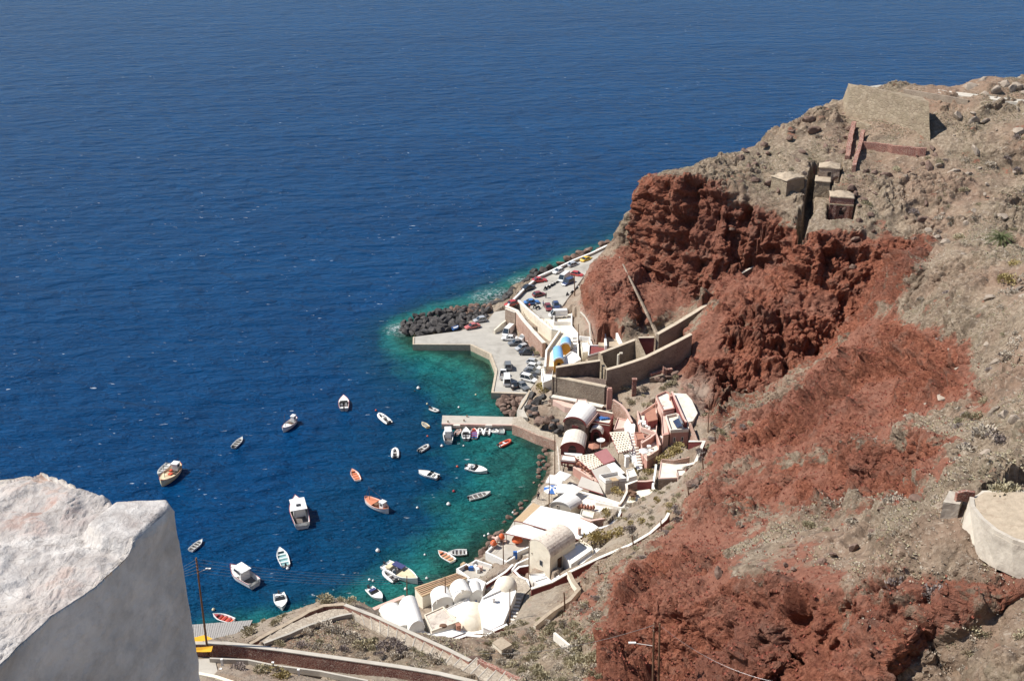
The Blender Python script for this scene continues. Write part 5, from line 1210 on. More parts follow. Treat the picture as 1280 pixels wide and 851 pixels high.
slab('village_lane', 'pale village lane winding between the white roofs and the scrub', [(700,606,2.9),(724,612,3.3),(752,620,4.6),(776,628,6.0),(800,628,6.9),(800,632,6.9),(776,636,5.8),(757,641,4.9),(737,637,4.4),(715,628,3.6),(694,615,2.8)], 0, 1.5, 'old_whitewash', kind='structure')
wall('lane_wall', 'pale low wall along the village lane', [(745,627,5.3),(760,630,5.8),(777,634,6.6),(800,634,7.5)], 1.2, 0.35, 'old_whitewash')
wall('field_wall', 'white topped wall dropping from the lane to the white roofs', [(777,636,7),(772,647,6.6),(762,656,6.4),(749,660,6.2)], 1.6, 0.35, 'wine', cope='whitewash')
wall('garden_wall', 'dark pink garden wall above the big white roof', [(725,646,5.6),(739,650,6.0),(757,647,6.4)], 1.5, 0.35, 'pink_stone', cope='pale_pink')
# white waterfront
def parasol(x, y, z, r, m, label, sides=4, grp=None, m2=None, rz=0.3):
    c = G(x, y, z+2.4); root = thing('parasol', label, 'parasol', c-Vector((0, 0, 2.4)), rz, grp)
    vs = [(0, 0, 2.85)]+[(r*math.cos(k*2*math.pi/sides), r*math.sin(k*2*math.pi/sides), 2.35) for k in range(sides)]+[(r*math.cos(k*2*math.pi/sides), r*math.sin(k*2*math.pi/sides), 2.2) for k in range(sides)]
    for k in range(sides):
        j = (k+1) % sides; mb = MB(); mb.add([vs[0], vs[1+k], vs[1+j], vs[1+sides+k], vs[1+sides+j]], [(0, 1, 2), (1, 3, 4, 2)])
        mb.build('panel', (m2 if (m2 and k % 2) else m), root)
    mb = MB(); mb.tube([(0, 0, 0), (0, 0, 2.9)], 0.04, 6); mb.build('pole', 'timber', root)
    return root
parasol(694,599,2.6,2.2,'white_cloth','big square white parasol at the waterline, nearest the sea', 4, rz=0.5)
parasol(703,594,2.6,1.9,'white_cloth','white square parasol touching the porch posts', 4, rz=0.2)
parasol(690,611,2.5,1.7,'white_cloth','parasol with blue and white panels on the quay', 8, m2='deep_blue')
parasol(706,610,2.8,2.3,'white_cloth','white square parasol right of the blue and white one', 4, rz=0.6)
parasol(717,611,3.0,1.9,'white_cloth','white square parasol nearest the corner house', 4, rz=0.1)
slab('parasol_terrace', 'grey paved terrace under the parasols', [(706,590),(722,604),(732,622),(700,622),(672,636),(664,626),(682,612),(690,602)], 2.5, 3, 'paving', kind='structure', depth_to=-2)
hV, (A, B, C, D) = vault('vaulted_house', 'low white vaulted house with a cream front beside the big white roof', (688,632), (713,637), (727,629), (703,621), 4.6, 2.0, 1.3, 'cream_plaster', 'whitewash')
opening(hV, xy(A.lerp(B, .3)), xy(A.lerp(B, .42)), 4.5, 5.1, 'window', 'painted_opening_dark', 'cream_plaster')
canopy('reed_awning', 'tan reed strip along the seaward edge of the big white roof', [(666.5,628),(676,632),(653.5,652),(642.5,650)], 5.0, 'reed', beam='wine', ground_z=2)
canopy('white_canopy', 'largest bright white roof over the waterfront restaurant', [(676,631.8,5.2),(724,642.4,5.5),(749.5,659.5,5.6),(722.5,673.5,5.3),(691.5,663.6,5.2),(653.5,652.3,5.1)], 5.2, 'white_cloth', beam='wine', ground_z=2.3)
canopy('white_canopy', 'smaller white canopy below the largest one, towards the sea', [(642.3,656.5,4.9),(655,655,5.0),(682,663.6,5.1),(670.5,674.8,4.9),(631.7,665.7,4.7)], 4.9, 'white_cloth', beam='wine', ground_z=2.2)
slab('restaurant_quay', 'grey concrete quay under the waterfront canopies', [(664,628),(676,634),(720,650),(740,664),(700,678),(664,690),(664,700),(646,690),(632,701),(608,690),(620,676),(632,668),(641,653)], 2.2, 3.5, 'concrete', kind='structure', depth_to=-2)
wall('terrace_edge', 'white low wall round the grey terrace with the orange parasols', [(620,678,2.7),(608,689.5,2.7),(633,701.5,2.8),(642,696,2.9),(647,689,3.0),(661,683,3.1)], 2.2, 0.3, 'whitewash')
for k, (x, y, r_) in enumerate([(646.5,679.5,1.0),(617,684,0.62),(622,679,0.5),(627,676,0.6),(651,674,0.6)]):
    c_ = G(x, y, 2.2); rt_ = thing('orange_parasol', ['large orange red dome parasol under the edge of the smaller white canopy', 'orange red buoy shaped parasol at the seaward corner of the grey terrace', 'small faded pink parasol beside the seaward corner one', 'orange red parasol by the plank bench on the grey terrace', 'small orange red parasol half under the white canopy'][k], 'parasol', c_)
    mb = MB(c_); mb.lathe(c_, [(r_*1.02, 0.75), (r_, 0.95), (r_*0.8, 1.3), (r_*0.45, 1.55), (0.08, 1.62)], 14); mb.build('dome', 'orange_red' if k != 2 else 'pale_pink', rt_, True)
    mb = MB(c_); mb.lathe(c_, [(0.3, 0), (0.06, .06), (0.06, .8)], 8); mb.build('stand', 'timber', rt_)
a, b_ = G(615,671,2.7), G(633,676,2.7); mb = MB(a); mb.box((a+b_)/2, ((b_-a).length, 0.45, 0.12), math.atan2((b_-a).y, (b_-a).x)); mb.box(a.lerp(b_, .2)-Vector((0,0,.25)), (.2,.4,.5)); mb.box(a.lerp(b_, .8)-Vector((0,0,.25)), (.2,.4,.5)); tag(mb.build('plank_bench', 'pale_pink'), 'faded pink plank bench at the sea edge of the grey terrace', 'bench')
for k in range(6):
    table(650+k*6, 668+k*1.6, 2.2, 'white_cloth', 'white clothed table half hidden under the smaller white canopy', 'tables under the smaller white canopy')
# cream two storey house with mottled vault
hD, (A, B, C, D) = vault('cream_house', 'tall cream gabled house with a mottled weathered vault roof', (661.5,681), (687.5,696.5), (719,675.5), (692,662), 8.0, 1.5, 2.0, 'cream_plaster', 'mottled_roof', seg=14, over=0.02)
opening(hD, xy(A.lerp(B, .52)), xy(A.lerp(B, .66)), 5.2, 6.3, 'window', 'glass', 'metal_grey')
opening(hD, xy(A.lerp(B, .5)), xy(A.lerp(B, .58)), 3.2, 3.8, 'vent', 'painted_opening_dark', 'cream_plaster')
opening(hD, xy(A.lerp(B, .1)), xy(A.lerp(B, .17)), 6.4, 6.9, 'vent', 'painted_opening_dark', 'cream_plaster')
opening(hD, xy(B.lerp(C, .3)), xy(B.lerp(C, .46)), 4.3, 6.6, 'door', 'timber', 'painted_opening_dark')
house('white_annexe', 'white flat roofed annexe right of the mottled vault', [(702,692),(724,678),(741,687),(714,706)], 6.4, 3.5, 'whitewash', parapet=0.2)
house('white_annexe', 'bright white low roof between the annexe and the boundary wall', [(726,694),(746,684.5),(756,686.5),(724,709)], 5.9, 4.0, 'whitewash')
wall('annexe_wall', 'cream dividing wall at the top of the white roofs near the bush', [(724,673,6.6),(739,683,6.6),(741,688,6.5)], 1.6, 0.25, 'cream_plaster')
slab('upper_patio', 'white patio inside the boundary wall behind the cream house', [(690,724),(716,706),(757,689),(757,695),(717,713),(690,731)], 4.9, 2.4, 'whitewash', kind='structure')
h_ = house('white_shed', 'small white shed with a pale blue ledge below the cream house', [(661,718),(680,716),(686,725),(666,728.5)], 5.0, 2.5, 'old_whitewash', 'whitewash', parapet=0.15)
wall('boundary_wall', 'long boundary wall with a white top and wine red face between village and slope', [(664,735,6.4),(690,726.5,7.3),(714,713,8.4),(750,696,9.9),(787,680.5,12.0),(812,666,13.6),(832,648,15.3),(836,640.5,15.9)], 1.9, 0.45, 'wine', cope='old_whitewash', cope_h=0.18)
wall('lane_parapet', 'curving white parapet of the lower lane beside the dark courtyard', [(640,712,4.0),(646,704,4.0),(661,697,4.1)], 1.5, 0.3, 'whitewash')
wall('lane_parapet', 'curving white and wine parapet around the dark sunken court', [(661,706,4.2),(649,708,4.1),(643,713,4.0),(650,720,4.2),(659,724,4.4),(661,733,4.6)], 1.8, 0.3, 'wine', cope='whitewash')
slab('sunken_court', 'dark sunken court at the foot of the cream house', [(648,711),(664,704),(667,714),(660,722)], 2.4, 1.5, 'grey_stone', kind='structure')
mb = MB(G(644,697,2.2)); c_ = G(644,698,2.2); mb.box(c_+Vector((0,0,.8)), (0.75, 0.4, 1.6)); mb.box(c_+Vector((0,-.21,.8)), (0.6, 0.03, 1.3)); tag(mb.build('blue_door', 'deep_blue'), 'small blue door between the grey terrace and the lane', 'door')
# lane and stone steps
slab('stone_lane', 'stone paved lane between the white houses', [(600,738,2.9),(606,731,2.9),(620,722,3.0),(636,711,3.1),(642,712,3.3),(648,719,3.9),(658,726,4.5),(663,735,5.1),(655,743,5.4),(650,758,6.1),(640,778,7.3),(634,776,7.0),(640,758,5.9),(645,741,4.9),(640,727,4.0),(625,727,3.5),(612,738,3.1)], 0, 1.6, 'paving', kind='structure')
sst = thing('stone_steps', 'pale stone steps climbing along the shaded side of the white vaulted house', 'stairs', G(643,765,6.2))
for k in range(8):
    a, b_ = G(637+0.9*k, 778-4.4*k, 7.5-0.22*k), G(645+0.9*k, 779-4.4*k, 7.5-0.22*k); mb = MB(sst.location); wall_mb(mb, [a, b_], 0.42, [a.z]*2, [a.z-.6]*2); mb.build('step', 'old_whitewash', sst)
wall('lane_wall', 'white wall along the seaward side of the stone lane', [(605,731,3.9),(622,720.5,3.9),(632,714,4.0),(641,705,4.2)], 1.4, 0.3, 'wine', cope='whitewash')
# boat yard terrace
slab('boat_yard', 'small pale boat yard terrace at the water', [(571.5,711),(583,705),(594,700),(615,706.5),(604,722),(588,723)], 2.0, 3, 'concrete', kind='structure', depth_to=-2)
wall('boat_yard_wall', 'low white wall boxing in the little boat yard', [(587,722,2.8),(571.5,710.5,2.8),(583,704.5,2.8),(587,707,2.8)], 1.4, 0.28, 'whitewash')
wall('yard_edge_wall', 'low white wall on the seaward edge of the pale terrace beside the boat yard', [(590,703,2.7),(595,699.5,2.7),(615,706,2.8)], 1.2, 0.28, 'whitewash')
for k, (x, y, m_) in enumerate([(589,712,'deep_blue'),(594,711,'white_cloth'),(597,714,'whitewash'),(600,712,'pale_pink'),(579,708,'reed'),(583,710,'timber')]):
    c_ = G(x, y, 2.0); mb = MB(c_); mb.box(c_+Vector((0, 0, .35)), (0.9, 0.6, 0.7), k); mb.box(c_+Vector((0, 0, .73)), (0.8, 0.5, 0.08), k); tag(mb.build('crate', m_), ['blue', 'white canvas', 'whitewashed', 'faded pink', 'straw coloured', 'dark wooden'][k]+' crate in the little boat yard', 'crate')
h_ = house('white_hut', 'small white flat hut right of the reed roof', [(584,724),(596,722),(607,727),(603,738),(590,732)], 4.5, 1.5, 'whitewash')
# reed roofed boat house with arches
bh = house('boat_house', 'tan boat house with a reed roof and dark arched openings on the water', [(518.5,733.5),(570,716),(583.5,721.5),(528,744.5)], 5.3, 0.5, 'cream_plaster', 'reed', roof_th=0.25)
P0, P1 = G(528,744.5,5.3), G(583.5,721.5,5.3)
for k, (u0, u1, z0, z1) in enumerate([(0.20, 0.46, 2.2, 3.9), (0.60, 0.88, 2.2, 3.9)]):
    opening(bh, xy(P0.lerp(P1, u0)), xy(P0.lerp(P1, u1)), z0, z1, 'arch', 'painted_opening_dark', 'terracotta', arch=True)
n_ = 9
for k in range(1, 6):
    a, b_ = G(518.5, 733.5, 5.3).lerp(P0, k/6), G(570, 716, 5.3).lerp(P1, k/6)
    mb = MB(bh.location); mb.tube([a+Vector((0,0,.03)), b_+Vector((0,0,.03))], 0.09, 4); mb.build('batten', 'terracotta' if k % 2 else 'timber', bh)
wall('harbour_wall', 'pinkish white harbour wall beside the first white vaults', [(450,768,3.6),(475,757,3.5),(506,744.5,3.4)], 4.5, 0.7, 'old_whitewash', cope='pale_pink', cope_h=0.15)
# white houses
h1, q_ = vault('white_house', 'leftmost white vaulted house beside the harbour wall', (491,789), (517,785), (497.5,757), (475,763.5), 6.0, 2.0, 0.9, 'whitewash', 'whitewash')
h2, q_ = vault('white_house', 'second white vaulted house, with the taller round vault', (512,789), (530,784), (520,752), (499.5,759), 6.4, 2.0, 1.6, 'whitewash', 'whitewash')
h3 = house('flat_roofed_house', 'house with a rough tan flat roof among the white vaults', [(530.5,769),(554,758.5),(573,777.5),(540,789)], 6.9, 2.5, 'old_whitewash', 'mottled_roof', parapet=0.18, pm='cream_plaster')
c_ = G(554, 782.5, 6.9); mb = MB(c_); mb.lathe(c_, [(0.45, 0), (0.42, 0.25), (0.2, .3)], 10, sx=1.4); tag(mb.build('roof_basin', 'timber'), 'dark oval basin lying on the rough tan roof', 'basin')
h4, q4 = vault('white_house', 'white vaulted house behind the boat house, left of two', (541,757), (566,751), (560,738), (539,743.5), 6.3, 2.0, 1.2, 'whitewash', 'whitewash')
h5, q5 = vault('white_house', 'white double vaulted house behind the boat house, right of two', (568,751), (590,744), (583,731), (563,737), 6.6, 2.0, 1.5, 'whitewash', 'whitewash')
h6, q6 = vault('white_house', 'small white rounded vault next to the white hut', (588,748), (602,742), (600,733), (586,735), 6.0, 2.0, 1.2, 'whitewash', 'whitewash')
h7 = house('white_house', 'white block with a tall arched window beside the rough tan roof', [(556,762),(585,748),(590,756),(569,771)], 6.5, 2.0, 'whitewash', 'whitewash', parapet=0.15)
opening(h7, xy(G(565,768,6)), xy(G(569,771,6).lerp(G(590,756,6), .12)), 3.0, 5.2, 'window', 'glass', 'old_whitewash', arch=True)
dm = thing('domed_house', 'cream domed apse bulging between the white roofs', 'house', G(590,776,2.5))
c_ = G(590.5, 774, 5.6); mb = MB(dm.location); prof = [(2.9, -3.2), (2.9, 0)]+[(2.9*math.cos(a), 2.5*math.sin(a)) for a in np.linspace(0.12, 1.5, 8)]
mb.lathe(c_, prof, 28, sy=1.15); mb.build('dome', 'cream_plaster', dm, True)
h8 = house('white_roof_house', 'largest white roofed house, its right wall in shade along the steps', [(598,757),(603,747),(628,725),(641,730),(645,739),(629,779),(613,787),(604,783)], 8.0, 2.5, 'whitewash', 'whitewash')
mb = MB(h8.location); c_ = G(632, 731, 8.02); mb.lathe(c_, [(1.9, -1), (1.9, 0), (1.6, .7), (1.0, 1.15), (0.1, 1.35)], 20); mb.build('end_dome', 'cream_plaster', h8, True)
a, b_ = G(603,748,8.05), G(628,737,8.05); mb = MB(h8.location); wall_mb(mb, [a, b_], 0.25, [8.3]*2, [8.0]*2); mb.build('roof_ridge', 'whitewash', h8)
mb = MB(G(616,745,8)); 
h9 = house('skylight_roof', 'low white flat roof outlined by a dark gutter below the rough tan roof', [(533,794),(565,786.5),(582,791),(545,804)], 6.9, 4, 'whitewash', 'whitewash', parapet=0.1, pm='metal_grey')
slab('white_yard', 'white plastered yard joining the lowest white houses', [(478,770),(512,790),(530,788),(545,795),(580,784),(612,786),(604,795),(575,797),(546,810),(515,800),(490,790)], 5.9, 4, 'whitewash', kind='structure')
wall('yard_wall', 'curved wine and white wall closing the white houses towards the scrub', [(546,806.5,7.4),(583,793,7.9),(604,795,8.2),(618,787,8.6),(634,780,8.9)], 2.2, 0.4, 'wine', cope='whitewash')
c_ = G(628, 804, 17.4); q = plan([(615.5,802.5),(627,795.5),(640,805),(627,812)], 17.6)
cs = house('cistern', 'small buff stone cistern lid lying in the scrub', [(615.5,802.5),(627,795.5),(640,805),(627,812)], 17.2, 14.5, 'cream_plaster', 'tan_earth', cat='cistern', carve=False)
mb = MB(cs.location); c_ = G(622, 801.5, 17.02); mb.box(c_, (0.35, 0.3, 0.1)); mb.build('hatch', 'painted_opening_dark', cs)

# ---------------------------------------------------------------- openings, chimneys and clutter
def front(q_, root, specs):
    a_, b_ = q_[0], q_[1]
    for (u0, u1, z0, z1, nm, m_) in specs: opening(root, xy(a_.lerp(b_, u0)), xy(a_.lerp(b_, u1)), z0, z1, nm, m_, 'old_whitewash', arch=(nm == 'door'))
front(q_, mh, [])
front(q4, h4, [(.12, .3, 4.6, 5.6, 'window', 'deep_blue'), (.62, .8, 3.8, 5.6, 'door', 'timber')])
front(q5, h5, [(.4, .55, 4.8, 5.8, 'window', 'glass')])
front(q6, h6, [(.35, .6, 4.0, 5.4, 'window', 'deep_blue')])
q1 = [G(491,789,6.0), G(517,785,6.0)]; opening(h1, xy(q1[0].lerp(q1[1], .55)), xy(q1[0].lerp(q1[1], .7)), 4.6, 5.6, 'window', 'glass', 'metal_grey')
opening(pr, xy(G(801,538,9.4)), xy(G(806,540,9.4)), 7.0, 8.8, 'door', 'timber', 'pale_pink')
opening(pr, xy(G(810,541.6,9.4)), xy(G(814,542.9,9.4)), 7.4, 8.6, 'window', 'glass', 'old_whitewash')
opening(hS, xy(G(842,539.8,11.6)), xy(G(845,539.6,11.6)), 9.3, 10.4, 'window', 'glass', 'old_whitewash')
opening(hS, xy(G(852,539.2,11.6)), xy(G(855,539,11.6)), 9.3, 10.4, 'window', 'glass', 'old_whitewash')
def chimney(x, y, z, h, w_, m, label):
    c = G(x, y, z); root = thing('chimney', label, 'chimney', c); mb = MB(c); mb.box(c+Vector((0, 0, h/2)), (w_, w_, h), .3); mb.build('stack', m, root)
    mb = MB(c); mb.box(c+Vector((0, 0, h+.06)), (w_*1.3, w_*1.3, .12), .3); mb.build('cap', m, root)
chimney(783,583,6.9,2.4,.7,'whitewash','tall white chimney at the head of the alley steps')
chimney(724,667,5.6,1.2,.5,'pale_pink','pink tipped chimney on the largest white canopy edge')
chimney(707,688,6.4,.9,.4,'old_whitewash','short chimney on the white annexe roof')
chimney(547,754,6.8,.9,.4,'whitewash','small white chimney left behind the rough tan roof')
chimney(578,741,8.0,.8,.4,'whitewash','small white chimney on the double vault')
chimney(573,787,6.0,1.0,.6,'terracotta','stubby red chimney at the corner of the skylight roof')
chimney(617,752,8.0,.8,.45,'whitewash','short white chimney on the largest white roof')
chimney(838,500,11.9,1.0,.5,'pink_plaster','pink chimney on the top house of the restaurant')
chimney(765,527,7.2,.9,.4,'wine','dark red chimney on the dark pink flat house')
chimney(827,512,11.0,.9,.5,'pale_pink','pale pink chimney on the stepped block')
def rail(label, pts, h=.95, m='whitewash', grp=None):
    P_ = plan(pts); root = thing('railing', label, 'railing', P_[0], group=grp)
    mb = MB(P_[0]); mb.tube([p+Vector((0, 0, h)) for p in P_], .035, 4); mb.tube([p+Vector((0, 0, h*.5)) for p in P_], .025, 4); mb.build('rails', m, root)
    for i in range(len(P_)-1):
        L_ = (P_[i+1]-P_[i]).length; k = max(1, int(L_/1.5))
        for j in range(k+(i == len(P_)-2)):
            p = P_[i].lerp(P_[i+1], j/k); mb = MB(P_[0]); mb.tube([p, p+Vector((0, 0, h))], .03, 4); mb.build('post', m, root)
rail('white railing on the seaward edge of the narrow dark red quay', [(699,592,2.4),(698,575,2.4),(697,562,2.4)])
rail('white railing round the grey terrace with orange parasols', [(611,688,2.75),(621,678,2.75)])
rail('white railing along the village lane above the parasols', [(727,620,4.0),(745,625,4.9),(760,628,5.6)])
rail('white railing beside the stone lane', [(622,722,3.95),(632,715,4.0)])
rail('dark railing on the upper edge of the restaurant terrace', [(676,399,7.3),(690,412,7.4)], m='timber')
CT = G(716,632,4)
for k in range(9):
    c = G(713+k*3.6, 633.5+.35*k+(k % 2), 3.4+.17*k); mb = MB(c); mb.lathe(c, [(.18, 0), (.34, .3), (.3, .6), (.16, .75), (.22, .85)], 9); tag(mb.build('clay_pot', 'terracotta', None, True), 'brown clay pot in the row beside the white vaulted house', 'pot', 'clay pots in a row')
chn = [(786,616),(790,616),(794,620),(792,624),(787,621),(799,532),(803,536),(806,531),(811,538),(815,533),(827,549),(831,552),(812,564),(816,569),(722,579),(726,581),(730,585),(734,588),(738,591),(742,596),(728,590),(648,667),(654,670),(660,672),(666,673)]
for k, (x, y) in enumerate(chn):
    z_, l_, g_ = (7.0, 'dark wooden chair in the small court below the platform', 'chairs in the small court') if k < 5 else (9.45, 'white chair on the upper pink restaurant terrace', 'chairs on the upper pink terrace') if k < 10 else (8.5, 'white chair on the lower restaurant terraces', 'chairs on the lower terraces') if k < 14 else (3.35, 'terracotta coloured chair under the lower checkered shade', 'chairs under the checkered shade') if k < 21 else (2.25, 'pale chair on the grey quay below the smaller white canopy', 'chairs below the smaller canopy')
    chair(x, y, z_, k*1.3, 'timber' if k < 5 else 'terracotta' if 14 <= k < 21 else 'white_cloth', l_, g_)
parasol(805,563,8.45,1.1,'white_cloth','white parasol on the lowest pink restaurant terrace', 6)
parasol(742,557,2.95,1.3,'terracotta','rust coloured parasol in the shaded court', 6)

for a_ in [('cream_room', 'small cream room with a flat roof behind the clay pots', [(727,637),(743,640.5),(741,648),(725,644)], 5.2, 'cream_plaster', 'old_whitewash'), ('white_room', 'white room between the alley steps and the corner house', [(783,588),(792,586),(796,595),(786,598)], 7.6, 'whitewash', 'old_whitewash'), ('pink_room', 'small pale pink room under the round pink terrace', [(720,505),(733,505.5),(733,500),(721,499)], 8.4, 'pale_pink', 'old_whitewash'), ('stone_room', 'little stone room beside the white topped zigzag wall', [(846,588),(856,587),(858,594),(848,596)], 10.6, 'pink_stone', 'old_whitewash'), ('white_room', 'white store room beside the sunken court', [(668,727),(684,722),(690,727),(674,732)], 5.6, 'whitewash', 'whitewash'), ('cream_room', 'narrow cream room on the terrace right of the blue roofs', [(726,428),(735,427),(737,440),(728,441)], 8.2, 'cream_plaster', 'whitewash')]:
    house(a_[0], a_[1], a_[2], a_[3], a_[3]-3, a_[4], a_[5], parapet=0.2, cat='house')
# ================================================================= BOATS
mat('hull_white', (0.78, 0.77, 0.74), 0.45, 0.04, 2.0, stain=(0.6, 0.55, 0.5), sscale=1.2, samt=0.3)
mat('hull_cream', (0.66, 0.58, 0.38), 0.55, 0.08, 2.0, stain=(0.45, 0.32, 0.2), sscale=1.5, samt=0.6)
mat('hull_red', (0.60, 0.10, 0.05), 0.5, 0.08, 2.0)
mat('hull_orange', (0.66, 0.24, 0.13), 0.6, 0.1, 2.0)
mat('antifoul', (0.32, 0.05, 0.06), 0.7, 0.1, 2.0)
mat('deck_grey', (0.48, 0.47, 0.44), 0.8, 0.1, 2.0)
mat('inner_dark', (0.14, 0.12, 0.11), 0.8, 0.2, 2.0)
mat('rubber_grey', (0.50, 0.49, 0.47), 0.6, 0.06, 2.0)
mat('motor_black', (0.03, 0.03, 0.035), 0.4, 0.1, 3.0)
mat('navy_cover', (0.05, 0.06, 0.16), 0.8, 0.15, 2.0)
mat('teal_inner', (0.25, 0.42, 0.42), 0.6, 0.1, 2.0)
def boat(kind, label, bow, stern, W, hull='hull_white', deck='deck_grey', inner='inner_dark', z=0.5, engine=True, group=None, trim=None, extras=None, name=None, cat='boat'):
    b_, s_ = G(*bow, z), G(*stern, z); L = (b_-s_).length; c = (b_+s_)/2; rz = math.atan2((b_-s_).y, (b_-s_).x)
    root = thing(name or {'rib': 'inflatable_boat', 'row': 'rowing_boat', 'speed': 'motorboat', 'cabin': 'cabin_boat', 'caique': 'fishing_boat'}[kind], label, cat, (c.x, c.y, 0), rz, group)
    H = {'rib': .45, 'row': .55, 'speed': .8, 'cabin': 1.1, 'caique': .95}[kind]*max(0.8, min(1.25, L/6))
    hw = W/2
    if kind == 'rib':
        r = W*0.15; hw2 = hw-r; pts = []
        pts += [(-L/2, hw2, r*1.3), (0, hw2, r*1.3), (L*0.25, hw2*0.9, r*1.4), (L*0.4, hw2*0.55, r*1.7), (L*0.46, 0, r*2.0), (L*0.4, -hw2*0.55, r*1.7), (L*0.25, -hw2*0.9, r*1.4), (0, -hw2, r*1.3), (-L/2, -hw2, r*1.3)]
        sm = []
        for i in range(len(pts)-1):
            p, q = Vector(pts[i]), Vector(pts[i+1]); sm += [p.lerp(q, t_) for t_ in (0, .5)]
        sm.append(Vector(pts[-1]))
        rr = [r*0.45]+[r]*(len(sm)-2)+[r*0.45]
        mb = MB(); mb.tube(sm, rr, 10); mb.build('tube', hull, root, True)
        mb = MB(); mb.prism([(-L*0.44, hw2), (L*0.3, hw2*.8), (L*0.42, 0), (L*0.3, -hw2*.8), (-L*0.44, -hw2)], 0.05, 0.18); mb.build('floor', inner, root)
        mb = MB(); mb.box((-L*0.42, 0, r*1.5), (0.08, hw2*2, r*1.6)); mb.build('transom', deck, root)
        mb = MB(); mb.box((-L*0.05, 0, r*2.0), (0.35, hw2*1.9, 0.06)); mb.build('seat', deck, root)
        if L > 4.6: mb = MB(); mb.box((L*.02, 0, .55), (0.6, .6, .7)); mb.box((L*.06, 0, 1.0), (0.15, .6, .35)); mb.build('console', 'hull_white', root)
        H = r*2
    else:
        n = 14; dbl = kind == 'caique'
        rows = []
        fw = 0.12
        for i in range(n+1):
            t_ = i/n; x = -L/2+L*t_
            if dbl: bt = hw*(math.sin(math.pi*min(1, max(0, t_)))**0.55); bt = max(bt, 0.03)
            else: bt = hw*(0.82+0.18*math.sin(math.pi*t_*0.9))*(1-max(0, (t_-0.45)/0.55)**2.3); bt = max(bt, 0.03)
            sh = H*(1+0.35*max(0, (t_-0.5)*2)**2+(0.25*max(0, (0.5-t_)*2)**2 if dbl else 0))
            kb = -0.25; fl = H*0.25; bi = max(bt-fw, 0.012)
            rows.append([(x, bt, sh), (x, bt*0.93, sh*.45), (x, bt*0.62, -0.12), (x, 0, kb), (x, -bt*0.62, -0.12), (x, -bt*0.93, sh*.45), (x, -bt, sh), (x, -bi, sh+0.01), (x, -bi*.93, fl), (x, 0, fl), (x, bi*.93, fl), (x, bi, sh+0.01)])
        mb = MB(); mb.grid(rows, closed=True)
        mb.add(rows[0][:7], [tuple(range(6, -1, -1))]); mb.add([rows[0][0], rows[0][6], rows[0][7], rows[0][8], rows[0][9], rows[0][10], rows[0][11]], [tuple(range(7))])
        mb.build('hull', hull, root)
        # floor boards
        fl = MB(); up = []; 
        L1 = [(r_[10][0], r_[10][1]*.98) for r_ in rows[1:-2]]; R1 = [(r_[8][0], r_[8][1]*.98) for r_ in rows[1:-2]]
        fl.prism(L1+R1[::-1], H*0.25-0.02, H*0.25+0.03); fl.build('floor', inner, root)
        gt = MB()
        gt.tube([Vector(r_[0])+Vector((0, 0.0, 0.03)) for r_ in rows], 0.05, 4); gt.tube([Vector(r_[6])+Vector((0, 0, 0.03)) for r_ in rows], 0.05, 4); gt.build('gunwale', trim or hull, root)
        def decked(t0, t1, zf, m, nm):
            i0, i1 = int(t0*n), int(t1*n); P1 = [(rows[i][11][0], rows[i][11][1]) for i in range(i0, i1+1)]; P2 = [(rows[i][7][0], rows[i][7][1]) for i in range(i0, i1+1)]
            zz = [rows[i][11][2]*zf for i in range(i0, i1+1)]
            q = MB(); q.prism(P1+P2[::-1], [z_-0.1 for z_ in zz]+[z_-0.1 for z_ in zz[::-1]], zz+zz[::-1]); q.build(nm, m, root)
        if kind == 'row':
            for t_ in (0.22, 0.45, 0.66):
                i = int(t_*n); mb = MB(); mb.box((rows[i][0][0], 0, H*.8), (0.22, rows[i][0][1]*1.85, 0.05)); mb.build('thwart', deck, root)
            decked(0.8, 1.0, 0.97, deck, 'foredeck')
        if kind == 'speed':
            decked(0.56, 1.0, 0.97, deck if deck != 'deck_grey' else 'hull_white', 'foredeck')
            i = int(.56*n); x = rows[i][0][0]; bw = rows[i][0][1]*.8
            mb = MB(); mb.add([(x, -bw, H*.98), (x, bw, H*.98), (x-.35, bw*.85, H+.5), (x-.35, -bw*.85, H+.5), (x-.9, bw, H*.98), (x-.95, bw*.9, H+.35), (x-.9, -bw, H*.98), (x-.95, -bw*.9, H+.35)], [(0, 1, 2, 3), (1, 4, 5, 2), (6, 0, 3, 7)]); mb.build('windscreen', 'glass', root)
            for e in (-1, 1):
                mb = MB(); mb.box((x-1.0, e*bw*.5, H*.6), (.55, .5, .4)); mb.box((x-1.25, e*bw*.5, H*.95), (.1, .5, .5)); mb.build('seat', 'hull_white', root)
            decked(0, 0.18, 0.8, 'hull_white', 'stern_bench')
        if kind == 'cabin':
            decked(0.5, 1.0, 0.97, 'hull_white', 'foredeck')
            x0_, x1_ = -L*.12, L*.18; cw = hw*.68
            mb = MB(); mb.add([(x0_, -cw, H*.3), (x1_+.5, -cw*.8, H*.9), (x1_+.5, cw*.8, H*.9), (x0_, cw, H*.3), (x0_, -cw*.9, H+1.25), (x1_, -cw*.75, H+1.2), (x1_, cw*.75, H+1.2), (x0_, cw*.9, H+1.25)],
                              [(3, 2, 1, 0), (4, 5, 6, 7), (0, 1, 5, 4), (1, 2, 6, 5), (2, 3, 7, 6), (3, 0, 4, 7)]); mb.build('cabin', 'hull_white', root)
            for e in (-1, 1):
                mb = MB(); yy = lambda f: e*(cw*f); mb.add([(x0_+.2, e*(cw*.95+.01), H+.45), (x1_+.1, e*(cw*.8+.015), H+.5), (x1_-.02, e*(cw*.78+.015), H+1.0), (x0_+.2, e*(cw*.915+.02), H+1.0)], [(0, 1, 2, 3)]); mb.build('side_window', 'glass', root)
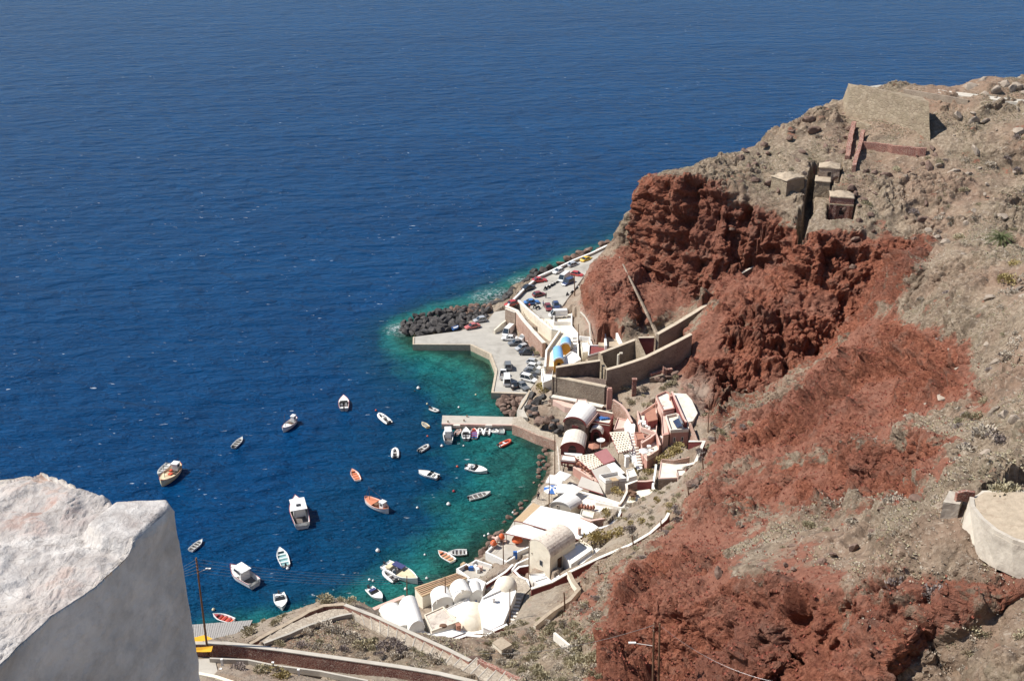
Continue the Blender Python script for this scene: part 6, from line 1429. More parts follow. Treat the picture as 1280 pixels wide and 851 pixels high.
            mb = MB(); mb.add([(x1_+.45, -cw*.72, H*.95+.1), (x1_+.45, cw*.72, H*.95+.1), (x1_+.06, cw*.68, H+1.12), (x1_+.06, -cw*.68, H+1.12)], [(0, 1, 2, 3)]); mb.build('windscreen', 'glass', root)
            mb = MB(); mb.box((x0_*.5+x1_*.5-.2, 0, H+1.3), (x1_-x0_+.7, cw*2.0, .08)); mb.build('roof', 'hull_white', root)
            decked(0, 0.1, 0.55, 'hull_white', 'swim_platform')
        if kind == 'caique':
            decked(0.62, 0.96, 0.96, deck, 'foredeck'); decked(0.06, 0.2, 0.96, deck, 'aft_deck')
            x0_ = -L*.30; cw = hw*.5
            mb = MB(); mb.box((x0_+.2, 0, H+.35), (L*.16, cw*1.6, 1.5)); mb.box((x0_+.2, 0, H+1.15), (L*.19, cw*1.85, .1)); mb.build('wheelhouse', 'hull_white', root)
            for e in (-1, 1): mb = MB(); mb.box((x0_+.2, e*(cw*.8+.01), H+.6), (L*.1, .02, .45)); mb.build('window', 'glass', root)
            mb = MB(); mb.box((L*.02, 0, H*.8), (L*.16, cw*1.3, .3)); mb.build('hatch', 'timber', root)
            for xx, hh in ((L*.30, 3.2), (-L*.42, 1.6)):
                mb = MB(); mb.tube([(xx, 0, H*.5), (xx, 0, H+hh)], [.07, .03], 6); mb.build('mast', 'timber', root)
            mb = MB(); mb.tube([(L*.30, 0, H+3.0), (-L*.42, 0, H+1.5)], .015, 3); mb.tube([(L*.30, 0, H+3.0), (L*.49, 0, H*1.2)], .015, 3); mb.build('rigging', 'timber', root)
    if engine and kind in ('rib', 'row', 'speed'):
        x = -L/2-.12; h_ = H*.85
        mb = MB(); mb.box((x, 0, h_+.28), (.42, .3, .42)); mb.box((x-.02, 0, h_-.25), (.14, .12, .8)); mb.build('outboard_motor', 'motor_black', root)
    if extras:
        for (nm, m_, bx) in extras:
            mb = MB()
            for c_, d_ in bx: mb.box((c_[0]*L, c_[1]*W, c_[2]), d_)
            mb.build(nm, m_, root)
    return root, L, H
# the big ones
boat('caique', 'large cream and red wooden fishing boat nearest the parapet, dinghy at its side', (201.5,603), (225.5,580), 3.2, 'hull_cream', 'hull_cream', 'inner_dark', 1.0, trim='hull_red', extras=[('cargo', 'hull_red', [((.1, .1, 1.2), (.8, .7, .5)), ((-.1, -.15, 1.1), (.7, .5, .4))]), ('net_heap', 'reed', [((.22, .05, 1.1), (1.0, 1.0, .3)), ((.02, -.2, 1.0), (.8, .6, .3))])])
boat('row', 'white dinghy lashed along the seaward side of the cream and red fishing boat', (197,592), (211,577.5), 1.7, inner='deck_grey', z=.6, engine=False)
boat('caique', 'small white fishing boat with a tall mast, left of the middle of the bay', (353.5,536.5), (371,522), 2.1, 'hull_white', 'hull_white', 'inner_dark', .8, trim='antifoul')
boat('speed', 'white day cruiser with dark windscreen, farthest out towards the open sea', (429.3,494.5), (430,510), 2.5, z=.8, trim='antifoul')
boat('rib', 'small white inflatable north of the bay centre with a red buoy beside it', (473.5,517.5), (487,528.5), 2.0, z=.4)
boat('row', 'small white rowing boat alone on the left of the bay', (303,546.5), (291.5,558.5), 1.5, z=.4)
boat('rib', 'short white inflatable seen end on, bow away', (494.2,560.5), (493.9,571.5), 1.8, z=.4)
boat('row', 'little orange red rowing boat west of the motor launches', (440,586.5), (447.5,599.5), 1.7, trim='hull_orange', inner='hull_orange', deck='hull_orange', z=.4, engine=False)
boat('caique', 'orange decked fishing boat with a dark mast and grey wheelhouse', (456.5,622.5), (485.5,637), 2.6, 'hull_white', 'hull_orange', 'hull_orange', .9, trim='hull_orange')
boat('cabin', 'largest white cabin cruiser with a flat roof and square dark hatch', (369,622), (378,655), 3.5, z=1.1, trim='antifoul', extras=[('flybridge_roof', 'hull_white', [((-.02, 0, 2.75), (4.2, 2.9, .14))]), ('roof_hatch', 'motor_black', [((-.07, 0, 2.84), (.9, .9, .06))]), ('stern_posts', 'metal_grey', [((-.30, .3, 1.9), (.08, .08, 1.7)), ((-.30, -.3, 1.9), (.08, .08, 1.7))])])
boat('row', 'small white skiff floating just right of the parapet corner', (253,674.5), (238,687), 1.4, z=.4, engine=False)
boat('row', 'white launch with a pale blue inside, bow pointing out to sea', (349.5,684.5), (357,706), 2.0, inner='teal_inner', deck='hull_white', z=.5)
boat('cabin', 'white motor yacht with a stepped transom south of the small launches', (288.5,708.5), (318.5,728.5), 3.0, z=1.0, trim='antifoul')
boat('speed', 'white runabout with bow towards the shore and black outboard', (353,759.5), (348.5,741), 2.2, z=.6)
boat('row', 'white rowing boat filled with rust red nets near the boarded deck', (266.5,767), (291,775), 1.7, inner='hull_red', deck='antifoul', z=.5, engine=False)
boat('speed', 'white runabout with dark seats close to the white harbour wall', (478,748.5), (461,734.5), 1.9, z=.6, extras=[('seat_cover', 'navy_cover', [((-.2, 0, .85), (.6, 1.1, .3))])])
boat('speed', 'large off white open motor yacht with a navy sun cover off the boat house', (522,724), (481,704), 3.0, 'hull_white', 'hull_cream', 'deck_grey', 1.0, extras=[('sun_cover', 'navy_cover', [((-.14, .22, 1.5), (2.4, 1.2, .12))]), ('spare_tender', 'hull_cream', [((-.33, 0, 1.1), (1.0, 1.6, .3))])])
boat('rib', 'white inflatable tender lying alongside the large off white motor yacht', (480,713.5), (495,725.5), 1.9, z=.4, hull='hull_white')
boat('row', 'white and brown rowing boat, left of the pair off the boat yard', (548,688), (566.5,700), 1.8, inner='reed', deck='hull_orange', z=.5, engine=False)
boat('row', 'long white rowing boat with a dark inside, right of the pair off the boat yard', (560.5,690), (583.5,689), 1.8, z=.5, engine=False)
boat('speed', 'white launch with black outboard, middle of the bay', (523.5,589), (547.5,596), 1.9, z=.5)
boat('speed', 'white sports boat pointing right over the turquoise shallows', (609,588), (583,582), 2.4, z=.7)
boat('row', 'long narrow white boat casting a shadow on the seabed', (613,614.5), (586,622), 1.7, z=.5)
boat('rib', 'grey white inflatable pointing up right in the middle of the bay', (535.5,556), (523.8,563.5), 1.6, hull='rubber_grey', z=.4)
boat('rib', 'tiny tender with a raised motor left of the jetty tip', (548.5,514), (537.5,509.5), 1.4, hull='rubber_grey', z=.4)
boat('row', 'tiny dark and yellow tender off the end of the jetty', (527.5,528.5), (535,534), 1.2, hull='hull_cream', z=.3, engine=False)
boat('rib', 'bright red inflatable right of the moored row', (638.5,550), (623.5,557), 1.7, hull='hull_red', inner='hull_white', deck='hull_white', z=.4)
MO = 'boats moored along the jetty'
boat('cabin', 'leftmost boat moored at the jetty, a white cabin launch', (559.8,535.5), (560.5,551), 2.2, z=.9, group=MO)
boat('row', 'second boat from the left at the jetty, small and reddish grey', (575.3,535.5), (569.8,543), 1.3, inner='hull_orange', z=.4, group=MO, trim='hull_orange')
boat('speed', 'third boat from the left at the jetty, white with a wide foredeck', (582.2,534.5), (582.5,548), 1.9, z=.6, group=MO)
boat('row', 'fourth boat from the left at the jetty, with a bright red inside', (592.4,534.5), (592.5,546.5), 1.9, inner='deep_blue', deck='hull_red', z=.5, group=MO)
boat('rib', 'fifth boat from the left at the jetty, a small inflatable', (600.2,535), (601.1,543), 1.5, z=.4, group=MO)
boat('rib', 'sixth boat from the left at the jetty, a larger white inflatable', (610,534.5), (608,543.5), 1.7, z=.4, group=MO)
boat('row', 'seventh boat at the jetty, white covered hull lying aslant', (623,540.4), (614.3,535.9), 1.5, inner='hull_white', z=.5, engine=False, group=MO)
boat('row', 'rightmost boat at the jetty, small and grey blue', (627,535), (627,541.5), 1.4, hull='rubber_grey', inner='teal_inner', z=.4, engine=False, group=MO)
boat('row', 'small blue boat pulled up on the quay beside the boulders', (573,408.5), (566,411), 1.3, hull='deep_blue', inner='hull_white', deck='hull_white', z=2.0, engine=False)
_bb = [o for o in COL.objects if o.get('label', '').startswith('small blue boat pulled')][0]; _bb.location.z = QZ+.3
# mooring buoys
for x, y, m_, r_, l in [(523,486,'hull_white',.42,'white buoy furthest out above the jetty'),(518.5,489,'motor_black',.2,'tiny dark buoy beside the outer white one'),(552.4,558,'hull_white',.32,'white buoy below the leftmost moored boat'),(579.5,557.5,'hull_white',.2,'small white buoy below the moored row'),(594.7,493.7,'hull_cream',.22,'yellowish buoy off the car park quay'),(573.5,509.6,'hull_white',.25,'white buoy just above the jetty'),(534,505.4,'hull_cream',.25,'cream buoy by the tiny tender'),(571.6,583.6,'hull_red',.26,'red buoy left of the sports boat'),(567.2,614.5,'antifoul',.3,'dark red buoy left of the long narrow boat'),(560.6,631,'hull_white',.4,'broad white float over the pale seabed'),(521.7,635,'hull_white',.25,'white buoy right of the orange decked fishing boat'),(534.4,545.5,'hull_red',.22,'small red buoy below the jetty tip'),(470,513.4,'hull_red',.25,'red buoy by the inflatable north of the centre'),(472.2,689,'hull_white',.4,'white buoy above the large off white yacht'),(461.9,725,'hull_white',.26,'white buoy left of the runabout, first of two'),(466.5,726,'hull_white',.22,'white buoy left of the tender, second of two'),(533.5,723,'hull_white',.26,'white buoy in front of the boat house'),(507,736.5,'hull_white',.28,'white buoy at the foot of the pole by the boat house'),(610.6,668,'hull_white',.26,'white buoy off the orange parasols, right one'),(605.6,670,'hull_white',.22,'white buoy off the orange parasols, left one'),(641.2,641,'hull_white',.24,'white buoy beside the reed awning'),(359.7,711,'hull_white',.3,'white buoy astern of the pale blue launch'),(267,762.5,'hull_cream',.3,'cream buoy beyond the boat of red nets'),(531,693.5,'hull_white',.2,'small white buoy between yacht and rowing boats')]:
    c_ = G(x, y, 0); mb = MB(c_); mb.lathe(c_, [(r_*.5, -.1), (r_, r_*.4), (r_, r_*.8), (r_*.6, r_*1.35), (r_*.15, r_*1.5), (r_*.12, r_*1.9)], 10); tag(mb.build('mooring_buoy', m_, None, True), l, 'buoy', 'mooring buoys')
# mooring lines from jetty
for i, (x0_, y0_, x1_, y1_) in enumerate([(566,531,571,536),(586,531,591,535.5),(601,531,596.5,535.5),(558,531,560,535)]):
    a, b_ = G(x0_, y0_, 1.35), G(x1_, y1_, .6); m_ = (a+b_)/2-Vector((0, 0, .25)); mb = MB(a); mb.tube([a, m_, b_], .03, 4); tag(mb.build('mooring_rope', 'reed'), 'thin rope from the jetty edge to a moored bow', 'rope', 'ropes at the jetty')
# ================================================================= CARS
def paint(name, col):
    m, t, b = newmat(name); b.inputs['Base Color'].default_value = (*col, 1); b.inputs['Roughness'].default_value = 0.35; b.inputs['Metallic'].default_value = 0.0
    b.inputs['Coat Weight'].default_value = 0.6; b.inputs['Coat Roughness'].default_value = 0.08
    g = t.new('ShaderNodeNewGeometry').outputs['Position']; n = t.noise(g, 1.5, 4, .6)
    t.link(t.mix(t.ramp(n, [(.4, 0.0), (.7, .25)]), col, tuple(x*.7+.05 for x in col)), b.inputs['Base Color'])
paint('car_white', (.72, .71, .69)); paint('car_silver', (.42, .43, .44)); paint('car_red', (.48, .05, .04)); paint('car_black', (.03, .03, .035)); paint('car_grey', (.16, .165, .17)); paint('car_yellow', (.75, .48, .03)); paint('car_navy', (.04, .06, .14)); paint('car_blue', (.08, .22, .50)); paint('car_dark_red', (.22, .04, .04)); paint('car_pale_red', (.50, .14, .12))
mat('tyre', (.02, .02, .02), .8, .2, 4); mat('lamp_glass', (.7, .7, .68), .15, .05, 3); mat('tail_red', (.4, .02, .02), .3, .05, 3)
def car(label, a, b, style, color, zroad, group='parked cars', rear_first=False):
    """a = front end, b = rear end in the photograph"""
    A_, B_ = G(a[0], a[1], zroad+.6), G(b[0], b[1], zroad+.6); d = A_-B_; c = (A_+B_)/2; rz = math.atan2(d.y, d.x)
    W, H, L = {'hatch': (1.65, 1.45, 3.8), 'sedan': (1.72, 1.4, 4.3), 'suv': (1.8, 1.75, 4.3), 'van': (1.9, 2.15, 4.9), 'pickup': (1.8, 1.7, 4.9)}[style]
    root = thing({'hatch': 'parked_car', 'sedan': 'parked_car', 'suv': 'parked_car', 'van': 'van', 'pickup': 'pickup_truck'}[style], label, {'van': 'van', 'pickup': 'pickup'}.get(style, 'car'), (c.x, c.y, zroad), rz, group)
    w = W/2; hb = 0.88 if style not in ('van',) else 1.05
    def ring(x, ww, zb, zt): return [(x, -ww*.86, zb), (x, -ww, zb+.14), (x, -ww, zt-.16), (x, -ww*.86, zt), (x, ww*.86, zt), (x, ww, zt-.16), (x, ww, zb+.14), (x, ww*.86, zb)]
    h = L/2
    secs = [ring(-h, w*.86, .4, hb-.12), ring(-h+.12, w*.95, .26, hb-.02), ring(-h*.5, w, .22, hb), ring(h*.35, w, .22, hb), ring(h*.8, w*.96, .24, hb-.12), ring(h-.1, w*.88, .3, hb-.24), ring(h, w*.78, .4, hb-.34)]
    mb = MB(); mb.grid(secs, closed=True); mb.add(secs[0], [tuple(range(8))]); mb.add(secs[-1], [tuple(range(7, -1, -1))]); mb.build('body', color, root)
    cx = {'hatch': (-h*.92, -h*.62, h*.12, h*.48), 'sedan': (-h*.72, -h*.38, h*.10, h*.44), 'suv': (-h*.95, -h*.82, h*.15, h*.48), 'van': (-h*.98, -h*.95, h*.50, h*.80), 'pickup': (-h*.12, -h*.05, h*.25, h*.52)}[style]
    wb, wt = w*.9, w*.74
    zc0, zc1 = hb-.04, H-.05
    mb = MB(); vs = [(cx[0], -wb, zc0), (cx[3], -wb, zc0), (cx[3], wb, zc0), (cx[0], wb, zc0), (cx[1], -wt, zc1), (cx[2], -wt, zc1), (cx[2], wt, zc1), (cx[1], wt, zc1)]
    mb.add(vs, [(3, 2, 1, 0), (4, 5, 6, 7), (0, 1, 5, 4), (1, 2, 6, 5), (2, 3, 7, 6), (3, 0, 4, 7)]); mb.build('windows', 'glass' if style != 'van' else 'glass', root)
    mb = MB(); mb.prism([(cx[1]-.04, -wt-.02), (cx[2]+.06, -wt-.02), (cx[2]+.06, wt+.02), (cx[1]-.04, wt+.02)], zc1-.02, zc1+.06); mb.build('roof', color, root)
    pl = MB()
    for e in (-1, 1):
        for (xa, xb) in ((cx[0], cx[1]), (cx[3], cx[2]), ((cx[0]+cx[3])/2-.1, (cx[1]+cx[2])/2-.1)):
            pl.tube([(xa, e*wb, zc0), (xb, e*wt, zc1)], .055, 4)
    pl.build('pillars', color, root)
    if style == 'van':
        mb = MB(); x0_, x1_ = -h*.99, h*.32
        for e in (-1, 1): mb.add([(x0_, e*(wb+.015), zc0), (x1_, e*(wb+.015), zc0), (x1_, e*(wt+.03), zc1), (x0_, e*(wt+.03), zc1)], [(0, 1, 2, 3)])
        mb.build('side_panel', color, root)
    if style == 'pickup':
        mb = MB(); mb.box((-h*.55, 0, hb+.0), (h*.8, W*.78, .06)); mb.build('load_bed', 'inner_dark', root)
        mb = MB()
        for e in (-1, 1): mb.box((-h*.55, e*w*.9, hb+.15), (h*.85, .07, .35))
        mb.box((-h*.98, 0, hb+.15), (.07, W*.84, .35)); mb.build('bed_side', color, root)
    for xx in (-h*.62, h*.62):
        for e in (-1, 1):
            mb = MB(); mb.tube([(xx, e*(w-.2), .31), (xx, e*(w+.015), .31)], .31, 12); wh = mb.build('wheel', 'tyre', root)
            mb = MB(); mb.tube([(xx, e*(w+.0), .31), (xx, e*(w+.03), .31)], .18, 8); mb.build('rim', 'metal_grey', wh)
    for e in (-1, 1):
        mb = MB(); mb.box((h-.07, e*w*.6, hb-.36), (.1, .28, .13)); mb.build('headlight', 'lamp_glass', root)
        mb = MB(); mb.box((-h+.03, e*w*.72, hb-.28), (.08, .2, .16)); mb.build('tail_light', 'tail_red', root)
    return root
Q = QZ
car('faded red saloon parked beside the breakwater boulders', (579,410), (601.5,405), 'sedan', 'car_pale_red', Q)
car('silver hatchback just above the faded red saloon', (591,401), (609,398), 'hatch', 'car_silver', Q)
car('white box van with its rear to the stone block', (629,421), (641.5,409), 'van', 'car_white', Q)
car('white estate in front of the box van', (628,422), (646,423), 'sedan', 'car_white', Q)
car('dark green estate second below the box van', (636,429), (654,427), 'sedan', 'car_grey', Q)
car('white hatchback squeezed beside the stone wall', (650,424), (658,420), 'hatch', 'car_white', Q)
car('silver hatchback in the middle of the row under the stone wall', (645,436), (660,432), 'hatch', 'car_silver', Q)
car('black off roader at the lower end of the stone wall row', (650,440), (667.5,440), 'suv', 'car_black', Q)
car('dark grey off roader standing alone near the harbour kerb', (634,451), (635.5,463), 'suv', 'car_grey', Q)
car('white pickup behind the dark grey off roader', (629.5,462), (628.5,473), 'pickup', 'car_white', Q)
car('white van with a dark rear window by the harbour kerb', (633,468.5), (634.5,482.5), 'van', 'car_white', Q)
car('black hatchback right of the white harbour van', (639.5,475), (643.5,484), 'hatch', 'car_black', Q)
car('grey saloon at an angle near the quay end', (659.5,486), (647,477.5), 'sedan', 'car_grey', Q)
car('white off roader lowest in the right hand row', (670,475.5), (652,471), 'suv', 'car_white', Q)
car('black saloon second from below in the right hand row', (670.5,470), (652,467), 'sedan', 'car_black', Q)
car('dark grey saloon third from below in the right hand row', (674.5,465), (656.5,461.5), 'sedan', 'car_grey', Q)
car('white and red hatchback fourth from below in the right hand row', (676.5,460), (659,456.5), 'hatch', 'car_white', Q)
car('white hatchback at the top of the right hand row', (675.5,454), (659,451), 'hatch', 'car_silver', Q)
U = lambda x: np.interp(x, [635, 690, 716, 740, 764], [6.35, 6.9, 7.5, 8.15, 8.9])
car('yellow taxi highest on the coast road', (740.5,321), (725.5,326.5), 'sedan', 'car_yellow', U(730)+.05)
car('silver car second from the top on the coast road', (724,329), (710.5,332), 'hatch', 'car_silver', U(716)+.05)
car('silver white car against the sea parapet', (690,341.5), (705.5,336), 'hatch', 'car_white', U(697)+.05)
car('bright red hatchback opposite the dark off roader', (728,344), (714.5,341.5), 'hatch', 'car_red', 7.6)
car('dark navy off roader in the middle of the upper car park', (703.5,356), (716,350), 'suv', 'car_navy', 7.25)
car('white box van behind the dark navy off roader', (699.5,352), (710,344), 'van', 'car_white', 7.2)
car('red saloon by the sea parapet', (682,349.5), (667,350), 'sedan', 'car_red', 6.75)
car('black saloon by the sea parapet below the red one', (667,357), (654,361), 'sedan', 'car_black', 6.6)
car('dark red hatchback in the middle of the car park', (680.5,366.5), (667,369), 'hatch', 'car_dark_red', 6.65)
car('sky blue car beside the stair wall', (672.5,376.5), (657,378), 'sedan', 'car_blue', 6.5)
car('navy hatchback parked nose down by the white terrace', (698,386), (692.5,377), 'hatch', 'car_navy', 6.7)
car('small maroon car left of the navy hatchback', (687,387.5), (683.5,380.5), 'hatch', 'car_dark_red', 6.55)
car('white van parked across the top of the white terrace', (691.5,394), (703.5,393.5), 'van', 'car_white', 6.6)
car('red car at the sea end of the upper level', (634.5,380.5), (643,378.5), 'hatch', 'car_red', 6.3)
# ================================================================= MOTORBIKES
mk = thing('motorbike', 'dark motorbike in the row across the upper car park', 'motorbike', (0, 0, 0), 0, 'parked motorbikes')
for xx in (-.6, .62):
    mb = MB(); mb.tube([(xx, -.06, .3), (xx, .06, .3)], .3, 12); mb.build('wheel', 'tyre', mk)
mb = MB(); mb.box((0, 0, .5), (.7, .28, .35)); mb.tube([(.62, 0, .3), (.42, 0, 1.0)], .05, 5); mb.box((.2, 0, .78), (.4, .26, .2)); mb.build('frame', 'car_black', mk)
mb = MB(); mb.box((-.25, 0, .8), (.7, .26, .1)); mb.build('seat', 'tyre', mk)
mb = MB(); mb.tube([(.4, -.35, 1.05), (.42, 0, 1.0), (.4, .35, 1.05)], .025, 4); mb.build('handlebar', 'metal_grey', mk)
mspots = [(696,355),(692,357),(689,358.5),(685,360.5),(681,362),(708.5,369.5),(715,367),(721,362.5),(725,359.5),(722,368),(668,384),(672,386),(652,366),(648,368.5),(631,417),(656.5,431),(664,437),(641.5,486)]
for i, (x, y) in enumerate(mspots):
    o = mk if i == 0 else copy_tree(mk)
    zz = 7.0 if (y < 380) else (6.5 if y < 400 and x > 640 else QZ)
    if x < 656 and 360 < y < 372: zz = 6.5
    if y > 400: zz = QZ
    o.location = G(x, y, zz); o.rotation_euler = (R(8), 0, 0.9+random.uniform(-.4, .4))
    o['label'] = ('dark motorbike in the row across the upper car park' if i < 5 else 'motorbike parked by the rock face' if i < 10 else 'motorbike beside the stair wall and sea parapet' if i < 14 else 'motorbike parked on the lower quay')
    o['group'] = 'motorbikes, '+('row' if i < 5 else 'rock face' if i < 10 else 'upper edge' if i < 14 else 'quay')
# ================================================================= PEOPLE
def person(label, x, y, z, rz, shirt, legs, walk=0.15, hair='motor_black'):
    root = thing('person', label, 'person', G(x, y, z), rz)
    vs = [(0, 0, .95), (0, 0, 1.15), (0, 0, 1.42), (0, 0, 1.52), (0.01, 0, 1.66), (0.02, 0, 1.76),
          (0, .1, .9), (walk, .1, .5), (walk*.8, .1, .07), (walk*.8+.16, .1, .03), (0, -.1, .9), (-walk*.4, -.1, .5), (-walk*1.6, -.1, .09), (-walk*1.6+.16, -.1, .04),
          (0, .19, 1.4), (-.05, .25, 1.13), (.06, .26, .88), (0.09, .26, .8), (0, -.19, 1.4), (.05, -.25, 1.13), (.16, -.24, .9), (.2, -.24, .83)]
    es = [(0, 1), (1, 2), (2, 3), (3, 4), (4, 5), (0, 6), (6, 7), (7, 8), (8, 9), (0, 10), (10, 11), (11, 12), (12, 13), (2, 14), (14, 15), (15, 16), (16, 17), (2, 18), (18, 19), (19, 20), (20, 21)]
    rr = [.15, .14, .16, .06, .1, .075, .09, .065, .045, .04, .09, .065, .045, .04, .065, .045, .035, .04, .065, .045, .035, .04]
    me = bpy.data.meshes.new('body'); me.from_pydata(vs, es, []); me.update(); me.materials.append(MATS['skin'])
    o = bpy.data.objects.new('body', me); COL.objects.link(o); o.parent = root
    md = o.modifiers.new('skin', 'SKIN')
    for i, r_ in enumerate(rr): me.skin_vertices[0].data[i].radius = (r_, r_)
    me.skin_vertices[0].data[0].use_root = True
    o.modifiers.new('sub', 'SUBSURF').levels = 1
    mb = MB(); mb.lathe((0, 0, 0), [(.17, .92), (.18, 1.1), (.2, 1.38), (.1, 1.5)], 10, sx=.75, sy=1.05)
    for e in (-1, 1): mb.tube([(0, e*.17, 1.42), (-.04*e, e*.26, 1.14)], [.085, .07], 7)
    mb.build('shirt', shirt, root, True)
    mb = MB(); mb.lathe((0, 0, 0), [(.17, .8), (.18, .98)], 10, sx=.8)
    mb.tube([(0, .1, .92), (walk, .1, .5), (walk*.8, .1, .12)], [.11, .085, .07], 7); mb.tube([(0, -.1, .92), (-walk*.4, -.1, .5), (-walk*1.6, -.1, .13)], [.11, .085, .07], 7); mb.build('trousers', legs, root, True)
    mb = MB(); mb.lathe((0, 0, 0), [(.1, 1.68), (.115, 1.74), (.09, 1.83), (.02, 1.86)], 10); mb.build('hair', hair, root, True)
mat('skin', (.45, .26, .18), .6, .05, 5); mat('cloth_dark', (.05, .05, .07), .9, .2, 5); mat('cloth_jeans', (.08, .12, .25), .9, .2, 5)
for a_ in [('person in dark clothes walking across the upper car park', 682.4, 373, 6.75, 2.2, 'cloth_dark', 'cloth_dark'), ('person in a blue shirt standing left of the maroon car', 679, 383.5, 6.5, 0.4, 'cloth_jeans', 'cloth_dark'), ('person in a white shirt by the harbour van', 641, 488, QZ, 1.2, 'white_cloth', 'cloth_dark'), ('person in dark clothes at the foot of the stone wall', 667, 446, QZ, 3.0, 'cloth_dark', 'cloth_jeans'), ('person in a red shirt beside the sky blue car', 662, 386, 6.4, 1.0, 'car_red', 'cloth_dark'), ('person sitting place on the quay edge by the blue parasol', 673, 624, 2.5, 2.0, 'cloth_dark', 'cloth_dark'), ('person in white on the steps above the white roof sheet', 785, 578, 6.8, 2.0, 'white_cloth', 'white_cloth')]:
    person(*a_)
for o in COL.objects:
    if o.get('label') == 'person sitting place on the quay edge by the blue parasol': o['label'] = 'person in dark clothes standing on the quay edge left of the blue parasol'
# ================================================================= POLES AND WIRES
def pole(label, base, top, zb, r=0.13, m='timber', cross=0, lamp=False, name='utility_pole'):
    B_ = G(base[0], base[1], zb) if zb is not None else hit(*base)
    # height where the vertical through the base meets the sight line of the top
    lo, hi = B_.z, B_.z+25
    for _ in range(40):
        mid = (lo+hi)/2
        if proj(B_.x, B_.y, mid)[1] > top[1]: lo = mid
        else: hi = mid
    zt = lo; lean = G(top[0], top[1], zt)-Vector((B_.x, B_.y, zt))
    T = Vector((B_.x, B_.y, zt))+Vector((max(-.5, min(.5, lean.x)), 0, 0))
    root = thing(name, label, 'pole', B_); mb = MB(B_); mb.tube([B_-Vector((0, 0, .6)), T], [r, r*.7], 8); mb.build('post', m, root)
    for k in range(cross):
        mb = MB(B_); z_ = T.z-.25-.55*k
        mb.box((T.x, T.y, z_), (.12, .5, .09)); mb.build('bracket', 'metal_grey', root)
        for e in (-1, 1):
            mb = MB(B_); mb.lathe((T.x+e*.0, T.y+e*.22, z_+.05), [(.05, 0), (.07, .06), (.04, .14)], 6); mb.build('insulator', 'terracotta', root)
    if lamp:
        mb = MB(B_); z_ = T.z-2.4; mb.tube([(T.x, T.y, z_), (T.x+1.1, T.y+.1, z_+.5)], .035, 5); mb.box((T.x+1.4, T.y+.1, z_+.56), (.7, .22, .1)); mb.build('lamp_arm', 'whitewash', root)
    return root, T
_, TL = pole('tall utility pole with stacked insulators beside the foreground parapet', (259.5,814), (245,697), 16.0, .17, cross=5, lamp=True)
poles = {}
for k, a_ in enumerate([((508.5,746),(508.5,720),2.0,'pole standing in the water by the large off white yacht'),((557.3,762),(556.3,721),4.0,'pole in front of the white vaults behind the boat house'),((629.5,706),(628.8,674),2.2,'pole on the grey terrace with orange parasols'),((661,727),(661.5,677),3.5,'tall pole at the left corner of the cream gabled house'),((637.5,780),(637.3,736),7.2,'pole with a white lamp cap beside the stone steps'),((686.5,633),(686.5,593),2.5,'pole between the parasols and the low white vault'),((693.5,590),(693.5,543),2.4,'pole at the waterline left of the lower vaulted house'),((885,540),(887,498),None,'pole on the scrub left of the red slope'),((718.5,373),(718,344),7.2,'brown pole in the upper car park'),((723,433),(723,405),6.6,'thin pole at the corner of the white terrace')]):
    _, poles[k] = pole(a_[3], a_[0], a_[1], a_[2], .11 if k != 8 else .16, cross=1 if k in (0, 5, 7) else 0)
for (b_, t_, l_) in [((895.5,554),(893,542),'short leaning post above the zigzag wall'),((879.5,586),(878,572),'short leaning post right of the zigzag wall'),((862,625),(858.5,608),'short leaning post beside the bracing stones'),((793,685.5),(790,669),'short dark post halfway along the boundary wall'),((750,725.5),(747,706.5),'short dark post near the end of the boundary wall'),((706.5,762),(705,740),'short dark post with a white cap on the scrub slope'),((827,663),(826,651),'short dark post at the top end of the boundary wall')]:
    pole(l_, b_, t_, None, .14, name='fence_post')
_, TB1 = pole('left of the twin wooden poles at the bottom of the view, carrying a lamp', (816,880), (816,779), None, .15, cross=2, lamp=False)
_, TB2 = pole('right of the twin wooden poles at the bottom of the view', (823,880), (822,779), None, .15)
mb = MB(TB1); z_ = TB1.z-3.0; mb.tube([Vector((TB1.x, TB1.y, z_)), Vector((TB1.x-1.9, TB1.y, z_+.35))], .04, 5); mb.box((TB1.x-2.2, TB1.y, z_+.4), (.8, .24, .12)); tag(mb.build('street_lamp', 'whitewash'), 'pale street lamp on an arm left of the twin poles', 'street lamp')
def wire(a, b_, sag, label, grp, r=.018):
    pts = [a.lerp(b_, t_)-Vector((0, 0, sag*4*t_*(1-t_))) for t_ in [k/16 for k in range(17)]]
    mb = MB(a); mb.tube(pts, r, 3); tag(mb.build('cable', 'metal_grey'), label, 'cable', grp)
for k in range(5):
    wire(TL-Vector((0, 0, .2+.55*k)), poles[1]+Vector((0, 0, .5-.35*k)), 1.2, 'thin cable from the tall pole by the parapet to the white houses', 'cables to the white houses', .022)
    wire(TL-Vector((0, 0, .2+.55*k)), G(150, 735-3*k, 16), .8, 'thin cable from the tall pole towards the foreground parapet', 'cables to the parapet side', .022)
wire(TB1-Vector((0, 0, .2)), hit(590, 826)+Vector((0, 0, 1.5)), 1.4, 'black cable crossing the scrub left of the twin poles', 'cables at the twin poles', .03)
wire(TB2-Vector((0, 0, .2)), G(975, 853, 44), 1.2, 'pale cable running right from the twin poles over red rock', 'cables at the twin poles, right', .008)
carve_terrain()
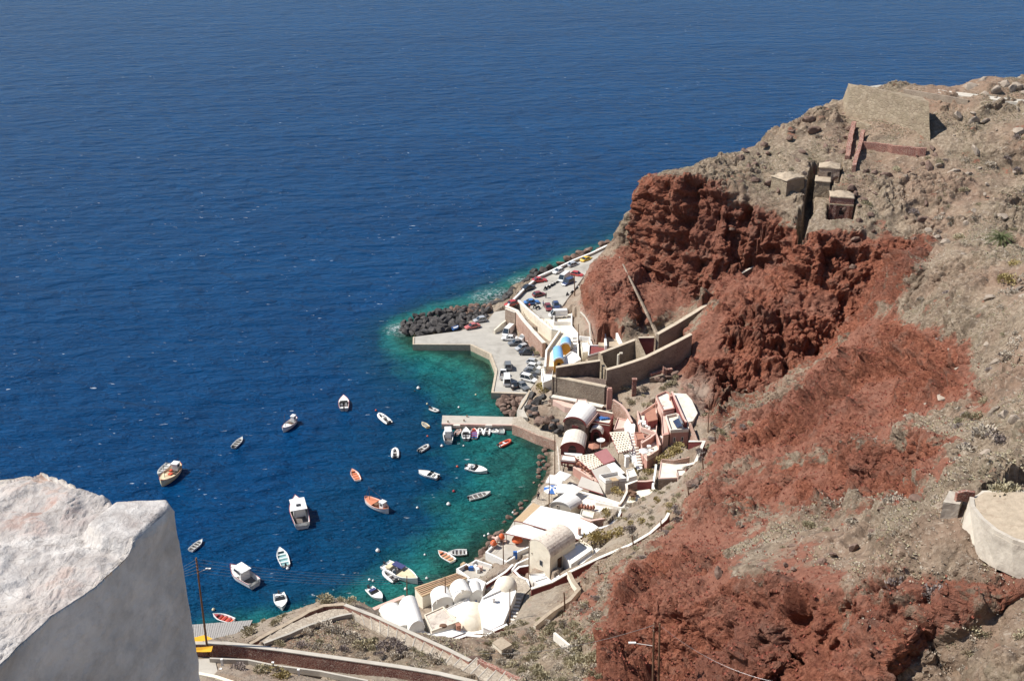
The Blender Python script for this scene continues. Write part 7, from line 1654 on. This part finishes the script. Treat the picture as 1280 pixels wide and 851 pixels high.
# ================================================================= ROCKS
def rock_mesh(name, m, seed, sub=2, flat=0.75, ang=0.35):
    import bmesh
    bm = bmesh.new(); bmesh.ops.create_icosphere(bm, subdivisions=sub, radius=1)
    P_ = np.array([v.co[:] for v in bm.verts]); rr = random.Random(seed)
    # chop with random planes so the boulder gets facets
    for _ in range(15):
        d = Vector((rr.gauss(0, 1), rr.gauss(0, 1), rr.gauss(0, 1))).normalized(); o_ = rr.uniform(.5, .82)
        for v in bm.verts:
            k = v.co.dot(d)
            if k > o_: v.co -= d*(k-o_)
    n_ = fbm(P_*1.7+seed, 3, seed)*ang*.4
    for v, q in zip(bm.verts, n_): v.co *= 1.22*(1+q)
    for v in bm.verts: v.co.z *= flat
    me = bpy.data.meshes.new(name); bm.to_mesh(me); bm.free(); me.materials.append(MATS[m]); return me
def scatter(poly, z, dmin, n, seed=1):
    """evenly spaced random plan points inside a traced outline"""
    W_ = [G(x, y, z) for x, y in poly]; xs = [p.x for p in W_]; ys = [p.y for p in W_]; rr = random.Random(seed); out = []
    px_ = np.array([p.x for p in W_]); pts = [(p.x, p.y) for p in W_]
    for _ in range(n*30):
        x, y = rr.uniform(min(xs), max(xs)), rr.uniform(min(ys), max(ys))
        if inpoly(np.array([x]), np.array([y]), pts, 0.001)[0] < .5: continue
        if all((x-a)**2+(y-b_)**2 > dmin*dmin for a, b_ in out): out.append((x, y))
        if len(out) >= n: break
    return out
LAVA = [rock_mesh('boulder', 'lava_rock', 10+k) for k in range(6)]
BRN = [rock_mesh('boulder', 'brown_rock', 30+k) for k in range(5)]
PALE = [rock_mesh('boulder', 'pale_rock', 50+k) for k in range(4)]
def rocks(poly, z, dmin, n, meshes, rmin, rmax, label, group, heap=0.0, sink=.25, seed=3, base=None, joined=False):
    pts = scatter(poly, z, dmin, n, seed); rr = random.Random(seed+100)
    cx_, cy_ = np.mean([p[0] for p in pts]), np.mean([p[1] for p in pts])
    if joined:
        VV = []; FF = []; kk = 0
        for x, y in pts:
            me = meshes[rr.randrange(len(meshes))]; r_ = rr.uniform(rmin, rmax)*(.6 if rr.random() < .5 else 1.2)
            M_ = Matrix.Translation((x, y, ground(x, y)+r_*(.5-sink))) @ Matrix.Rotation(rr.uniform(0, 6.28), 4, Vector((rr.random(), rr.random(), 1)).normalized()) @ Matrix.Diagonal((r_*rr.uniform(.8, 1.3), r_, r_*rr.uniform(.6, 1), 1))
            for v in me.vertices: VV.append(M_ @ v.co)
            FF += [tuple(i+kk for i in p.vertices) for p in me.polygons]; kk += len(me.vertices)
        mj = bpy.data.meshes.new('scattered_rocks'); mj.from_pydata(VV, [], FF); mj.update(); mj.materials.append(meshes[0].materials[0])
        oj = bpy.data.objects.new('scattered_rocks', mj); COL.objects.link(oj); tag(oj, label, kind='stuff'); return
    for x, y in pts:
        me = meshes[rr.randrange(len(meshes))]; o = bpy.data.objects.new('boulder', me); COL.objects.link(o); r_ = rr.uniform(rmin, rmax)
        gz = base if base is not None else ground(x, y)
        o.location = (x, y, gz+r_*(.5-sink)+heap*rr.random()); o.rotation_euler = (rr.uniform(-.5, .5), rr.uniform(-.5, .5), rr.uniform(0, 6.28)); o.scale = (r_*rr.uniform(.8, 1.25), r_*rr.uniform(.75, 1.1), r_*rr.uniform(.75, 1.1))
        tag(o, label, 'boulder', group)
rocks([(502,413),(505,403),(530,396),(560,390),(590,386),(612,388),(606,400),(590,404),(576,411),(545,417),(520,419)], 1, 1.35, 135, LAVA, .95, 1.55, 'dark lava boulder heaped in the breakwater beyond the quay arm', 'breakwater boulders', heap=1.1, base=.5)
rocks([(560,389),(590,383),(616,384),(612,390),(585,395)], 1, 1.3, 24, BRN, .7, 1.2, 'reddish boulder at the landward end of the breakwater', 'reddish breakwater boulders', heap=.7, base=.9)
rocks([(618,384),(634,380),(652,362),(672,346),(692,339),(690,334),(668,342),(648,356),(630,372)], 1, 1.9, 40, LAVA, 1.1, 2.0, 'black rock on the sea side foot of the upper road', 'coast rocks by the upper road', heap=1.2, base=.6)
rocks([(700,331),(740,316),(775,300),(770,297),(735,311),(700,326)], 1, 2.5, 16, BRN, 1.0, 2.0, 'brown coast rock below the top of the coast road', 'brown coast rocks', base=.4)
rocks([(634,494),(655,494),(655,500),(646,514),(640,520),(630,519),(622,505)], .3, 1.2, 34, BRN, .6, 1.3, 'brown rock in the little cove between car park and jetty', 'cove rocks', heap=.5, base=.2)
rocks([(664,500),(692,503),(704,511),(706,530),(698,541),(680,534),(664,526),(660,516)], 3, 1.05, 60, BRN+LAVA, .6, 1.5, 'dark rock in the outcrop below the round pink terrace', 'outcrop rocks', heap=1.6, base=2.6)
rocks([(678,548),(693,552),(696,575),(693,592),(684,604),(672,612),(666,605),(674,585)], 0, 1.3, 70, BRN, .35, .85, 'wet brown rock in the shallows by the dark red houses', 'shallow water rocks', base=-.25, heap=.25)
rocks([(655,634),(640,648),(628,655),(640,640),(660,622)], 0, 1.2, 26, BRN, .35, .75, 'wet rock in the shallows off the reed awning', 'shallow rocks off the reed awning', base=-.3, heap=.25)
rocks([(603,690),(612,672),(628,662),(632,668),(618,678),(608,690),(600,700),(594,700)], .5, 1.1, 26, BRN, .5, 1.0, 'mossy brown rock under the grey terrace wall', 'rocks under the grey terrace', base=.2)
rocks([(585,818),(600,815),(604,826),(594,832),(584,826)], 18, .6, 14, BRN, .3, .6, 'loose reddish stone in the heap at the end of the path wall', 'heap at the path wall')
rocks([(860,606),(870,606),(872,622),(862,624)], 14, .8, 8, BRN, .5, .8, 'dark red stone of the pile by the leaning post', 'pile by the post')
rocks([(1206,96),(1240,90),(1290,93),(1290,108),(1240,112),(1204,108)], 66, 3.0, 12, PALE, 1.2, 2.4, 'pale rounded rock on the hilltop at the right edge', 'hilltop rocks', sink=.95)
rocks([(812,470),(840,462),(850,470),(830,476)], 12, 1.0, 8, BRN, .6, 1.1, 'red boulder by the broken red wall', 'boulders by the broken wall')
rocks([(1030,190),(1056,150),(1062,200),(1100,205),(1160,200),(1200,230),(1100,260),(1075,245),(1060,225)], 50, 1.8, 60, BRN, .4, 1.1, 'loose brown rock on the slope between fort and ruins', 'rocks between fort and ruins', sink=.4, joined=True)
rocks([(1165,180),(1290,150),(1290,300),(1180,280)], 54, 2.4, 60, PALE, .4, 1.3, 'pale rock on the upper slope right of the fort', 'rocks right of the fort', sink=.4, joined=True)
rocks([(1130,400),(1290,340),(1290,590),(1210,600),(1200,470)], 54, 2.4, 50, PALE, .25, .9, 'pale rock on the right hand slope', 'rocks on the right slope', sink=.4, joined=True)
rocks([(900,205),(1000,160),(1020,200),(980,225),(920,240)], 46, 2, 40, BRN, .4, 1.3, 'brown rock on the crest left of the ravine', 'rocks left of the ravine', sink=.4, joined=True)
rocks([(880,660),(1000,640),(1180,660),(1180,720),(1060,730),(960,700)], 45, 1.6, 50, BRN, .25, .7, 'reddish rock on the back of the near spur', 'rocks on the near spur', sink=.4, joined=True)
# ================================================================= SHRUBS
def leafmat(name, a, b_):
    m, t, b = newmat(name); oi = t.new('ShaderNodeObjectInfo'); g = t.new('ShaderNodeNewGeometry').outputs['Position']
    n = t.noise(g, 2.5, 5, .7); f = t.math('ADD', t.math('MULTIPLY', n, .9), t.math('MULTIPLY', oi.outputs['Random'], .35))
    t.link(t.mix(t.ramp(f, [(.35, 0.0), (.85, 1.0)]), a, b_), b.inputs['Base Color']); b.inputs['Roughness'].default_value = .9; b.inputs['Specular IOR Level'].default_value = .1
leafmat('scrub_olive', (.24, .21, .13), (.50, .44, .30)); leafmat('scrub_grey', (.29, .25, .20), (.55, .48, .39)); leafmat('scrub_gold', (.24, .19, .08), (.50, .40, .19)); leafmat('scrub_purple', (.19, .155, .145), (.36, .30, .27))
leafmat('palm_leaf', (.05, .07, .03), (.14, .15, .07))
def shrub_mesh(name, m, seed, n=170, spread=1.0, h=.7):
    rr = random.Random(seed); vs = []; fs = []
    lobes = [(rr.uniform(-.55, .55), rr.uniform(-.55, .55), rr.uniform(.45, .75)) for _ in range(5)]
    for k in range(n):
        lx, ly, lr = rr.choice(lobes); a = rr.uniform(0, 6.28); e = math.asin(rr.random()**.8); q = lr*rr.uniform(.55, 1.0)
        p = Vector((lx+math.cos(a)*math.cos(e)*q, ly+math.sin(a)*math.cos(e)*q, math.sin(e)*q*h/.6))
        d = (Vector((math.cos(a)*math.cos(e), math.sin(a)*math.cos(e), math.sin(e)+.5))+Vector((rr.gauss(0, .35), rr.gauss(0, .35), rr.gauss(0, .35)))).normalized()
        s_ = d.cross(Vector((rr.gauss(0, 1), rr.gauss(0, 1), rr.gauss(0, 1)))).normalized(); ln = rr.uniform(.10, .22); wd = rr.uniform(.04, .08)
        i = len(vs); vs += [p-s_*wd, p+s_*wd, p+d*ln+s_*wd*.3, p+d*ln*.6-s_*wd*1.2]; fs += [(i, i+1, i+2, i+3)]
    # woody heart
    for k in range(10):
        a = rr.uniform(0, 6.28); e = Vector((math.cos(a)*.5, math.sin(a)*.5, rr.uniform(.2, .5))); s_ = Vector((-math.sin(a), math.cos(a), 0))*.03
        i = len(vs); vs += [-s_, s_, e+s_*.4, e-s_*.4]; fs += [(i, i+1, i+2, i+3)]
    me = bpy.data.meshes.new(name); me.from_pydata(vs, [], fs); me.update(); me.materials.append(MATS[m]); return me
KIND = {k: [shrub_mesh('shrub', 'scrub_'+k, s_*7+i, n) for i in range(3)] for s_, (k, n) in enumerate([('olive', 340), ('grey', 340), ('gold', 340), ('purple', 340)], 1)}
def shrub(x, y, z, r_, kind, label, group=None, rr=random, name='shrub'):
    o = bpy.data.objects.new(name, KIND[kind][rr.randrange(3)]); COL.objects.link(o)
    o.location = (x, y, z-.05*r_); o.scale = (r_*rr.uniform(.85, 1.15), r_*rr.uniform(.85, 1.15), r_*rr.uniform(.8, 1.1)); o.rotation_euler = (0, 0, rr.uniform(0, 6.28))
    return tag(o, label, 'shrub', group)
BIG = [ # px, py, radius m, kind, label
 (856,560,0,'',''),
]
for x, y, r_, k, l in [
 (679,483,1.9,'gold','round olive bush beside the small kiosk at the car park corner'),(838,478,1.7,'olive','round bush at the foot of the red cliff by the broken wall'),(767,486,1.5,'olive','green bush under the long grey wall, left'),
 (787,501,1.3,'olive','bush right of the free standing red pillar'),(797,487,1.4,'grey','grey bush on the pale scree terrace'),(805,484,1.4,'grey','grey bush right of the pillar'),
 (849,560,2.2,'gold','large golden green bush below the dusky pink house, upper'),(841,566,2.3,'gold','large golden green bush below the dusky pink house, middle'),(832,573,2.0,'gold','golden green bush below the dusky pink house, lower'),
 (888,519,2.0,'olive','bush at the foot of the red slope beside the pale yard'),(906,517,1.6,'olive','bush next to the tall scrub pole'),
 (773,613,1.6,'gold','golden bush under the white corner house'),(759,640,1.5,'gold','golden bush beside the village lane'),(794,586,1.3,'gold','small bush at the bottom of the alley steps'),
 (742,672,2.1,'gold','golden bush above the white annexe, left'),(757,669,2.1,'gold','golden bush above the white annexe, middle'),(772,664,2.0,'gold','golden bush above the white annexe, right'),
 (788,662,1.4,'purple','brownish bush under the boundary wall top'),(787,646,1.4,'purple','brown bush on the scrub below the platform'),
 (811,589,1.4,'gold','bush left of the pale platform'),(805,598,1.2,'olive','bush beside the white stair of the platform'),
 (1124,729,1.9,'purple','grey purple bush alone on the near spur'),(1228,544,2.6,'grey','large grey bush on the right hand slope, upper'),(1206,565,1.8,'grey','grey bush on the right hand slope, lower'),
 (1245,622,2.3,'olive','wide olive bush on the curved terrace, left half'),(1262,618,1.9,'olive','olive bush on the curved terrace, right half'),(1275,428,1.6,'grey','bush at the right edge on the upper slope'),
 (1075,629,1.8,'grey','grey green bush on the crest of the near spur, middle'),(1098,626,1.6,'olive','olive bush on the crest of the near spur'),(1118,628,1.7,'grey','grey bush on the crest nearest the plastered block'),(1057,630,1.5,'grey','grey bush at the left end of the crest row'),
 (1150,652,1.3,'purple','dark tufted bush left of the plastered block'),(1160,660,1.3,'purple','dark bush below the plastered block'),(1168,742,1.5,'purple','dark brown bush on the lip of the hollow'),(1190,742,1.6,'olive','bush at the head of the hollow'),(1205,716,1.4,'purple','bush on the edge above the hollow'),
 (1180,823,1.5,'grey','pale grey bush at the bottom right'),(1262,350,1.8,'gold','rusty yellow bush near the palm'),(1270,330,1.6,'gold','yellowish bush right of the palm, at the edge'),
 (667,434,1.2,'olive','dark climbing bush at the foot of the pink quay wall'),(672,438,1.0,'olive','second smaller bush at the foot of the pink quay wall'),
 (410,750,1.6,'olive','bush on top of the crest by the path bend'),(436,751,1.3,'olive','bush over the wall bend above the white houses'),(312,791,1.5,'olive','green bush above the boarded deck'),
 (405,783,1.6,'grey','grey bush inside the path triangle, left'),(422,788,1.7,'grey','grey bush inside the path triangle, middle'),(440,795,1.6,'grey','grey bush inside the path triangle, right'),(455,803,1.5,'olive','olive bush on the path triangle near its lower edge'),(480,806,1.4,'purple','purplish bush at the edge of the stepped path'),(500,812,1.6,'purple','dark bush beside the lower steps'),(540,823,1.4,'grey','grey bush where the path triangle narrows'),
 (300,833,1.3,'purple','dark bush behind the white post at the bottom'),(325,838,1.5,'olive','pale green bush at the bottom below the long wall'),(350,842,1.5,'gold','yellow green bush at the very bottom'),
]:
    p = hit(x, y+3); shrub(p.x, p.y, p.z, r_, k, l)
rs = random.Random(5)
def cover_shrubs(poly, n, rmin, rmax, kinds, label, group):
    xs = [p[0] for p in poly]; ys = [p[1] for p in poly]; got = 0; done = []
    for _ in range(n*20):
        x, y = rs.uniform(min(xs), max(xs)), rs.uniform(min(ys), max(ys))
        if inpoly(np.array([x]), np.array([y]), poly, .01)[0] < .5: continue
        if any((x-a)**2+(y-b_)**2*2 < 60 for a, b_ in done): continue
        p = hit(x, y)
        if p.z < .8: continue
        done.append((x, y)); shrub(p.x, p.y, p.z, rs.uniform(rmin, rmax), rs.choice(kinds), label, group, rs); got += 1
        if got >= n: break
cover_shrubs([(960,185),(1050,150),(1056,205),(1160,190),(1290,140),(1290,310),(1170,300),(1080,275),(1070,230),(1010,220),(930,240),(900,220)], 55, .7, 1.6, ['grey', 'olive', 'purple'], 'dry grey shrub on the upper hillside round the fort and ruins', 'upper hillside shrubs')
cover_shrubs([(1130,380),(1290,330),(1290,590),(1200,600),(1200,500),(1215,440),(1150,420)], 36, .6, 1.4, ['grey', 'olive', 'purple'], 'dry shrub on the right hand slope above the curved terrace', 'right slope shrubs')
cover_shrubs([(880,660),(1000,640),(1180,640),(1180,690),(1060,700),(960,690)], 14, .6, 1.2, ['grey', 'olive'], 'low dry shrub on the back of the near spur', 'near spur shrubs')
cover_shrubs([(1130,850),(1200,780),(1280,730),(1280,850)], 12, .6, 1.2, ['grey', 'olive'], 'dry shrub on the bottom right slope', 'bottom right shrubs')
cover_shrubs([(850,600),(875,560),(905,520),(960,500),(960,520),(900,560),(870,640),(800,700),(740,760),(690,800),(740,730),(840,655)], 60, .5, 1.2, ['grey', 'olive', 'purple'], 'dry shrub on the slope between boundary wall and red cliffs', 'boundary slope shrubs')
cover_shrubs([(600,800),(640,782),(680,775),(722,750),(760,760),(745,851),(650,851),(590,812)], 90, .6, 1.4, ['grey', 'olive', 'olive'], 'dense dry shrub on the scrub slope at the bottom centre', 'bottom scrub shrubs')
cover_shrubs([(780,625),(860,600),(845,640),(790,675),(770,660)], 26, .5, 1.1, ['grey', 'gold', 'olive'], 'scrub bush between the platform and the boundary wall', 'platform slope shrubs')
cover_shrubs([(765,480),(850,470),(870,490),(790,515),(785,500)], 12, .6, 1.1, ['olive', 'grey'], 'bush on the terrace below the long grey wall', 'terrace bushes')
cover_shrubs([(380,790),(440,780),(560,828),(440,822),(340,806)], 26, .6, 1.2, ['olive', 'grey', 'purple'], 'small dry bush inside the path triangle', 'path triangle bushes')
cover_shrubs([(300,790),(345,768),(400,748),(430,750),(380,762),(320,795)], 8, .5, 1.0, ['olive'], 'small bush on the crest above the sea wall path', 'crest bushes')
# low ground cover nobody could count
def mass(name, label, n, dens, m, smin, smax, tall, seed):
    rg = np.random.default_rng(seed); A_ = V[F[:, 0]]; B_ = V[F[:, 1]]; C_ = V[F[:, 2]]
    ar_ = np.linalg.norm(np.cross(B_-A_, C_-A_), axis=1)
    cx_, cy_ = proj(A_[:, 0], A_[:, 1], A_[:, 2]); nz_ = np.cross(B_-A_, C_-A_)[:, 2]/np.maximum(ar_, 1e-9)
    wgt = ar_*dens(F[:, 0])*(cx_ > -20)*(cx_ < 1300)*(cy_ < 880)*(A_[:, 1] > 40)*(A_[:, 2] > .8)*(nz_ > .35)
    f = rg.choice(len(F), n, p=wgt/wgt.sum()); u, v = rg.random(n), rg.random(n); s_ = u+v > 1; u[s_] = 1-u[s_]; v[s_] = 1-v[s_]
    P_ = A_[f]+(B_-A_)[f]*u[:, None]+(C_-A_)[f]*v[:, None]
    k = 5; vs = []; base = rg.uniform(smin, smax, n)
    for j in range(k):
        a = rg.uniform(0, 6.28, n); o_ = np.stack([np.cos(a), np.sin(a), np.zeros(n)], 1); t_ = np.stack([-np.sin(a), np.cos(a), np.zeros(n)], 1)
        b0 = P_+o_*base[:, None]*.3; up = np.stack([np.cos(a)*.5, np.sin(a)*.5, np.full(n, tall)], 1)*base[:, None]
        vs += [b0-t_*base[:, None]*.35, b0+t_*base[:, None]*.35, b0+up]
    W_ = np.stack(vs, 1).reshape(-1, 3); T_ = np.arange(len(W_)).reshape(-1, 3)
    me = bpy.data.meshes.new(name); me.vertices.add(len(W_)); me.vertices.foreach_set('co', W_.astype(np.float32).ravel()); me.loops.add(len(W_)); me.loops.foreach_set('vertex_index', T_.astype(np.int32).ravel())
    me.polygons.add(len(T_)); me.polygons.foreach_set('loop_start', np.arange(0, len(W_), 3, dtype=np.int32)); me.polygons.foreach_set('loop_total', np.full(len(T_), 3, dtype=np.int32)); me.update(); me.materials.append(MATS[m])
    o = bpy.data.objects.new(name, me); COL.objects.link(o); tag(o, label, kind='stuff')
clump = np.clip((fbm(V*.11, 3, 401)+.12)*3, .05, 1)
open_ = np.clip(1-red*1.3, 0, 1)*np.clip(1-vill*.93, 0, 1)*(1-steep*.7)*clump
mass('dry_grass', 'low dry scrub and grass covering the hillside', 60000, lambda i: open_[i], 'scrub_grey', .08, .26, .7, 1)
mass('low_scrub', 'low olive scrub between the shrubs', 40000, lambda i: (open_*clump)[i], 'scrub_olive', .1, .32, .6, 2)
mass('loose_stones', 'loose stones and rubble on the slopes', 16000, lambda i: (np.clip(1-vill*.95, 0, 1)*(.3+amp))[i]*(red[i] < .5), 'pale_rock', .1, .32, .5, 3)
mass('red_rubble', 'loose red scoria rubble', 16000, lambda i: (np.clip(1-vill*.95, 0, 1)*red)[i], 'red_rubble', .12, .42, .6, 4) if 'red_rubble' in MATS else None
# ================================================================= PALM
p = hit(1248, 312); pt = thing('palm_tree', 'short bushy palm tree on the slope at the right edge', 'palm tree', p)
mb = MB(p); mb.tube([p-Vector((0, 0, .5)), p+Vector((.1, 0, 1.2)), p+Vector((.15, 0, 2.2))], [.4, .32, .3], 8); mb.build('trunk', 'timber', pt)
for k in range(46):
    a = k*2.399; el = 1.25-1.35*(k/46); L_ = rs.uniform(2.6, 3.6); dirh = Vector((math.cos(a), math.sin(a), 0)); c0_ = p+Vector((.15, 0, 2.2)); pts = []
    for j in range(7):
        t_ = j/6; pts.append(c0_+dirh*L_*t_*math.cos(el*(1-.3*t_))+Vector((0, 0, L_*(math.sin(el)*t_-.55*t_*t_))))
    sd_ = Vector((-math.sin(a), math.cos(a), 0)); mb = MB(p)
    for j in range(6):
        for q in (0, .5):
            c_ = pts[j].lerp(pts[j+1], q); d_ = (pts[j+1]-pts[j]).normalized()
            for e in (-1, 1):
                tip = c_+sd_*e*.5*(1-.5*j/6)+d_*.45-Vector((0, 0, .15)); mb.add([c_-d_*.06, c_+d_*.1, tip], [(0, 1, 2)])
    mb.tube(pts, [.035]*7, 3); mb.build('frond', 'palm_leaf', pt)
print('done', round(time.time()-T0, 1))
